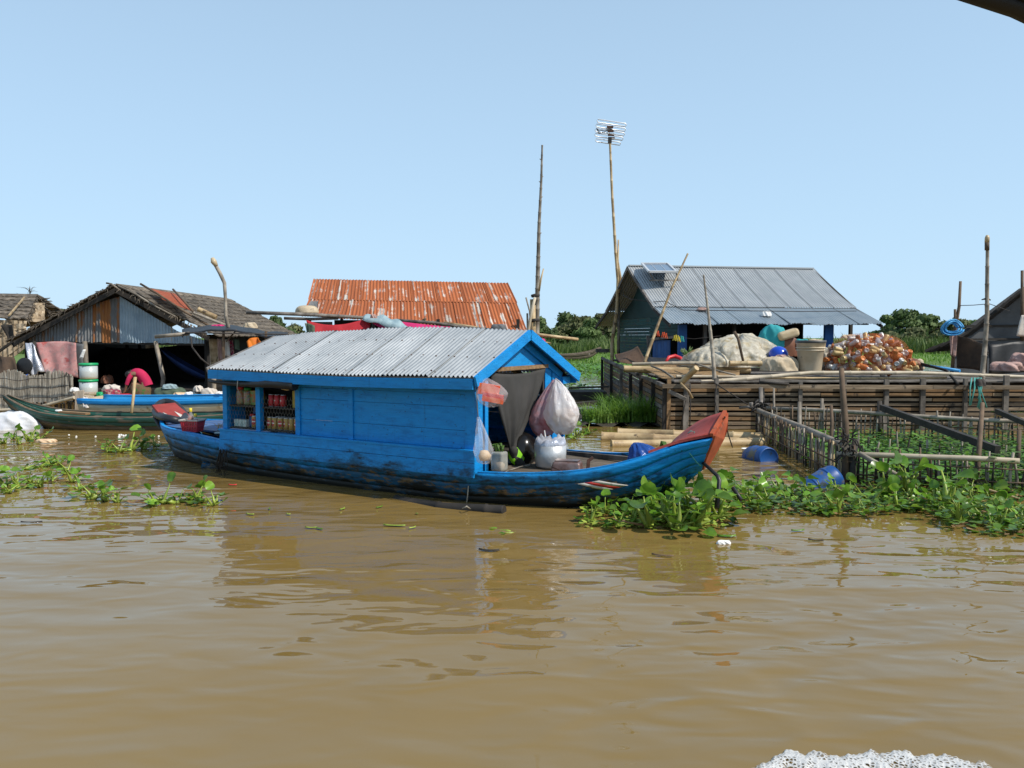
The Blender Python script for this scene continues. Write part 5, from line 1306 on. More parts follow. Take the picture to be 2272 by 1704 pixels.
# shelf, doorway boards and blue panels at the near end of the left wall
m = MB(); m.beam(Hh(.36, .55, 1.40), Hh(.36, 2.1, 1.34), .05, .05); m.build('wall_rail', M['wood'], house)
for k in range(6):
    g = MB(); v0 = 1.10 + k * .17; g.beam(Hh(.40, v0, ZF), Hh(.40, v0, 1.33), .02, .16, up=tuple(bk)); g.build('blue_panel', M['postblue'], house)
g = MB(); g.beam(Hh(.38, 2.2, ZF), Hh(.38, 2.32, 1.42), .06, .06, up=tuple(ax)); g.build('leaning_board', M['wood'], house)
for u_, v_, mt, wd in ((.42, .42, 'postblue', .17), (.90, .42, 'wood', .06), (1.52, .40, 'darkwood', .06), (2.42, .40, 'postblue', .06), (3.62, .42, 'postblue', .19), (LH - .15, 2*DP - .6, 'darkwood', .12), (LH - .12, .9, 'darkwood', .06)):
    g = MB(); g.beam(Hh(u_, v_, .4), Hh(u_, v_, ZE + .02), wd, .07, up=tuple(bk)); g.build('post', M[mt], house)
# dark inside: back wall, floor, right wall, ceiling beam, pontoon
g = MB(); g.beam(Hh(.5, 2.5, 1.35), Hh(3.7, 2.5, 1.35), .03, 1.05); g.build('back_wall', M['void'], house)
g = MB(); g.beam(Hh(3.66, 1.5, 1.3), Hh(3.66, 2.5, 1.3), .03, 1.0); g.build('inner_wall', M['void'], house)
g = MB(); g.beam(Hh(.3, DP, ZF - .04), Hh(LH - .1, DP, ZF - .04), 2*DP - .8, .05); g.build('floor', M['darkwood'], house)
g = MB(); g.beam(Hh(.3, .4, ZE + .02), Hh(LH - .05, .4, ZE + .02), .06, .07); g.build('eave_beam', M['darkwood'], house)
for v_ in (.5, 1.9, 3.3, 4.7):
    g = MB(); g.tube([Hh(.1, v_, .12), Hh(LH, v_, .12)], .16, n=10); g.build('pontoon_log', M['darkwood'], house)
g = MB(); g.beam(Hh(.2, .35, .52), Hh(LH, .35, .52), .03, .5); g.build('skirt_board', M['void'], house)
g = MB(); g.box(V(1.62, 18.0, .06), (.95, .9, .24)); g.build('landing_float', M['darkwood'], house)
g = MB(); g.beam(P(1262, 861, 17.6), P(1350, 858, 17.7), .07, .035); g.build('landing_plank', M['darkwood'], house)
g = MB(); g.beam(P(1322, 778, 19.9), P(1352, 778, 19.9), .12, .09); g.build('beam_end', M['wood'], house)
# solar panel on its stand
sp0 = (.62, DP - .30); t = thing('solar_panel', 'white framed solar panel on a small stand on the grey roof', 'solar panel', Hh(.62, 2.2, 2.78))
q = [P(1424, 585, 17.9), P(1481, 585, 18.2), P(1500, 603, 17.2), P(1440, 603, 16.9)]
nn = (q[1] - q[0]).cross(q[3] - q[0]).normalized(); nn = nn if nn.z > 0 else -nn
m = MB(); a, b_, c_, d = q; m.add([a, b_, c_, d] + [p - nn * .03 for p in q], [(0, 3, 2, 1), (4, 5, 6, 7), (0, 1, 5, 4), (1, 2, 6, 5), (2, 3, 7, 6), (3, 0, 4, 7)]); m.build('panel_back', M['solar'], t)
for i in range(4):
    g = MB(); g.beam(q[i] + nn * .004, q[(i+1) % 4] + nn * .004, .045, .04, up=tuple(nn)); g.build('panel_frame', M['aluframe'], t)
for i in (1, 2):
    g = MB(); g.beam(q[0].lerp(q[1], i/3) + nn * .003, q[3].lerp(q[2], i/3) + nn * .003, .008, .006, up=tuple(nn)); g.build('cell_seam', M['aluframe'], t)
for pa, pb in ((q[3], P(1450, 620, 17.15)), (q[2], P(1504, 620, 17.3))):
    g = MB(); g.beam(pa, pb, .02, .02); g.build('stand_leg', M['wood'], t)
g = MB(); g.beam(P(1442, 622, 17.1), P(1510, 622, 17.35), .03, .03); g.build('stand_rail', M['wood'], t)
# pegs on a line, plastic scraps on the roof, wires
g = MB(); g.tube([P(1440, 735, 15.0), P(1480, 746, 14.9), P(1540, 752, 14.9), P(1600, 745, 14.9)], .004, n=4); one(g, 'washing_line', M['ropedark'], 'thin washing line under the front eave of the grey roof', 'line')
pg = MB(); pg.beam(V(0, 0, 0), V(.02, 0, -.09), .016, .012); pg.beam(V(.006, .012, 0), V(-.02, .012, -.085), .016, .012)
pmesh = [pg.mesh('peg', q) for q in M['peg']]
for k, (px, py, c_) in enumerate(((1457, 738, 0), (1460, 738, 0), (1470, 741, 1), (1474, 741, 1), (1478, 743, 1), (1496, 748, 2), (1500, 747, 2), (1504, 748, 2), (1507, 751, 2), (1511, 749, 3), (1515, 750, 3))):
    nm = ('orange', 'orange red', 'yellow', 'teal')[c_]
    tag(inst('clothes_peg', pmesh[c_], P(px, py - 4, 14.9), (0, 0, U(-.5, .5)), 1.15), '%s plastic clothes peg on the washing line' % nm, 'peg', nm + ' clothes pegs')
lump('plastic_scrap', Hh(.95, .70, 1.93), .10, .05, .06, M['clothE'], 'pink plastic scrap on the eave left of the thin upright cane', 'litter', 64)
lump('plastic_scrap', Hh(2.22, .42, 1.82), .09, .06, .10, M['styro'], 'white crumpled plastic scrap on the front eave', 'litter', 65)
g = MB(); g.tube([P(1373, 650, 19), P(1400, 664, 17.5), P(1450, 670, 16.6), P(1475, 668, 16.4), P(1515, 688, 16.2), P(1600, 689, 15.9), P(1780, 691, 16.2), P(1900, 690, 16.8)], .008, n=5); one(g, 'slack_wire', M['ropedark'], 'slack dark wire strung from the antenna pole along the grey roof', 'wire')
g = MB(); b0 = P(1490, 790, 15.2)
for k in range(20):
    a = U(0, 6.28); p0 = P(1522, 792, 15.2); e = p0 + V(math.cos(a) * .12, 0, U(.05, .22)); g.slab([[p0, p0 + V(.02, 0, 0)], [p0.lerp(e, .6), p0.lerp(e, .6) + V(.04, 0, 0)], [e, e + V(.005, 0, 0)]], .002)
one(g, 'potted_plant', M['leafgreen'], 'small green plant under the eave behind the red hoop', 'plant')
lump('white_bottle', P(1557, 796, 14.5), .05, .05, .13, M['styro'], 'small white bottle standing left of the tarpaulin heap', 'bottle', 66, rough=.03)
# antenna pole and its companion
t = thing('antenna_pole', 'tall bamboo pole carrying a television antenna beside the house gable', 'antenna', P(1357, 800, 19))
pts = [P(1353, 308, 18.6), P(1358, 430, 18.7), P(1366, 560, 18.8), P(1371, 620, 18.8), P(1369, 690, 18.9), P(1358, 758, 19), P(1358, 812, 19)]
g = MB(); bamboo(g, pts, .026, .046, n=8, seg=.45); g.build('pole', M['bamboo'], t)
g = MB(); g.tube([P(1372, 532, 18.8), P(1371, 580, 18.8), P(1376, 615, 18.8), P(1372, 650, 18.8)], [.018, .022, .036, .036], n=8); g.build('side_stick', M['bamboo'], t)
g = MB(); g.tube([P(1371, 640, 18.95), P(1373, 720, 19), P(1372, 805, 19)], .034, n=8); g.build('prop_pole', M['greyb'], t)
g = MB(); g.box(P(1353, 311, 18.6), (.08, .08, .13)); g.build('mast_clamp', M['black'], t)
ac = P(1353, 296, 18.6)
for k, (dx, dy, L) in enumerate(((-.02, .16, .62), (.0, .10, .64), (.02, .04, .64), (.03, -.02, .62), (.0, -.10, .55))):
    for s_ in (-1, 1):
        pass
    g = MB(); y0 = .02 * k; c_ = ac + V(.0, -.35 + .17*k, dy); h_ = .035
    pth = [c_ + V(-L/2, 0, h_ + L*.05), c_ + V(L/2, 0, h_ - L*.1), c_ + V(L/2 + .02, 0, -L*.1), c_ + V(L/2, 0, -h_ - L*.1), c_ + V(-L/2, 0, -h_ + L*.05), c_ + V(-L/2 - .02, 0, L*.05)]
    g.tube(pth, .012, n=6, closed=True); g.build('antenna_loop', M['antenna'], t)
g = MB(); g.tube([ac + V(-.32, -.5, -.10), ac + V(0, 0, .0), ac + V(.02, .45, .12)], .016, n=6); g.build('antenna_boom', M['antenna'], t)
for k in range(4):
    g = MB(); c_ = ac + V(-.02 + .03*k, -.2 + .14*k, .09 - .05*k); g.box(c_, (.14, .05, .05)); g.build('insulator', M['iron'], t)
for s_ in (-1, 1):
    g = MB(); g.tube([ac + V(0, -.3, .02), ac + V(-.30, -.5, -.10 - .03*s_), ac + V(-.36, -.52, -.02)], .010, n=6); g.build('reflector_arm', M['black'], t)
# ------------------------------------------------------------------ right front: bamboo pen in the water, logs, barrels
pen2 = thing('stake_pen', 'bamboo stake pen standing in the water at the right, full of pond greens', 'pen', V(3.15, 7.6, 0))
NC, FC, BR, FR = V(3.15, 7.6, 0), V(3.45, 11.15, 0), V(6.3, 9.55, 0), V(4.75, 7.05, 0)
def stakes(p0, p1, n, zt, lo, hi, jit, mats, skip=()):
    for i in range(n):
        t_ = i / (n - 1); p = p0.lerp(p1, t_) + V(U(-jit, jit), U(-jit, jit), 0); h_ = zt(t_) + U(lo, hi); r_ = U(.008, .015)
        g = MB(); g.tube([V(p.x, p.y, -.18), V(p.x + U(-.01, .01), p.y, h_ * .5), V(p.x + U(-.02, .02), p.y + U(-.02, .02), h_)], [r_ * 1.1, r_, r_ * .8], n=5); g.build('stake', M[mats[RN.randrange(len(mats))]], pen2)
stakes(NC, FC, 64, lambda t_: .36 - .0 * t_, -.03, .035, .012, ('bamboo', 'greyb', 'stick', 'darkwood'))
stakes(FC, BR, 62, lambda t_: .40, -.06, .08, .02, ('greyb', 'stick', 'greyb', 'darkwood'))
stakes(NC, FR, 40, lambda t_: .33, -.10, .05, .02, ('greyb', 'stick', 'darkwood', 'greyb'))
stakes(FC.lerp(NC, .45), FR.lerp(BR, .5), 26, lambda t_: .30, -.10, .05, .03, ('greyb', 'darkwood'))
def rail(px, mat, r0, r1, name='rail'):
    g = MB(); g.tube(px, [r0 + (r1 - r0) * i / (len(px) - 1) for i in range(len(px))], n=9); return g.build(name, mat, pen2)
rail([P(1676, 908, 11.2), P(1692, 916, 10.9), P(1730, 930, 10.1), P(1790, 953, 9.0), P(1840, 975, 8.1), P(1876, 990, 7.55)], M['greyb'], .040, .036)
rail([P(1700, 906, 11.2), P(1800, 909, 10.9), P(1920, 916, 10.4), P(2060, 925, 10.1), P(2180, 932, 9.8), P(2258, 935, 9.6)], M['greyb'], .028, .026)
rail([P(1856, 1007, 7.6), P(1960, 1010, 7.45), P(2060, 1014, 7.3), P(2160, 1017, 7.2), P(2262, 1023, 7.05)], M['paleb'], .026, .026)
for z_ in (.10, .20): rail([NC + V(-.02, 0, z_), NC.lerp(FC, .5) + V(-.03, 0, z_), FC + V(-.02, 0, z_)], M['stick'], .008, .008, 'lashing_rail')
for z_ in (.12, .27): rail([FC + V(0, -.03, z_), FC.lerp(BR, .5) + V(0, -.03, z_ + .01), BR + V(0, -.03, z_)], M['stick'], .008, .008, 'lashing_rail')
for z_ in (.10, .22): rail([NC + V(0, -.03, z_), NC.lerp(FR, .5) + V(0, -.03, z_), FR + V(0, -.03, z_)], M['stick'], .007, .007, 'lashing_rail')
rail([P(1906, 1006, 7.5), P(1960, 1036, 7.35), P(2010, 1066, 7.2), P(2050, 1096, 7.05)], M['greyb'], .024, .020, 'brace_pole')
g = MB(); g.beam(P(1956, 904, 10.4), P(2214, 998, 7.6), .055, .075); g.build('brace_board', M['darkwood'], pen2)
g = MB(); g.beam(P(2212, 912, 9.8), P(2290, 945, 9.0), .05, .06); g.build('brace_board', M['darkwood'], pen2)
for pts, r0, r1, mt in (([P(1867, 818, 7.8), P(1870, 870, 7.7), P(1876, 940, 7.6), P(1876, 1085, 7.55)], .024, .034, 'stick'), ([P(1898, 975, 7.6), P(1893, 1030, 7.55), P(1890, 1085, 7.5)], .03, .034, 'darkwood'),
        ([P(1884, 985, 7.65), P(1880, 1085, 7.6)], .03, .034, 'darkwood'), ([P(2180, 895, 7.9), P(2174, 980, 7.6), P(2166, 1075, 7.3)], .02, .026, 'stick'), ([P(1952, 890, 10.6), P(1950, 985, 10.5)], .03, .034, 'darkwood'),
        ([P(1774, 893, 10.3), P(1774, 1000, 9.9)], .024, .028, 'greyb'), ([P(1844, 900, 9.3), P(1846, 935, 9.2), P(1842, 1010, 9.0)], .018, .022, 'stick'), ([P(1717, 862, 11.3), P(1718, 960, 11.0)], .014, .016, 'greyb'),
        ([P(1824, 885, 10.9), P(1822, 960, 10.7)], .022, .022, 'greyb'), ([P(2262, 955, 8.2), P(2258, 1040, 8.0)], .02, .024, 'stick')):
    rail(pts, M[mt], r0, r1, 'post')
g = MB(); rr = random.Random(8)
for k in range(30):
    a = P(1880 + rr.uniform(-14, 14), 985 + rr.uniform(-22, 26), 7.5); b_ = a + V(rr.uniform(-.09, .09), rr.uniform(-.06, .06), rr.uniform(-.09, .09)); g.tube([a, a.lerp(b_, .5) + V(0, -.03, .02), b_], .007, n=4)
g.build('rope_lashing', M['ropedark'], pen2)
g = MB()
for k in range(24):
    a = P(1682 + rr.uniform(-14, 16), 898 + rr.uniform(-8, 14), 11.1); b_ = a + V(rr.uniform(-.12, .12), rr.uniform(-.06, .06), rr.uniform(-.09, .09)); g.tube([a, a.lerp(b_, .5) + V(0, -.03, .02), b_], .011, n=4)
g.build('rope_lashing', M['ropedark'], pen2)
rail([P(1641, 905, 11.6), P(1660, 903, 11.5), P(1676, 908, 11.2)], M['wood'], .02, .02, 'prop_stick'); rail([P(1688, 860, 11.6), P(1689, 895, 11.5), P(1668, 905, 11.3), P(1666, 893, 11.3)], M['wood'], .03, .03, 'prop_stick')
rail([P(1682, 915, 11.1), P(1700, 950, 11.0), P(1706, 985, 10.9)], M['wood'], .022, .022, 'prop_stick')
pole('dry_stem', [P(2160, 1077, 6.9), P(2205, 1090, 6.8), P(2275, 1110, 6.6)], .010, .008, M['bamboo'], 'dry tan stem sticking out of the hyacinths at the right edge', 's')
pole('dry_stem', [P(2256, 1070, 7.2), P(2290, 1080, 7.1)], .010, .008, M['bamboo'], 'short dry stem above the other at the right edge', 's')
# ropes on the slatted front
for k, (pts, lab) in enumerate((((P(1525, 870, 11.85), P(1518, 905, 11.82), P(1510, 950, 11.8)), 'dark rope hanging from the corner rail of the slatted pen'), ((P(1531, 850, 11.85), P(1532, 900, 11.82), P(1530, 955, 11.8)), 'dark rope hanging straight down beside the corner of the pen'),
        ((P(1586, 850, 11.85), P(1620, 872, 11.7), P(1660, 898, 11.5)), 'dark cord running from the upright cane to the stake pen'), ((P(1590, 852, 11.85), P(1586, 890, 11.82), P(1592, 912, 11.8), P(1600, 924, 11.6)), 'grey cord dangling behind the red bow'))):
    g = MB(); g.tube(list(pts), .009, n=5); one(g, 'hanging_rope', M['ropedark'], lab, 'rope')
g = MB()
for k in range(9): 
    x = 2164 + U(-10, 16); g.tube([P(x, 838, 11.9), P(x + U(-6, 6), 860, 11.85), P(x + U(-10, 14), 890 + U(-12, 24), 11.82)], .010, n=4)
one(g, 'rag_strips', M['ropeteal'], 'green and teal rag strips tied to the rail of the slatted pen', 'rag')
lump('dark_knot', P(2172, 856, 11.9), .08, .06, .10, M['ropedark'], 'dark knotted bundle on the rail above the teal rag strips', 'knot', 71)

# floating bamboo logs
def log(a, b_, r0, r1, label, mat='bamboo', seg=.8): 
    g = MB(); bamboo(g, [a, a.lerp(b_, .5), b_], r0, r1, n=14, seg=seg); return one(g, 'bamboo_log', M[mat], label, 'log', 'floating bamboo logs')
log(W(1371, 962, .03), W(1702, 972, .03), .075, .075, 'uppermost floating bamboo log, its left end beside the grass')
log(W(1335, 970, .03), W(1640, 981, .03), .072, .06, 'floating bamboo log reaching farthest left below the grass')
log(W(1356, 986, .02), W(1560, 984, .02), .058, .055, 'short mottled bamboo log nearest the blue boat')
log(W(1590, 984, .025), W(1692, 982, .025), .068, .068, 'wet bamboo log end between the red bow and the stake pen')
log(W(1330, 1010, -.03), W(1400, 1014, -.03), .05, .05, 'nearly sunken pale log seen behind the blue bag', 'paleb')
g = MB(); g.beam(P(1270, 898, 15.5), P(1345, 892, 15.8), .12, .08); one(g, 'floating_plank', M['darkwood'], 'dark plank floating behind the tall grass', 'plank')
# barrels and bowl
def barrel(c, R, r, L, label):
    t = thing('plastic_barrel', label, 'barrel', (c.x, c.y, max(-.1, c.z - r)))
    g = MB(); g.lathe([(0, -L/2), (r*.86, -L/2), (r*.95, -L/2 + .03), (r, -L/4), (r, 0), (r, L/4), (r*.95, L/2 - .03), (r*.86, L/2), (r*.80, L/2 - .012), (0, L/2 - .014)], c, n=26, M=R); g.build('barrel_body', M['barrel'], t)
    for z_ in (-L*.22, L*.22):
        g = MB(); g.lathe([(r*1.0, z_ - .012), (r*1.045, z_ - .006), (r*1.045, z_ + .006), (r*1.0, z_ + .012)], c, n=26, M=R); g.build('barrel_hoop', M['barrel'], t)
barrel(W(1692, 1012, .05) + V(0, .1, -.035), Matrix.Rotation(.25, 3, 'Z') @ Matrix.Rotation(RAD(84), 3, 'X'), .135, .40, 'blue barrel floating beside the white bowl at the stake pen')
barrel(W(1822, 1068, .04) + V(0, 0, -.03), Matrix.Rotation(.2, 3, 'Z') @ Matrix.Rotation(RAD(62), 3, 'Y'), .125, .36, 'blue barrel half sunk in the hyacinths below the stake pen')
b0 = W(1657, 1006, .0); g = MB(); g.lathe([(0, 0), (.05, 0), (.062, .06), (.066, .062), (.058, .056), (.045, .01), (0, .01)], b0, n=18); one(g, 'white_bowl', M['styro'], 'small white bowl floating beside the blue barrel', 'bowl')

# poles at the right, blue rope, the dark house at the edge
t = thing('bottle_pole', 'tall thin pole topped with a pale bottle at the right of the picture', 'pole', P(2178, 850, 12.4))
g = MB(); bamboo(g, [P(2191, 548, 12.4), P(2190, 640, 12.4), P(2190, 700, 12.4), P(2186, 760, 12.4), P(2178, 850, 12.3)], .026, .042, seg=.3); g.build('pole', M['greyb'], t)
g = MB(); g.tube([P(2190, 555, 12.38), P(2190, 538, 12.38)], .034, n=10); g.build('wrapping', M['stick'], t)
g = MB(); g.lathe([(.0, 0), (.034, 0), (.034, .07), (.02, .11), (0, .115)], P(2190, 538, 12.38), n=10); g.build('bottle', M['jerry'], t)
g = MB(); g.tube([P(2178, 665, 12.4), P(2190, 662, 12.4), P(2198, 666, 12.4)], [.008, .022, .008], n=6); g.build('knot', M['ropedark'], t)
t = thing('rope_post', 'dark post carrying a coil of bright blue rope', 'post', P(2120, 800, 13.8))
g = MB(); g.tube([P(2131, 624, 13.8), P(2128, 680, 13.8), P(2120, 725, 13.8), P(2112, 830, 13.8)], [.022, .026, .03, .03], n=7); g.build('post', M['stick'], t)
g = MB(); g.tube([P(2119, 686, 13.75), P(2119, 720, 13.75)], .02, n=6); g.build('stub', M['stick'], t)
g = MB(); rr = random.Random(6)
c = P(2112, 727, 13.6)
for k in range(9):
    r_ = rr.uniform(.10, .175); o = V(rr.uniform(-.02, .02), rr.uniform(-.05, .05), rr.uniform(-.015, .015))
    g.tube([c + o + V(r_*1.05*math.cos(a), .04*math.sin(2*a), r_*.78*math.sin(a)) for a in np.linspace(0, 6.0, 22)], .012, n=6)
one(g, 'rope_coil', M['ropeblue'], 'coil of bright blue rope hanging on a dark post', 'rope')
drape('hanging_rag', (P(2108, 742, 13.7), P(2121, 742, 13.7), P(2119, 790, 13.7), P(2109, 790, 13.7)), M['clothE'], 'faded pink rag hanging below the coil of blue rope', 'rag', n=8, m_=12, amp=.03, seed=9)
g = MB(); g.tube([P(2128, 678, 13.8), P(2160, 677, 13.5), P(2195, 674, 13.2), P(2240, 690, 14)], .006, n=4); one(g, 'thin_wire', M['ropedark'], 'thin wire strung between the dark post and the right hand roof', 'wire')
h2 = thing('thatched_house', 'dark house with a steep overhanging roof at the right edge', 'house', V(9.4, 14.8, 0))
YR = 14.6
A_, Bq, Cq = P(2292, 622, YR), P(2135, 745, YR), P(2052, 776, YR)
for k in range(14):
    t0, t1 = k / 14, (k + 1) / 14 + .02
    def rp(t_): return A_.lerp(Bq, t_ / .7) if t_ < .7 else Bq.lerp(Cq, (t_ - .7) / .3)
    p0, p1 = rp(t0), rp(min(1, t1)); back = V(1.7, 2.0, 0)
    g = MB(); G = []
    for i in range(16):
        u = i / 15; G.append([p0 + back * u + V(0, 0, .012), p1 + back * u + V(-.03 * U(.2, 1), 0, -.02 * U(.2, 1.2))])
    g.slab(G, .04, smooth=False); g.build('thatch_row', M['void'], h2)  # shade of this slope put into its colour; other slope keeps plain thatch
for k in range(10):
    t0, t1 = k / 10, (k + 1) / 10 + .02; e = V(2 * A_.x - Bq.x, YR, Bq.z); p0, p1 = A_.lerp(e, t0), A_.lerp(e, min(1, t1)); g = MB()
    g.slab([[p0 + V(1.7, 2.0, 0) * u + V(0, 0, .012), p1 + V(1.7, 2.0, 0) * u] for u in (0, 1)], -.04, smooth=False); g.build('thatch_row', M['thatch'], h2)
g = MB(); p = [A_ + V(0, .35, -.12), Bq + V(.06, .35, -.02), V(Bq.x + .06, YR + .35, .5), V(2*A_.x - Bq.x, YR + .35, .5), V(2*A_.x - Bq.x, YR + .35, Bq.z)]
g.add(p + [q + V(0, .03, 0) for q in p], [(0, 1, 2, 3, 4), (9, 8, 7, 6, 5)]); g.build('gable_wall', M['greyfloat'], h2)
for z_ in (1.1, 1.35, 1.6):
    g = MB(); g.beam(V(Bq.x + .1, YR + .32, z_), V(Bq.x + 1.5, YR + .32, z_ + .02), .02, .03); g.build('wall_batten', M['darkwood'], h2)
g = MB(); g.box(V(9.6, YR + 1.0, .35), (3.4, 1.8, .6)); g.build('platform', M['void'], h2)
g = MB(); g.box(V(8.7, YR - .2, .62), (1.9, .9, .06)); g.build('porch_floor', M['darkwood'], h2)
drape('brown_screen', (P(2118, 742, 13.9), P(2190, 765, 13.5), P(2190, 826, 13.5), P(2122, 815, 13.9)), M['tarpbrown'], 'brown woven screen hanging below the blue rope coil', 'screen', amp=.03, seed=11)
drape('black_screen', (P(2190, 762, 13.7), P(2300, 758, 13.7), P(2300, 828, 13.6), P(2190, 828, 13.6)), M['black'], 'black plastic sheet closing the front of the dark house', 'sheet', amp=.05, seed=12)
drape('pale_net', (P(2268, 698, 13.2), P(2290, 696, 13.2), P(2292, 748, 13.2), P(2254, 744, 13.2)), M['clothB'], 'pale cloth hanging at the right edge in front of the dark house', 'cloth', n=10, amp=.03, seed=13)
lump('dull_pink_cloth', P(2236, 822, 12.9), .24, .2, .12, M['clothE'], 'dull pink cloth heaped at the right end of the pen', 'cloth', 72, rough=.14, n=36)
lump('dull_pink_cloth', P(2275, 812, 13.0), .22, .2, .18, M['clothE'], 'higher fold of dull pink cloth at the right edge', 'cloth', 73, rough=.14, n=36)
pole('roof_pole', [P(2268, 600, 14.4), P(2268, 760, 14.4)], .025, .03, M['stick'], 'thin pole rising over the dark roof at the right edge', 's')
# ------------------------------------------------------------------ middle: house with the rusty roof
rh = thing('floating_house', 'floating house with a rusty red corrugated roof behind the blue boat', 'house', V(-2.2, 18, 0))
def rr_pt(px_r, py_r, Y): return P(px_r, py_r, Y)
RL, RR_ = P(697, 619, 19.2), P(1125, 628, 19.2)       # ridge ends
ML, MR = P(686, 663, 18.2), P(1146, 671, 18.2)        # sheet lap
EL, ER = P(668, 700, 17.2), P(1170, 735, 17.2)        # eave ends
NR = 8
for k in range(NR):
    a, b_ = k / NR - .003, (k + 1) / NR + .004
    m = corr(RL.lerp(RR_, a), RL.lerp(RR_, b_), ML.lerp(MR, a) + V(0, -.04, -.02), ML.lerp(MR, b_) + V(0, -.04, -.02), 8, .010, sag=lambda u, v: .008 * (u > .97)); m.build('roof_sheet', M['rust'], rh)
    a2, b2 = max(0, (k - .45) / NR), min(1, (k + .56) / NR)
    m = corr(ML.lerp(MR, a2), ML.lerp(MR, b2), EL.lerp(ER, a2), EL.lerp(ER, b2), 8 if k else 4, .010, sag=lambda u, v: .010 * (u > .97) - .05 * math.sin(v * math.pi) * .4); m.build('roof_sheet', M['rust'], rh)
m = corr(ML.lerp(MR, (NR - .45) / NR), MR, EL.lerp(ER, (NR - .45) / NR), ER, 4, .010); m.build('roof_sheet', M['rust'], rh)
BL, BRr = RL + V(0, 2.2, -.9), RR_ + V(0, 2.2, -.9)
for k in range(NR):
    a, b_ = k / NR, (k + 1) / NR; m = corr(RL.lerp(RR_, a), RL.lerp(RR_, b_), BL.lerp(BRr, a), BL.lerp(BRr, b_), 8, .010); m.build('roof_sheet', M['rust'], rh)
m = corr(P(690, 668, 18.0), P(706, 668, 18.0), P(668, 702, 17.0), P(704, 702, 17.0), 6, .012); m.build('patch_sheet', M['gablegrey'], rh)
for x in (EL.x + .15, -3.0, -1.6, ER.x - .2):
    for y in (17.3, 20.6):
        g = MB(); g.beam(V(x, y, -.2), V(x, y, 1.78 if y < 18 else 1.9), .07, .07, up=(0, 1, 0)); g.build('post', M['darkwood'], rh)
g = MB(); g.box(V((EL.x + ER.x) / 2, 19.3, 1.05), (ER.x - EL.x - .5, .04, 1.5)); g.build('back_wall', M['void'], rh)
g = MB(); g.box(V((EL.x + ER.x) / 2, 18.9, .28), (ER.x - EL.x, 3.6, .08)); g.build('floor', M['darkwood'], rh)
g = MB(); g.box(V(EL.x + .35, 17.5, 1.45), (.5, .05, .55)); g.build('side_sheet', M['greyfloat'], rh)
for k in range(4):
    g = MB(); g.tube([V(EL.x, 17.3 + k, .08), V(ER.x, 17.3 + k, .08)], .17, n=10); g.build('pontoon_log', M['darkwood'], rh)
# poles along the eave, cloths
pole('eave_pole', [P(546, 693, 15.6), P(660, 697, 15.8), P(760, 702, 16.2), P(850, 708, 16.5)], .035, .035, M['wood'], 'long grey pole jutting left below the rusty roof', 's')
pole('eave_pole', [P(630, 706, 15.9), P(690, 708, 16.0), P(750, 706, 16.2)], .03, .03, M['wood'], 'second shorter grey pole under the long one', 's')
pole('eave_pole', [P(880, 711, 16.6), P(960, 716, 16.6), P(1035, 727, 16.6), P(1110, 733, 16.6)], .035, .03, M['wood'], 'crooked grey pole along the right half of the rusty eave', 's')
pole('eave_pole', [P(985, 716, 16.8), P(1060, 727, 16.8)], .028, .028, M['bamboo'], 'short tan stick on the rusty eave', 's')
drape('red_awning', (P(678, 708, 15.6), P(825, 706, 16.2), P(815, 752, 15.9), P(696, 772, 15.6)), M['red'], 'bright red cloth awning hanging below the rusty roof', 'awning', n=30, m_=16, amp=.06, seed=21, sag=.12)
drape('red_awning_edge', (P(805, 708, 16.2), P(1000, 724, 16.2), P(960, 742, 15.9), P(850, 728, 16.0)), M['clothG'], 'long magenta edge of cloth running right along the rusty eave', 'awning', n=24, m_=10, amp=.04, seed=22)
drape('green_flap', (P(676, 716, 15.5), P(698, 722, 15.5), P(698, 760, 15.5), P(682, 752, 15.5)), M['clothC'], 'green and cream flap at the left end of the red awning', 'cloth', n=10, m_=10, amp=.03, seed=23)
G = []
for i in range(26):
    u = i / 25; q = P(806, 706, 16.1).lerp(P(915, 735, 15.9), u); wv = .10 * math.sin(u * math.pi) + .05; G.append([q + V(0, .1, wv + .03 * math.sin(u * 20)), q + V(0, 0, .3 * wv), q + V(0, -.06, -.04 - .02 * math.sin(u * 16))])
g = MB(); g.slab(G, .01); one(g, 'denim_cloth', M['clothF'], 'faded blue cloth thrown over the pole on the rusty eave', 'cloth')
lump('red_bundle', P(829, 706, 15.9), .06, .05, .07, M['clothE'], 'small dark red bundle on the faded blue cloth', 'bundle', 81)
lump('straw_hat', P(681, 694, 16.4), .24, .2, .15, M['sack'], 'pale domed straw hat on the left corner of the rusty roof', 'hat', 82, rough=.02, fold=0, flat=.5)
drape('awning_shade', (P(700, 730, 16.6), P(980, 732, 16.8), P(980, 790, 16.8), P(700, 790, 16.6)), M['void'], 'dark sheet standing in for the shade under the red awning', 'cloth', n=12, amp=.04, seed=24)  # near-black sheet supplies the gloom below the awning
lump('tin_dome', P(1106, 733, 16.4), .16, .12, .12, M['greyfloat'], 'small grey dome on the right end of the rusty eave', 'lump', 83, rough=.05)
g = MB(); g.tube([P(938, 712, 17.0), P(945, 706, 17.0)], .03, n=6); one(g, 'wood_stub', M['stick'], 'little wood stub lying on the lower rusty sheets', 'stub')
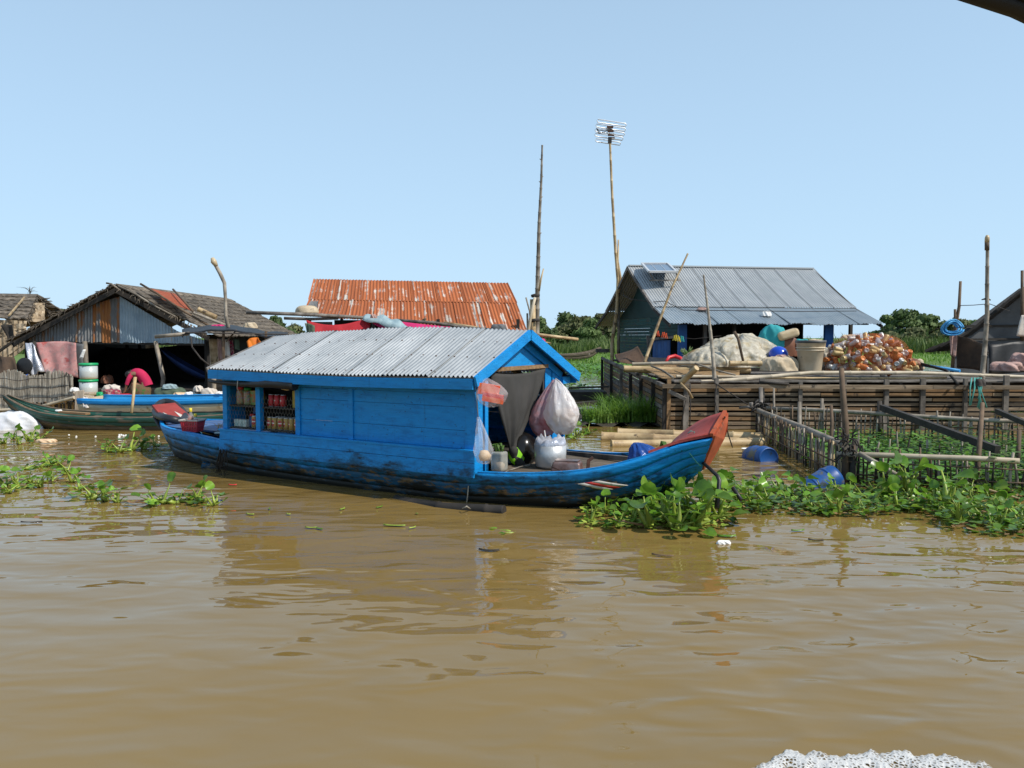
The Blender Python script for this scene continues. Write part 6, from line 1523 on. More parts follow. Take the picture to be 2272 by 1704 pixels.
# bare bamboo mast and its companions
t = thing('bamboo_mast', 'tall bare bamboo mast with trimmed nodes behind the cabin gable', 'mast', P(1192, 790, 14.2))
g = MB(); pts = [P(1203, 322, 14.2), P(1201, 400, 14.2), P(1196, 500, 14.2), P(1193, 620, 14.2), P(1190, 800, 14.2)]; bamboo(g, pts, .016, .055, n=9, seg=.2); g.build('mast', M['greyb'], t)
for k, yy in enumerate((356, 395, 406, 440, 480, 520)):
    g = MB(); a = P(1203 - (yy - 322) * .03, yy, 14.2); g.tube([a, a + V(.035 * (1 if k % 2 else -1), 0, .03)], .008, n=5); g.build('node_stub', M['greyb'], t)
g = MB(); g.tube([P(1206, 596, 14.1), P(1200, 620, 14.1), P(1196, 646, 14.1)], [.012, .018, .02], n=6); g.build('side_stick', M['bamboo'], t)
for pts, r_, mt in (([P(1182, 664, 14.0), P(1183, 800, 14.0)], .05, 'bamboo'), ([P(1187, 660, 13.9), P(1178, 700, 13.9), P(1172, 735, 13.9), P(1170, 800, 13.9)], .026, 'paleb'), ([P(1167, 660, 14.1), P(1175, 690, 14.1), P(1178, 730, 14.1)], .014, 'greyb'), ([P(1170, 695, 14.1), P(1172, 800, 14.1)], .018, 'greyb')):
    g = MB(); g.tube(pts, r_, n=8); g.build('prop_pole', M[mt], t)
for yy in (655, 710):
    g = MB(); g.tube([P(1180, yy + 2, 13.93), P(1186, yy, 13.9), P(1196, yy, 13.95)], .03, n=7); g.build('lashing', M['ropedark'], t)
g = MB(); g.beam(P(1184, 664, 13.98), P(1184, 676, 13.98), .07, .07, up=(0, 1, 0)); g.build('dark_cap', M['darkwood'], t)
pole('jutting_pole', [P(1190, 742, 14.6), P(1240, 748, 14.8), P(1282, 753, 15)], .03, .03, M['bamboo'], 'thin tan pole jutting right behind the cabin gable', 's')
pole('jutting_stick', [P(1196, 758, 14.6), P(1222, 761, 14.8)], .014, .014, M['bamboo'], 'short tan stick below the jutting pole', 's')
lump('red_rag', P(1202, 758, 14.6), .07, .05, .05, M['clothG'], 'small red rag behind the peak of the cabin roof', 'rag', 84)
# dugout canoe drawn up on the far meadow
dg = W(1246, 795, .22); dugout = thing('dugout_canoe', 'old dugout canoe drawn up on the green meadow', 'canoe', dg, RAD(20))
hull(dugout, [(-2.2, .12, .44, .04, .28), (-1.7, .28, .34, .12, .02), (-.5, .36, .26, .24, -.06), (1.0, .36, .28, .22, -.06), (1.7, .22, .40, .1, .06), (2.3, .06, .60, .02, .44)], (0, .5, 1.0), [M['greybrown']], n=22, th=.03)
for s_ in (-1.6, -1.0, -.3, .3, .9, 1.5):
    g = MB(); g.box(V(s_, 0, .22), (.09, .56, .05), Matrix.Rotation(U(-.2, .2), 3, 'Y')); g.build('thwart', M['wood'], dugout, local=True)

# ------------------------------------------------------------------ left: thatched house, shop floor, boats
lh = thing('thatched_house', 'open fronted floating house with a thatched roof and a corrugated gable', 'house', V(-8.5, 17, 0))
AP, LE, RE = P(255, 633, 17.0), P(30, 752, 17.0), P(462, 742, 17.0)
def thatch(parent, a0, a1, e0, e1, rows, th=.05, seed=1, mat='thatch', over=.10):
    """rows of ragged palm thatch from the ridge a0-a1 down to the eave e0-e1"""
    r = random.Random(seed); a0, a1, e0, e1 = map(Vector, (a0, a1, e0, e1)); nr = (a1 - a0).cross(e0 - a0).normalized(); nr = nr if nr.z > 0 else -nr
    L = (a1 - a0).length; n = max(12, int(L / .07))
    for k in range(rows):
        t0 = k / rows; t1 = (k + 1) / rows + over * .8 / rows * 3; g = MB(); top = []; bot = []
        for i in range(n + 1):
            u = i / n; jag = r.uniform(-.5, .5) * over / 3 + (.15 * over if i % 3 else -.1 * over)
            p0 = a0.lerp(a1, u).lerp(e0.lerp(e1, u), t0) + nr * (.012 + th * .15); q = min(1.12, t1 + jag / rows * 4)
            p1 = a0.lerp(a1, u).lerp(e0.lerp(e1, u), q) + nr * (th * r.uniform(.55, 1.1)); top.append(p0); bot.append(p1)
        g.slab([[top[i], top[i].lerp(bot[i], .5) + nr * th * .2, bot[i]] for i in range(n + 1)], th * .5, smooth=False); g.build('thatch_row', M[mat], parent)
RB = P(446, 664, 24.0); back = V(0, 6.6, 0)
AB = AP + back; LB = LE + back; RBk = RE + back
thatch(lh, AP, AB, RE + V(.14, 0, -.06), RBk + V(.14, 0, -.06), 11, seed=3)
thatch(lh, AP, AB, LE + V(-.1, 0, -.04), LB + V(-.1, 0, -.04), 10, seed=4)
rg = random.Random(12)
for side, e in ((0, LE), (1, RE)):                       # ragged rake edges of the front gable
    g = MB()
    for k in range(70):
        t_ = rg.random(); p = AP.lerp(e, t_) + V(0, -.06, .03); g.tube([p, p + V(rg.uniform(-.06, .06), rg.uniform(-.16, -.02), rg.uniform(-.16, .01))], [.014, .004], n=4)
    o = g.build('rake_fringe', M['thatch'], lh); o['kind'] = 'stuff'
for e in (LE, RE):
    g = MB(); g.beam(AP + V(0, .04, -.10), e + V(0, .04, -.09), .05, .10); g.build('rake_pole', M['darkwood'], lh)
for pts in ([P(236, 628, 16.9), P(247, 630, 16.9), P(268, 645, 16.9)], [P(262, 634, 16.9), P(300, 652, 16.9), P(345, 680, 16.9), P(390, 703, 16.9)]):
    g = MB(); g.tube(pts, .022, n=6); g.build('ridge_stick', M['greyb'], lh)
# corrugated gable sheets
def gtop(px_): 
    return 640 + (255 - px_) * (745 - 640) / 210. if px_ < 255 else 640 + (px_ - 255) * (745 - 640) / 205.
for x0, x1, mt in ((62, 112, 'gablegrey'), (110, 160, 'gablegrey'), (158, 206, 'gablegrey'), (204, 266, 'gablerust'), (264, 330, 'gableblue'), (328, 396, 'gableblue'), (394, 458, 'gableblue')):
    if x0 < 255 < x1: x1_ = x1
    ya, yb = min(754, gtop(x0) + 11 + max(0, (x0 - 255) * .09)), min(757, gtop(x1) + 11 + max(0, (x1 - 255) * .09))
    m = corr(P(x0, ya, 17.25), P(x1, yb, 17.25), P(x0, 757 + x0 * .012, 17.25), P(x1, 757 + x1 * .012, 17.25), int((x1 - x0) / 6.5), .011, nv=3, rag=.02); m.build('gable_sheet', M[mt], lh)
g = MB(); g.beam(P(70, 758, 17.3), P(462, 764, 17.3), .05, .06); g.build('tie_beam', M['darkwood'], lh)
for px_, mt, rr_ in ((188, 'greyb', .055), (350, 'greyb', .05), (470, 'greyb', .06), (75, 'darkwood', .06)):
    top = P(px_, 757, 17.1); g = MB(); g.tube([V(top.x, 17.1, -.2), V(top.x + (.1 if px_ == 350 else .02), 17.1, .5), V(top.x - (.05 if px_ == 350 else 0), 17.1, top.z)], [rr_, rr_ * .95, rr_ * .9], n=8); g.build('post', M[mt], lh)
for px_, Y in ((282, 20.5), (310, 20.8), (268, 22.5), (300, 22.8)):
    top = P(px_, 757, Y); g = MB(); g.tube([V(top.x, Y, .2), V(top.x, Y, top.z + .3)], .05, n=7); g.build('post', M['darkwood'], lh)
g = MB(); g.box(V(-8.6, 20.0, .22), (4.0, 6.0, .10)); g.build('floor', M['darkwood'], lh)
g = MB(); g.box(V(-6.62, 20.0, .80), (.04, 5.6, 1.3)); g.build('side_wall', M['void'], lh)
g = MB(); g.box(V(-10.5, 20.0, .80), (.04, 5.6, 1.3)); g.build('side_wall', M['void'], lh)
for k in range(3):
    g = MB(); g.tube([V(-10.5, 17.3 + 1.6 * k, .06), V(-6.6, 17.3 + 1.6 * k, .06)], .14, n=9); g.build('pontoon_log', M['darkwood'], lh)
g = MB(); g.beam(V(-10.4, 16.95, .17), V(-6.55, 16.95, .17), .05, .16); g.build('front_beam', M['darkwood'], lh)
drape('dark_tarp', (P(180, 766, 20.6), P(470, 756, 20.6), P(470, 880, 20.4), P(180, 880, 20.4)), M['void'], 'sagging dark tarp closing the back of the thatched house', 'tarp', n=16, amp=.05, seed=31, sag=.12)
drape('back_screen', (P(205, 757, 23.4), P(345, 757, 23.4), P(345, 782, 23.4), P(205, 782, 23.4)), M['palm'], 'sunlit palm leaf screen seen through the gap above the dark tarp', 'screen', n=16, amp=.04, seed=32)
drape('pink_sheet', (P(78, 758, 16.9), P(172, 760, 16.9), P(174, 838, 16.8), P(100, 828, 16.7)), M['pinkcloth'], 'worn pink sheet hung under the corrugated gable', 'sheet', n=20, m_=16, amp=.05, seed=33)
drape('grey_sheet_back', (P(86, 762, 17.05), P(186, 762, 17.05), P(184, 826, 17.0), P(92, 826, 17.0)), M['greyfloat'], 'grey torn sheet edge showing behind the pink sheet', 'sheet', n=20, m_=12, amp=.05, seed=34)
drape('foil_sack', (P(60, 758, 16.6), P(76, 766, 16.6), P(95, 826, 16.5), P(74, 832, 16.5)), M['foil'], 'crumpled silver packaging film hanging at the left of the pink sheet', 'film', n=14, m_=18, amp=.07, seed=35)
drape('white_tag', (P(184, 776, 16.85), P(190, 775, 16.85), P(184, 796, 16.85), P(176, 795, 16.85)), M['styro'], 'small white sheet pinned to the front post', 'sheet', n=6, m_=6, amp=.01, seed=36)
# stacked water drums with green lids
for k, (py0, lab) in enumerate(((877, 'lower cloudy water drum with a green lid on the house floor'), (841, 'upper cloudy water drum with a green lid stacked on the other'))):
    b0 = P(197, py0, 16.4); h_ = .33; t = thing('water_drum', lab, 'drum', b0)
    g = MB(); g.lathe([(0, 0), (.165, 0), (.17, .02), (.172, h_ - .03), (0, h_ - .03)], b0, n=24); g.build('drum_body', M['drum'], t)
    g = MB(); g.lathe([(.174, h_ - .05), (.185, h_ - .045), (.185, h_ - .012), (.17, h_), (0, h_)], b0, n=24); g.build('drum_lid', M['greenlid'], t)
# bundles on the floor
lump('cloth_pile', P(246, 878, 16.4), .18, .16, .12, M['clothA'], 'red patterned cloth pile on the house floor beside the drums', 'cloth', 91, rough=.14)
lump('white_cloth', P(248, 868, 16.5), .17, .12, .12, M['clothB'], 'folded off white cloth on the red pile', 'cloth', 92, rough=.12)
lump('flat_red_cloth', P(272, 878, 16.2), .16, .10, .04, M['red'], 'flat red cloth spread in front of the pile', 'cloth', 93, rough=.12)
lump('green_thing', P(222, 878, 16.2), .06, .05, .07, M['greenlid'], 'small bright green plastic thing beside the drums', 'plastic', 94)
lump('dark_bundle', P(238, 850, 17.6), .12, .1, .16, M['tub'], 'dim reddish brown bundle in the shade behind the cloth pile', 'bundle', 95)
lump('canvas_bundle', P(378, 878, 16.3), .32, .22, .17, M['clothC'], 'dull green canvas bundle on the house floor', 'bundle', 96, rough=.05, flat=.35)
lump('denim_scrap', P(376, 862, 16.2), .14, .1, .08, M['clothF'], 'grey blue scrap lying on the canvas bundle', 'cloth', 97)
for k, (px_, py_, sx, sz, mt, lab) in enumerate(((398, 878, .12, .06, 'food', 'small tan dish of food in front of the canvas bundle'), (424, 878, .14, .07, 'styro', 'pile of white scraps right of the canvas bundle'), (440, 868, .08, .10, 'clothB', 'pinkish white packet standing behind the white scraps'), (462, 878, .16, .14, 'clothB', 'large pinkish white packet at the right of the house floor'), (488, 876, .08, .06, 'styro', 'small white packet next to the corner post'))):
    lump('white_packet', P(px_, py_, 16.1), sx, .10, sz, M[mt], lab, 'packet', 200 + k, rough=.13)
# blue hammock
G = []
for i in range(24):
    u = i / 23; c = P(360 + 112 * u, 778 + 66 * math.sin(u * math.pi * .5) ** .8, 17.9); w_ = .02 + .10 * math.sin(u * math.pi)
    G.append([c + V(0, -.1, w_ + .05), c + V(0, 0, 0), c + V(0, .12, w_ + .09)])
g = MB(); g.slab(G, .006); one(g, 'hammock', M['hammock'], 'blue hammock slung inside the thatched house', 'hammock')
g = MB(); g.tube([P(423, 748, 16.5), P(426, 770, 16.5), P(445, 795, 16.5), P(470, 815, 16.6)], .018, n=6); one(g, 'dark_hose', M['ropedark'], 'dark hose hanging in a curve under the black canopy', 'hose')
# black canopy left of the blue boat
G = []
for i in range(30):
    u = i / 29; row = []
    for j in range(6):
        v = j / 5; c = P(404 + 235 * u, 742 - 12 * math.sin(min(1, u * 1.25) * math.pi) + 6 * u, 13.8 + 1.6 * v); row.append(c + V(0, 0, .10 * v + .008 * math.sin(u * 30)))
    G.append(row)
g = MB(); g.slab(G, .02); canopy = thing('black_canopy', 'flat black tarpaulin canopy between the thatched house and the blue boat', 'canopy', P(500, 800, 14)); o = g.build('canopy_sheet', M['black'], canopy)
for a, b_ in ((P(344, 747, 13.9), P(420, 740, 13.9)),):
    g = MB(); g.tube([a, b_], .032, n=8); g.build('canopy_pole', M['greyb'], canopy)
for px_, y0, y1 in ((496, 735, 830), (590, 735, 760)):
    g = MB(); g.beam(P(px_, y1, 13.9), P(px_, y0, 13.9), .035, .035, up=(0, 1, 0)); g.build('canopy_post', M['stick'], canopy)
g = MB(); g.tube([P(502, 758, 13.9), P(525, 732, 14.0)], .014, n=6); g.build('canopy_brace', M['stick'], canopy)
g = MB(); g.tube([P(404, 748, 13.8), P(412, 738, 13.8), P(640, 742, 13.8)], .012, n=5); g.build('canopy_edge', M['ropedark'], canopy)
# things hanging under it
for k, (x0, x1, y0, y1, mt, lab) in enumerate(((481, 492, 752, 800, 'clothE', 'faded pink garment hanging first from the left under the black canopy'), (492, 508, 752, 790, 'clothB', 'pale garment hanging second under the black canopy'), (506, 518, 754, 800, 'clothA', 'red garment hanging beside the canopy post'), (518, 530, 752, 776, 'clothC', 'dark green garment hanging near the orange cloth'))):
    drape('hanging_garment', (P(x0, y0, 14.2), P(x1, y0, 14.2), P(x1 + 3, y1, 14.15), P(x0 + 4, y1, 14.15)), M[mt], lab, 'garment', n=8, m_=12, amp=.03, seed=40 + k)
drape('orange_cloth', (P(545, 756, 13.6), P(575, 748, 13.6), P(585, 768, 13.5), P(552, 775, 13.5)), M['clothD'], 'bright orange cloth lying at the left end of the blue boat roof', 'cloth', n=12, m_=8, amp=.05, seed=44)
drape('palm_panel', (P(462, 752, 15.2), P(484, 752, 15.2), P(490, 830, 15.2), P(470, 830, 15.2)), M['palm'], 'narrow palm leaf panel beside the corner post of the thatched house', 'panel', n=8, m_=14, amp=.02, seed=45)
lump('magenta_cloth', P(484, 728, 15.2), .12, .1, .06, M['clothG'], 'small magenta cloth lying on the thatched roof edge', 'cloth', 98)
# sticks and net on the thatched roof
g = MB(); pts = [P(472, 576, 14.6), P(478, 588, 14.6), P(488, 606, 14.6), P(498, 628, 14.6), P(500, 660, 14.6), P(501, 700, 14.6), P(508, 735, 14.6)]
t = thing('bent_stick', 'bent grey stick with a yellowish bottle on its tip', 'stick', P(508, 740, 14.6)); g.tube(pts, [.03, .034, .036, .034, .03, .032, .04], n=8); g.build('stick', M['greyb'], t)
g = MB(); g.tube([P(471, 572, 14.58), P(474, 580, 14.58), P(480, 590, 14.58)], [.03, .055, .035], n=9); g.build('bottle', M['jerry'], t)
drape('roof_net', (P(336, 640, 17.5), P(388, 652, 18.5), P(432, 694, 16.9), P(360, 664, 17.0)), M['netroof'], 'rust coloured net stretched between sticks on the thatched roof', 'net', n=20, m_=14, amp=.02, seed=46)
pole('net_stick', [P(312, 630, 17.0), P(350, 652, 16.8), P(410, 692, 16.6), P(480, 732, 16.4)], .024, .024, M['stick'], 'long dark stick lying down the thatched roof beside the net', 's')
pole('net_stick', [P(384, 642, 18.2), P(408, 668, 17.2), P(433, 697, 16.6)], .022, .022, M['stick'], 'second dark stick holding the right edge of the roof net', 's')
pole('roof_bamboo', [P(440, 686, 16.5), P(480, 704, 16.5)], .05, .05, M['bamboo'], 'short pale bamboo piece lying on the thatched roof', seg=.4)
pole('roof_bamboo', [P(430, 694, 16.5), P(500, 722, 16.4), P(545, 730, 16.4)], .03, .03, M['greyb'], 'long grey pole lying low on the thatched roof')
lump('roof_bundle', P(556, 728, 16.2), .12, .1, .10, M['sack'], 'small tan bundle at the lower corner of the thatched roof', 'bundle', 99)
# far left house
fh = thing('thatched_house', 'smaller thatched house with palm leaf walls at the far left', 'house', V(-13, 20.5, 0))
A0, A1 = P(-60, 655, 20.4), P(84, 657, 21.2)
E0_, E1_ = P(-60, 708, 18.8), P(60, 712, 19.2)
thatch(fh, A0, A1, E0_, E1_, 7, seed=8, th=.07)
thatch(fh, A1, A0, A1 + V(.32, 1.6, -.8), A0 + V(0, 1.6, -.8), 6, seed=9, th=.07)
g = MB()
for k in range(46):
    t_ = rg.random(); p = A1.lerp(P(112, 708, 21.4), t_); g.tube([p, p + V(rg.uniform(.05, .28), rg.uniform(-.1, .1), rg.uniform(-.12, .04))], [.02, .006], n=4)
for k in range(46):
    t_ = rg.random(); p = A1.lerp(E1_, t_); g.tube([p, p + V(rg.uniform(.0, .12), rg.uniform(-.1, .0), rg.uniform(-.16, -.02))], [.02, .006], n=4)
o = g.build('rake_fringe', M['thatch'], fh); o['kind'] = 'stuff'
def leafwall(parent, p00, p10, p11, p01, nx, nz, mat, seed):
    """wall of overlapping dry palm leaf bundles, each a part"""
    r = random.Random(seed); p00, p10, p11, p01 = map(Vector, (p00, p10, p11, p01))
    for j in range(nz):
        for i in range(nx):
            u0, u1 = i / nx, (i + 1.25) / nx; v0, v1 = j / nz, (j + 1.35) / nz
            f = lambda u, v: p00.lerp(p10, min(1, u)).lerp(p01.lerp(p11, min(1, u)), min(1, v)) + V(0, -.03 * r.uniform(0, 1) - .015 * (j % 2), 0)
            g = MB(); g.slab([[f(u0, v0), f(u0 + r.uniform(-.02, .02), v1)], [f((u0+u1)/2, v0) + V(0, -.025, 0), f((u0+u1)/2, v1) + V(0, -.03, 0)], [f(u1, v0), f(u1 + r.uniform(-.02, .02), v1)]], .008, smooth=False); g.build('palm_leaf', M[mat], parent)
leafwall(fh, P(58, 712, 20.2), P(100, 716, 20.6), P(100, 672, 20.9), P(74, 672, 20.4), 5, 5, 'palm', 3)
leafwall(fh, P(-40, 850, 18.9), P(60, 770, 18.9), P(60, 712, 19.0), P(-40, 708, 19.0), 9, 7, 'palm', 4)
g = MB(); g.beam(P(20, 700, 18.7), P(54, 660, 20.2), .035, .035); g.build('roof_pole', M['bamboo'], fh)
g = MB(); g.beam(P(-30, 800, 18.0), P(60, 735, 18.0), .05, .05); g.build('brace_pole', M['darkwood'], fh)
drape('side_flap', (P(0, 720, 18.4), P(30, 722, 18.3), P(38, 770, 18.3), P(28, 770, 18.3)), M['darkwood'], 'dark flap of old thatch hanging at the far left house', 'flap', n=8, amp=.04, seed=48)
drape('brown_cloth', (P(-20, 790, 16.2), P(28, 790, 16.2), P(42, 835, 16.0), P(-20, 835, 16.0)), M['tarpbrown'], 'brown cloth behind the bamboo screen at the left edge', 'cloth', n=10, amp=.06, seed=49)
g = MB(); c = P(57, 812, 16.2); g.lathe([(.0, 0), (.14, .01), (.17, .04), (.15, .05), (0, .05)], c, n=20, M=Matrix.Rotation(RAD(88), 3, 'X')); one(g, 'black_pan', M['black'], 'round black pan hanging beside the silver film', 'pan')
drape('blue_film', (P(52, 832, 15.4), P(64, 830, 15.4), P(66, 862, 15.2), P(54, 862, 15.2)), M['bagblue'], 'blue plastic film hooked over the bamboo screen', 'film', n=6, m_=8, amp=.02, seed=50)
drape('pale_film', (P(44, 834, 15.3), P(54, 832, 15.3), P(46, 852, 15.1), P(32, 850, 15.1)), M['foil'], 'pale clear film hooked over the bamboo screen', 'film', n=6, m_=8, amp=.02, seed=51)
# bamboo slat screen
sc_ = thing('bamboo_screen', 'grey bamboo slat screen fence lashed with dark cord at the left', 'fence', P(80, 905, 14.8))
n_sl = 58
for k in range(n_sl):
    px_ = -50 + 210 * k / (n_sl - 1); top = 828 + 6 * math.sin(k * .23) + U(-3, 3); low = 912 - (px_ + 50) * .10 + U(-2, 3); Y = 15.0 - .4 * k / n_sl
    if 95 < px_ < 101: top += 4
    g = MB(); a, b_ = P(px_, low, Y), P(px_ + U(-1, 1), top, Y); g.beam(a, b_, .026 + U(-.004, .006), .012, up=(0, 1, 0)); g.build('slat', M['screen'], sc_)
for yy in (842, 862, 884):
    g = MB(); g.tube([P(-50 + 210 * i / 14, yy + 3 * math.sin(i * 1.3) - (4 if i > 9 else 0), 14.95 - .4 * i / 14) for i in range(15)], .006, n=4); g.build('lashing_cord', M['ropedark'], sc_)
for a, b_ in ((P(-50, 932, 14.9), P(40, 922, 14.8)), (P(40, 916, 14.7), P(165, 882, 14.4)), (P(-50, 912, 14.9), P(60, 908, 14.8))):
    g = MB(); bamboo(g, [a, a.lerp(b_, .5), b_], .03, .03, n=8, seg=.4); g.build('bottom_pole', M['paleb'], sc_)
for k in range(20):
    px_ = 72 + 95 * k / 19; g = MB(); g.beam(P(px_, 932, 14.7), P(px_ + U(-2, 2), 893 + U(-4, 4), 14.6), .03, .012, up=(0, 1, 0)); g.build('low_slat', M['darkwood'] if k % 3 else M['tanslat'], sc_)
g = MB(); pts = [P(155, 860, 14.5), P(152, 830, 14.5), P(148, 827, 14.5), P(146, 834, 14.5)]; g.tube(pts, .012, n=6); g.build('end_hoop', M['ropedark'], sc_)
g = MB(); g.beam(P(176, 913, 14.0), P(177, 867, 14.0), .14, .04, up=(0, 1, 0), chip=.02); one(g, 'upright_board', M['board'], 'pale upright board standing beside the light blue boat', 'board')
lump('pale_stone', P(166, 868, 14.6), .07, .06, .06, M['styro'], 'pale rounded lump on the landing by the bamboo screen', 'lump', 101)
g = MB(); g.beam(P(150, 872, 14.9), P(205, 872, 14.9), .25, .03); g.beam(P(160, 878, 14.7), P(200, 880, 14.6), .2, .025); one(g, 'landing_boards', M['board'], 'short landing boards between the screen and the light blue boat', 'boards')
# white sack
lump('white_sack', W(22, 956, .0) + V(-.1, .35, 0), .40, .28, .24, M['whitesack'], 'fat white woven sack floating at the left edge behind the green canoe bow', 'sack', 102, rough=.07, flat=.4, n=64, m_=30)

# ------------------------------------------------------------------ green canoe and light blue boat
cn0 = V(-7.86, 12.35, 0); canoe = thing('wooden_canoe', 'old dark green wooden canoe with a high bow moored in front of the thatched house', 'canoe', cn0, RAD(-2.0))
CT = [(-.02, .04, .50, .012, .43), (.25, .14, .375, .03, .19), (.65, .26, .26, .08, .0), (1.1, .36, .215, .18, -.08), (1.8, .42, .20, .26, -.12), (2.6, .44, .20, .28, -.12), (3.3, .40, .22, .24, -.1), (3.9, .28, .27, .12, -.02), (4.4, .08, .36, .03, .18)]
ca, _ = hull(canoe, CT, (0, .22, .40, 1.0), [M['canoe'], M['canoe'], M['canoelow']], n=40, th=.018, lap=.012)
for sd in (-1, 1):
    g = MB(); g.tube([V(r_[0], sd * (r_[1] + .004), r_[2] + .004) for r_ in ca], .014, n=6); g.build('gunwale', M['greybrown'], canoe, local=True)
g = MB(); g.tube([V(-.03, 0, .48), V(.06, 0, .32), V(.3, 0, .12), V(.6, 0, -.02)], [.022, .03, .03, .03], n=7); g.build('stem', M['canoe'], canoe, local=True)
g = MB(); pts = [V(float(r_[0]), -(float(r_[3]) + (float(r_[1]) - float(r_[3])) * .60 ** (1/1.6) + .016), float(r_[2] + (r_[4] - r_[2]) * .40)) for r_ in ca[3:-3]]; g.tube(pts, .007, n=5); g.build('rubbing_strip', M['tanslat'], canoe, local=True)
for s_ in (1.25, 2.2, 3.1):
    g = MB(); g.box(V(s_, 0, .14), (.10, .76, .02)); g.build('thwart', M['greybrown'], canoe, local=True)
g = MB(); g.beam(P(134, 914, 12.1), P(195, 918, 12.0), .10, .03); one(g, 'loose_plank', M['tanslat'], 'short brown plank lying on the green canoe gunwale', 'plank')
lump('white_scrap', P(130, 912, 12.15), .05, .03, .02, M['styro'], 'white scrap on the gunwale of the green canoe', 'scrap', 103)
pole('punt_pole', [P(300, 837, 12.6), P(296, 880, 12.5), P(292, 916, 12.4)], .026, .022, M['bamboo'], 'short bamboo pole standing upright in the green canoe', 's')
wb0 = P(196, 935, 13.35); wboat = thing('painted_boat', 'cream boat with a broad light blue gunwale band moored behind the green canoe', 'boat', V(wb0.x, 13.45, 0), RAD(-1.5))
BT = [(.0, .40, .38, .22, .0), (.3, .44, .375, .28, -.02), (1.2, .47, .375, .30, -.05), (2.0, .46, .39, .28, -.04), (2.6, .42, .41, .22, .02), (3.2, .30, .49, .12, .12), (3.7, .08, .58, .03, .3)]
ba_, _ = hull(wboat, BT, (0, .20, .62, 1.0), [M['skyblue'], M['cream'], M['cream']], n=34, th=.018, lap=.008)
g = MB(); g.add([V(0, -.41, .38), V(0, .41, .38), V(0, .22, .0), V(0, -.22, .0), V(-.02, -.41, .38), V(-.02, .41, .38), V(-.02, .22, 0), V(-.02, -.22, 0)], [(0, 1, 2, 3), (7, 6, 5, 4), (0, 4, 5, 1), (1, 5, 6, 2), (2, 6, 7, 3), (3, 7, 4, 0)]); g.build('transom', M['cream'], wboat, local=True)
for sd in (-1, 1):
    g = MB(); g.tube([V(r_[0], sd * r_[1], r_[2] + .006) for r_ in ba_], .013, n=6); g.build('gunwale', M['skyblue'], wboat, local=True)
drape('pale_rag', (P(186, 880, 13.1), P(194, 882, 13.1), P(196, 906, 13.0), P(185, 904, 13.0)), M['clothB'], 'pale rag hanging on the transom of the light blue boat', 'rag', n=6, m_=8, amp=.02, seed=53)

# ------------------------------------------------------------------ the person bending forward on the house floor
def skin_mesh(name, joints, edges, mat, parent=None, sub=2):
    """one continuous body grown round a jointed skeleton; joints: (point, radius)"""
    me = bpy.data.meshes.new(name); me.from_pydata([tuple(p) for p, r_ in joints], edges, []); me.materials.append(mat)
    o = bpy.data.objects.new(name, me); COL.objects.link(o)
    md = o.modifiers.new('skin', 'SKIN'); md.use_smooth_shade = True
    for i, (p, r_) in enumerate(joints):
        v = me.skin_vertices[0].data[i]; v.radius = (r_, r_) if not hasattr(r_, '__len__') else r_; v.use_root = (i == 0)
    s_ = o.modifiers.new('sub', 'SUBSURF'); s_.levels = sub; s_.render_levels = sub
    if parent: o.parent = parent
    return o
pb = P(312, 876, 16.6); SCL = .62
person = thing('person', 'person in a bright pink top and patterned sarong bending over on the house floor', 'person', pb)
def J(x, y, z): return V(x, y, z) * SCL
pel, sp1, sp2, sho, nek = J(.20, .0, .34), J(.14, -.02, .56), J(.0, -.03, .72), J(-.18, -.03, .74), J(-.30, -.04, .74)
hd1, hd2 = J(-.37, -.04, .70), J(-.42, -.04, .60)
jl = [(pel, .15*SCL), (sp1, .145*SCL), (sp2, .15*SCL), (sho, .14*SCL), (nek, .055*SCL), (hd1, .09*SCL), (hd2, .085*SCL),
      (J(-.22, -.20, .68), .062*SCL), (J(-.33, -.24, .40), .045*SCL), (J(-.42, -.20, .16), .034*SCL), (J(-.46, -.20, .08), .03*SCL),
      (J(-.22, .16, .68), .062*SCL), (J(-.34, .2, .40), .045*SCL), (J(-.46, .14, .18), .034*SCL), (J(-.50, .14, .10), .03*SCL),
      (J(.10, -.12, .26), .10*SCL), (J(-.20, -.15, .40), .075*SCL), (J(-.10, -.14, .06), .05*SCL), (J(-.24, -.14, .03), .04*SCL),
      (J(.10, .12, .26), .10*SCL), (J(-.20, .15, .40), .075*SCL), (J(-.10, .14, .06), .05*SCL), (J(-.24, .14, .03), .04*SCL)]
ed = [(0, 1), (1, 2), (2, 3), (3, 4), (4, 5), (5, 6), (3, 7), (7, 8), (8, 9), (9, 10), (3, 11), (11, 12), (12, 13), (13, 14), (0, 15), (15, 16), (16, 17), (17, 18), (0, 19), (19, 20), (20, 21), (21, 22)]
for side, w0 in ((-1, 10), (1, 14)):                       # five short fingers on each hand
    hp = jl[w0][0]
    for f_ in range(5):
        i0 = len(jl); a_ = (f_ - 2) * .35; jl.append((hp + J(-.03 - .01*(f_ == 2), .014 * (f_ - 2), -.03), .011*SCL)); jl.append((hp + J(-.05, .022 * (f_ - 2), -.055 + .01 * abs(f_ - 2)), .009*SCL)); ed += [(w0, i0), (i0, i0 + 1)]
skin_mesh('body', jl, ed, M['skin'], person)
g = MB()
def band(pts, rs, mat, name):
    g = MB(); g.tube(pts, rs, n=16, cap=False); o = g.build(name, mat, person, local=True)
    md = o.modifiers.new('sub', 'SUBSURF'); md.levels = 1; md.render_levels = 1; return o
band([J(.24, 0, .30), J(.19, 0, .44), J(.13, -.02, .58), J(.0, -.03, .735), J(-.16, -.03, .755), J(-.27, -.035, .745)], [.185*SCL, .19*SCL, .185*SCL, .185*SCL, .165*SCL, .08*SCL], M['shirt'], 'pink_top')
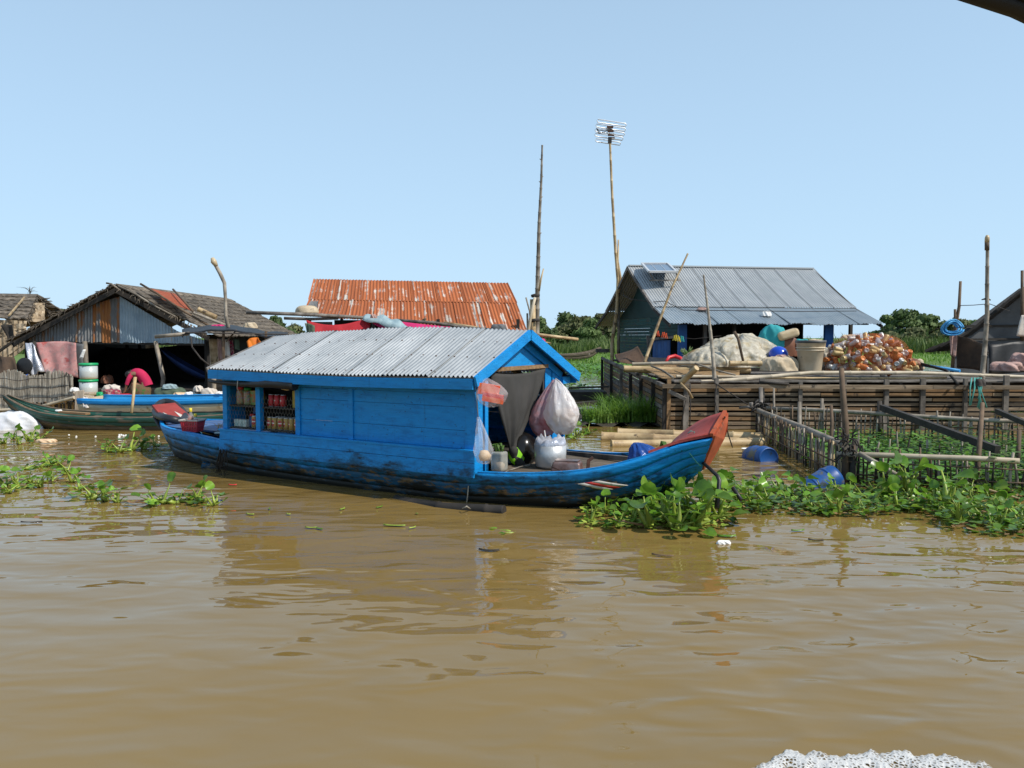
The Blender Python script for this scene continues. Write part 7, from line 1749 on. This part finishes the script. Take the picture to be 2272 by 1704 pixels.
for s_ in (-1, 1):
    band([J(-.16, s_*.10, .72), J(-.23, s_*.20, .66), J(-.30, s_*.235, .50), J(-.345, s_*.235, .36)], [.09*SCL, .085*SCL, .07*SCL, .062*SCL], M['shirt'], 'sleeve')
g = MB(); G = []
for i in range(25):
    a = 2 * math.pi * i / 24; G.append([J(.06 + .22*math.cos(a), .22*math.sin(a), .36), J(.02 + .33*math.cos(a), .27*math.sin(a), .26 + .08*math.cos(a)*-1), J(.0 + .34*math.cos(a), .28*math.sin(a), .10), J(.0 + .33*math.cos(a), .27*math.sin(a), .0)])
g.grid(G); g.build('sarong', M['skirtcloth'], person, local=True)
g = MB(); g.lathe([(0, -.11*SCL)] + [(.112*SCL*math.sin(a), -.12*SCL*math.cos(a)) for a in np.linspace(.3, 2.9, 10)] + [(0, .12*SCL)], J(-.375, -.03, .70), n=16, M=Matrix.Rotation(.5, 3, 'Y')); g.build('hair', M['hair'], person, local=True)
g = MB(); g.lathe([(0, -.05*SCL), (.05*SCL, -.03*SCL), (.055*SCL, 0), (.04*SCL, .04*SCL), (0, .05*SCL)], J(-.30, -.02, .80), n=12); g.build('hair_bun', M['hair'], person, local=True)
# ------------------------------------------------------------------ water hyacinths, grass, pond greens, floating bits, foam
hr = random.Random(42)
def leaf_mesh(h, R, lean, tilt, bulb, seed, matl='hyleaf', mats='hystalk'):
    """one hyacinth leaf: swollen stalk and a round cupped blade; grows from the origin, leaning along +x"""
    r = random.Random(seed); m = MB(); pts = []; rs = []
    for i in range(6):
        t_ = i / 5; pts.append(V(lean * t_ ** 1.6, r.uniform(-.006, .006), h * t_)); rs.append((.010 + bulb * math.sin(min(1, t_ * 1.5) * math.pi) * .016) * (1 - .55 * t_))
    m.tube(pts, rs, n=6, mi=1)
    top = pts[-1]; nb = 12; ring = []; mid = []
    ax1 = V(math.cos(tilt), 0, math.sin(tilt)); ay = V(0, 1, 0); nz = V(-math.sin(tilt), 0, math.cos(tilt))
    for k in range(nb):
        a = 2 * math.pi * k / nb; q = 1 + .16 * max(0, math.cos(a)) ** 3 - .30 * max(0, math.cos(a + math.pi)) ** 6; wv = .20 * R * math.sin(2*a + seed) + .10 * R * math.sin(3*a + 2*seed) 
        ring.append(top + ax1 * (R * (.92 + q * math.cos(a))) + ay * (R * .95 * q * math.sin(a)) + nz * (R * .16 + wv)); mid.append(top + ax1 * (R * (.92 + .55 * q * math.cos(a))) + ay * (R * .55 * q * math.sin(a)) + nz * (R * .02 + wv * .4))
    c = top + ax1 * R * .92 - nz * R * .05
    vs = ring + mid + [c]; fs = [(k, (k+1) % nb, nb + (k+1) % nb, nb + k) for k in range(nb)] + [(nb + k, nb + (k+1) % nb, 2*nb) for k in range(nb)]
    m.add(vs, fs, mi=0, smooth=True)
    return m.mesh('leaf', [M[matl], M[mats]])
LM_up = [leaf_mesh(hr.uniform(.09, .21), hr.uniform(.034, .060), hr.uniform(.03, .12), hr.uniform(-.1, 1.2), hr.uniform(.3, 1.0), k) for k in range(9)]
LM_low = [leaf_mesh(hr.uniform(.03, .09), hr.uniform(.035, .058), hr.uniform(.07, .16), hr.uniform(-.1, .7), hr.uniform(.5, 1.2), 20 + k) for k in range(7)]
LM_dead = [leaf_mesh(hr.uniform(.01, .04), hr.uniform(.03, .045), hr.uniform(.1, .18), hr.uniform(-.3, .1), .3, 40 + k, 'hydead', 'hydead') for k in range(2)]
rootm = MB()
for k in range(14):
    a = k * .45; rootm.tube([V(0, 0, .02), V(.03*math.cos(a), .03*math.sin(a), -.01), V(.07*math.cos(a), .07*math.sin(a), -.05)], [.007, .005, .002], n=4)
rootm = rootm.mesh('roots', M['roots'])
def plant(p, label, group, n=8, sc=1.0, up=.55, face=None):
    t = thing('water_hyacinth', label, 'plant', p, hr.uniform(0, 6.28), group)
    for k in range(n):
        q = hr.random(); me = LM_up[hr.randrange(9)] if q < up else (LM_low[hr.randrange(7)] if q < .95 else LM_dead[hr.randrange(2)])
        o = inst('leaf', me, (hr.uniform(-.03, .03), hr.uniform(-.03, .03), 0), (hr.uniform(-.2, .2), hr.uniform(-.15, .35), 2 * math.pi * k / n + hr.uniform(-.4, .4)), sc * hr.uniform(.75, 1.2), t)
    inst('roots', rootm, (0, 0, 0), (0, 0, 0), sc, t)
    return t
# round the bow
bowspots = [(1312, 1158, 1.0), (1345, 1140, 1.0), (1372, 1166, 1.1), (1408, 1158, 1.15), (1440, 1172, 1.2), (1472, 1158, 1.2), (1502, 1176, 1.25), (1538, 1172, 1.3), (1568, 1158, 1.3), (1592, 1148, 1.2), (1528, 1142, 1.2), (1488, 1136, 1.1), (1565, 1128, 1.1), (1600, 1124, 1.2), (1395, 1136, 1.0), (1450, 1134, 1.0)]
for px_, py_, s_ in bowspots: plant(W(px_, py_), 'one of the big leaved water hyacinths massed round the bow of the blue boat', 'hyacinths round the bow', 12, s_ * (.66 if px_ < 1415 else 1.0), .52)
# mass at the right
y_hi = lambda x: np.interp(x, [1600, 1700, 1850, 1950, 2040, 2090, 2150, 2290], [1075, 1082, 1092, 1082, 1078, 1076, 1074, 1072])
y_lo = lambda x: np.interp(x, [1600, 1700, 1850, 1950, 2040, 2090, 2150, 2290], [1128, 1140, 1146, 1142, 1136, 1168, 1182, 1190])
k = 0; x = 1612
while x < 2290:
    for j in range(2 if x < 2060 else 3):
        f_ = (j + hr.uniform(.1, .95)) / (2 if x < 2060 else 3); yy = y_hi(x) + (y_lo(x) - y_hi(x)) * f_
        plant(W(x + hr.uniform(-8, 8), yy), 'one of the water hyacinths in the mat below the stake pen', 'hyacinths below the stake pen', 9, hr.uniform(.6, .95), .26)
    x += 27
for px_, py_, s_ in ((1966, 1100, 1.35), (2012, 1098, 1.3), (2105, 1130, 1.4), (2128, 1160, 1.2)): plant(W(px_, py_), 'one of the tallest water hyacinths in front of the stake pen, with very broad leaves', 'tall hyacinths by the stake pen', 6, s_, .9)
# left groups
for lab, grp, spots in (
    ('water hyacinth in the floating clump at the left edge of the water', 'left clump of hyacinths', [(12, 1078, .95), (40, 1084, 1.0), (62, 1072, .85), (90, 1082, .9), (20, 1094, .8), (112, 1068, .8)]),
    ('water hyacinth in the straggling clump between the left clump and the boat', 'straggling hyacinths', [(148, 1052, .9), (176, 1084, .9), (205, 1108, 1.05), (232, 1112, .9), (160, 1070, .8), (262, 1114, .7)]),
    ('water hyacinth in the small clump nearest the hull of the blue boat', 'small clump by the hull', [(338, 1118, 1.0), (362, 1118, .9), (392, 1116, .9), (420, 1114, 1.0), (445, 1116, .95), (470, 1122, .8)]),
    ('dark water hyacinth floating just left of the stern of the blue boat', 'clump by the stern', [(240, 1002, 1.0), (268, 1004, 1.2), (295, 1000, 1.5), (318, 996, 1.0), (345, 990, .8)]),
    ('small water hyacinth under the bow of the green canoe', 'hyacinths under the canoe bow', [(8, 984, 1.0), (42, 986, .9), (66, 978, 1.2), (88, 974, 1.0), (30, 975, .9)]),
    ('yellowish low water hyacinth drifting between the green canoe and the left clump', 'drifting yellowish hyacinths', [(62, 1040, .8), (88, 1038, .8), (120, 1026, .9), (132, 1030, .8), (108, 1032, .7)]),
    ('water hyacinth in the patch seen just behind the white carrier bag', 'patch behind the carrier bag', [(1240, 968, 1.1), (1262, 966, 1.1), (1284, 964, 1.1), (1304, 962, 1.0), (1252, 974, 1.0), (1275, 974, 1.0)])):
    for px_, py_, s_ in spots: plant(W(px_, py_), lab, grp, 8, s_ * .82, .15 if 'yellow' in lab else .34)
# filler of small leaves and stems between the right hand plants
def litter(name, n, spot, smin, smax, zmax, mat, label, cat):
    m = MB()
    for _ in range(n):
        p = spot(); s = hr.uniform(smin, smax); a = hr.uniform(0, 6.28); t_ = hr.uniform(-.3, .9); c, q = math.cos(a), math.sin(a); z = p.z + hr.uniform(.004, zmax)
        m.add([(p.x - c*s, p.y - q*s, z), (p.x + q*s*.7 - c*s*.3, p.y - c*s*.7 - q*s*.3, z + t_*s*.4), (p.x + q*s*.6 + c*s*.5, p.y - c*s*.6 + q*s*.5, z + t_*s*.8), (p.x + c*s, p.y + q*s, z + t_*s), (p.x - q*s*.6 + c*s*.5, p.y + c*s*.6 + q*s*.5, z + t_*s*.8), (p.x - q*s*.7 - c*s*.3, p.y + c*s*.7 - q*s*.3, z + t_*s*.4)], [(0, 1, 2, 3, 4, 5)])
    return tag(m.build(name, mat), label, cat, kind='stuff')
def rspot():
    x = hr.uniform(1600, 2290); return W(x, y_hi(x) + (y_lo(x) - y_hi(x)) * hr.uniform(-.1, 1.06))
litter('hyacinth_mat', 1500, rspot, .015, .040, .07, M['hyleaf'], 'small leaves filling the hyacinth mat at the right', 'leaves')
litter('withered_leaves', 500, rspot, .012, .032, .03, M['hydead'], 'withered brown and yellow leaves lying in the hyacinth mat', 'leaves')
litter('bow_litter', 420, lambda: W(hr.uniform(1290, 1610), hr.uniform(1128, 1176)), .012, .034, .04, M['hystalk'], 'yellowish stalk bits floating among the bow hyacinths', 'leaves')
def penspot():
    u, v = hr.random(), hr.random(); a = NC.lerp(FR + V(1.2, -.1, 0), u); b_ = FC.lerp(BR + V(.8, .4, 0), u); return a.lerp(b_, v)
litter('pond_greens', 12000, penspot, .016, .042, .17, M['spinach'], 'dense bright green pond greens filling the stake pen', 'greens')
litter('pond_undergrowth', 2600, penspot, .02, .05, .05, M['weedmud'], 'dark rotting leaves under the pond greens', 'leaves')
litter('edge_weeds', 2600, lambda: V(hr.uniform(4.3, 7.2), hr.uniform(6.9, 9.8), 0), .016, .042, .34, M['reed'], 'rank olive weeds crowding the right end of the stake pen', 'weeds')
# tall grass tussock beside the slatted pen, on a dark floating mat
g = MB(); g.grid([[V(.9 + 1.5 * i / 11, 12.4 + 2.6 * j / 9, .02 + .06 * noise1(i * 1.1 + j * .8, 3)) for j in range(10)] for i in range(12)])
tag(g.build('rotting_mat', M['weedmud']), 'dark rotting plant mat floating under the tall grass', 'plant mat', kind='stuff')
def tussock(c, n, h_, spread, r):
    m = MB()
    for _ in range(n):
        a = r.uniform(0, 6.28); q = r.random() ** .6 * spread; p = V(c.x + math.cos(a) * q, c.y + math.sin(a) * q * .8, .03); hh = h_ * r.uniform(.5, 1.15); ln = hh * r.uniform(.25, 1.15); b_ = r.uniform(0, 6.28)
        d = V(math.cos(b_), math.sin(b_), 0); wv = V(-d.y, d.x, 0) * r.uniform(.006, .011); pts = []
        for i in range(5):
            t_ = i / 4; pts.append(p + d * ln * t_ * t_ + V(0, 0, hh * (t_ - .42 * t_ * t_ * (ln / hh))))
        vs = []; 
        for i, q_ in enumerate(pts): w_ = 1 - .95 * (i / 4) ** 1.6; vs += [q_ - wv * w_, q_ + wv * w_]
        m.add(vs, [(2*i, 2*i+1, 2*i+3, 2*i+2) for i in range(4)])
    return m
rt = random.Random(18)
for px_, py_, sp, h_, n, lab in ((1332, 940, .30, .40, 320, 'bright grass tussock at the left, nearest the white carrier bag'), (1392, 938, .34, .50, 420, 'tall bright grass tussock in the middle beside the slatted pen'), (1438, 938, .28, .52, 300, 'darker grass tussock against the corner of the slatted pen'), (1362, 912, .32, .40, 260, 'grass tussock farther back along the slatted pen wall')):
    tag(tussock(W(px_, py_), n, h_, sp, rt).build('grass_tussock', M['grass']), lab, 'grass', 'tussocks beside the slatted pen', kind='stuff')
m = tussock(W(1690, 962), 26, .30, .08, rt); tag(m.build('young_plant', M['leafgreen']), 'young broad leaved plant at the corner of the slatted wall', 'plant')
# drifting bits on the open water
def bit(px_, py_, L, wd, mat, lab, a=None, cat='leaf', group=None):
    c = W(px_, py_, .004); a = hr.uniform(-.5, .5) if a is None else a; d = V(math.cos(a), math.sin(a), 0); n_ = V(-d.y, d.x, 0); m = MB(); G = []
    for i in range(7):
        t_ = i / 6 * 2 - 1; w_ = wd * (1 - t_ * t_) ** .6 + .0008; G.append([c + d * t_ * L/2 - n_ * w_/2 + V(0, 0, .004), c + d * t_ * L/2 + V(0, 0, .008 + .006 * t_ * t_), c + d * t_ * L/2 + n_ * w_/2 + V(0, 0, .004)])
    m.slab(G, -.002); return one(m, 'floating_leaf', mat, lab, cat, group)
for k, (px_, py_) in enumerate(((598, 1130), (640, 1142), (690, 1172), (708, 1174), (760, 1130), (925, 1141), (842, 1126), (915, 1172), (555, 1142))):
    bit(px_, py_, hr.uniform(.03, .09), hr.uniform(.010, .026), M['hystalk'] if k % 3 else M['hyleaf'], 'small green leaf scrap drifting on the open water in front of the blue boat', a=hr.uniform(-1.5, 1.5), group='drifting leaf scraps')
bit(875, 1167, .17, .03, M['hystalk'], 'long yellow green leaf drifting in front of the cabin'); bit(516, 1077, .08, .016, M['redplastic'], 'small red scrap drifting below the shop window', cat='scrap')
bit(268, 1068, .20, .012, M['stick'], 'thin brown stick drifting left of the stern', -.25, 'stick'); bit(70, 1160, .16, .012, M['darkwood'], 'thin dark stick drifting at the left below the hyacinths', .05, 'stick')
bit(1085, 1222, .14, .03, M['darkwood'], 'dark sodden leaf drifting below the cabin door'); bit(1470, 1234, .14, .012, M['stick'], 'thin twig drifting below the bow hyacinths', -.35, 'twig'); bit(1810, 1200, .10, .012, M['darkwood'], 'short dark twig drifting below the hyacinth mat', -.3, 'twig')
bit(1770, 1178, .10, .03, M['hyleaf'], 'single green leaf drifting below the hyacinth mat'); bit(1612, 1190, .13, .055, M['hyleaf'], 'round green leaf floating beside the white foam scrap')
t = thing('drifting_clump', 'little drifting clump of yellow leaves below the cabin door', 'leaves', W(1130, 1180))
for k in range(7):
    o = inst('leaf', LM_low[k % 7] if k < 5 else LM_dead[k % 2], (hr.uniform(-.05, .05), hr.uniform(-.03, .03), -.02), (0, .5, k * .9), .8, t)
lump('foam_scrap', W(1605, 1206), .045, .025, .02, M['styro'], 'white foam scrap floating below the bow hyacinths', 'scrap', 301, rough=.12)
lump('foam_scrap', W(102, 980), .13, .06, .035, M['food'], 'pale pinkish scrap floating by the canoe bow', 'scrap', 302, rough=.1)
for k in range(14):
    px_ = hr.choice([150, 172, 200, 205, 262, 268, 275, 345]) + hr.uniform(-8, 8); lump('foam_fleck', W(px_, 966 + hr.uniform(-2, 4)), .012, .012, .012, M['styro'], 'tiny white foam fleck floating along the green canoe', 'fleck', 310 + k, n=8, m_=5)
    bpy.context.scene.collection.objects[-1]['group'] = 'foam flecks along the canoe'
# wake foam at the bottom right
fr = random.Random(4); fm = MB()
def foam_top(x): return 1676 + 9 * noise1(x * .018, 1.0) + 5 * noise1(x * .06, 2.0) + 40 * max(0, (1745 - x) / 105) + 34 * max(0, (x - 2090) / 110)
G = []; UVs = []
for i in range(260):                                    # a low lip of lacy foam, thinning to nothing behind
    x = 1630 + 600 * i / 259; y0 = foam_top(x) - 3; row = []; ur = []
    for j in range(40):
        v = j / 39; y = y0 + v * 80; c = W(x, y, 0)
        hgt = .009 * math.sin(min(1, v * 2.2) * math.pi) ** .8 if v < .45 else 0
        n_ = mn.noise(c * 30) * .5 + mn.noise(c * 62) * .3 + mn.noise(c * 13) * .8
        row.append(c + V(0, 0, .003 + hgt * (1 + .3 * n_) + .0022 * n_ + .001)); ur.append((max(0.001, min(1.0, 1.15 - abs(v - .22) * 1.5 - max(0, (1700 - x) / 90) - max(0, (x - 2140) / 90))), v))
    G.append(row); UVs.append(ur)
fm.grid(G, uv=UVs)
tag(fm.build('wake_foam', M['foam']), 'white bubbly wake foam on the water at the bottom edge', 'foam', kind='stuff')
# edge of the canopy of the boat the picture is taken from
ed_ = thing('boat_canopy', 'dark edge of a boat canopy reaching into the top corner of the picture', 'canopy', V(.62, .95, 1.8))
a_, b_ = P(2085, -40, .95), P(2420, 92, .95)
g = MB(); g.tube([a_, a_.lerp(b_, .5) + V(0, 0, .006), b_], .012, n=10); g.build('canopy_rim', M['black'], ed_)
g = MB(); G = []
for i in range(8):
    u = i / 7; p = a_.lerp(b_, u); G.append([p, p + V(.03, -.12, .05), p + V(.06, -.5, .12)])
g.slab(G, .012); g.build('canopy_sheet', M['black'], ed_)
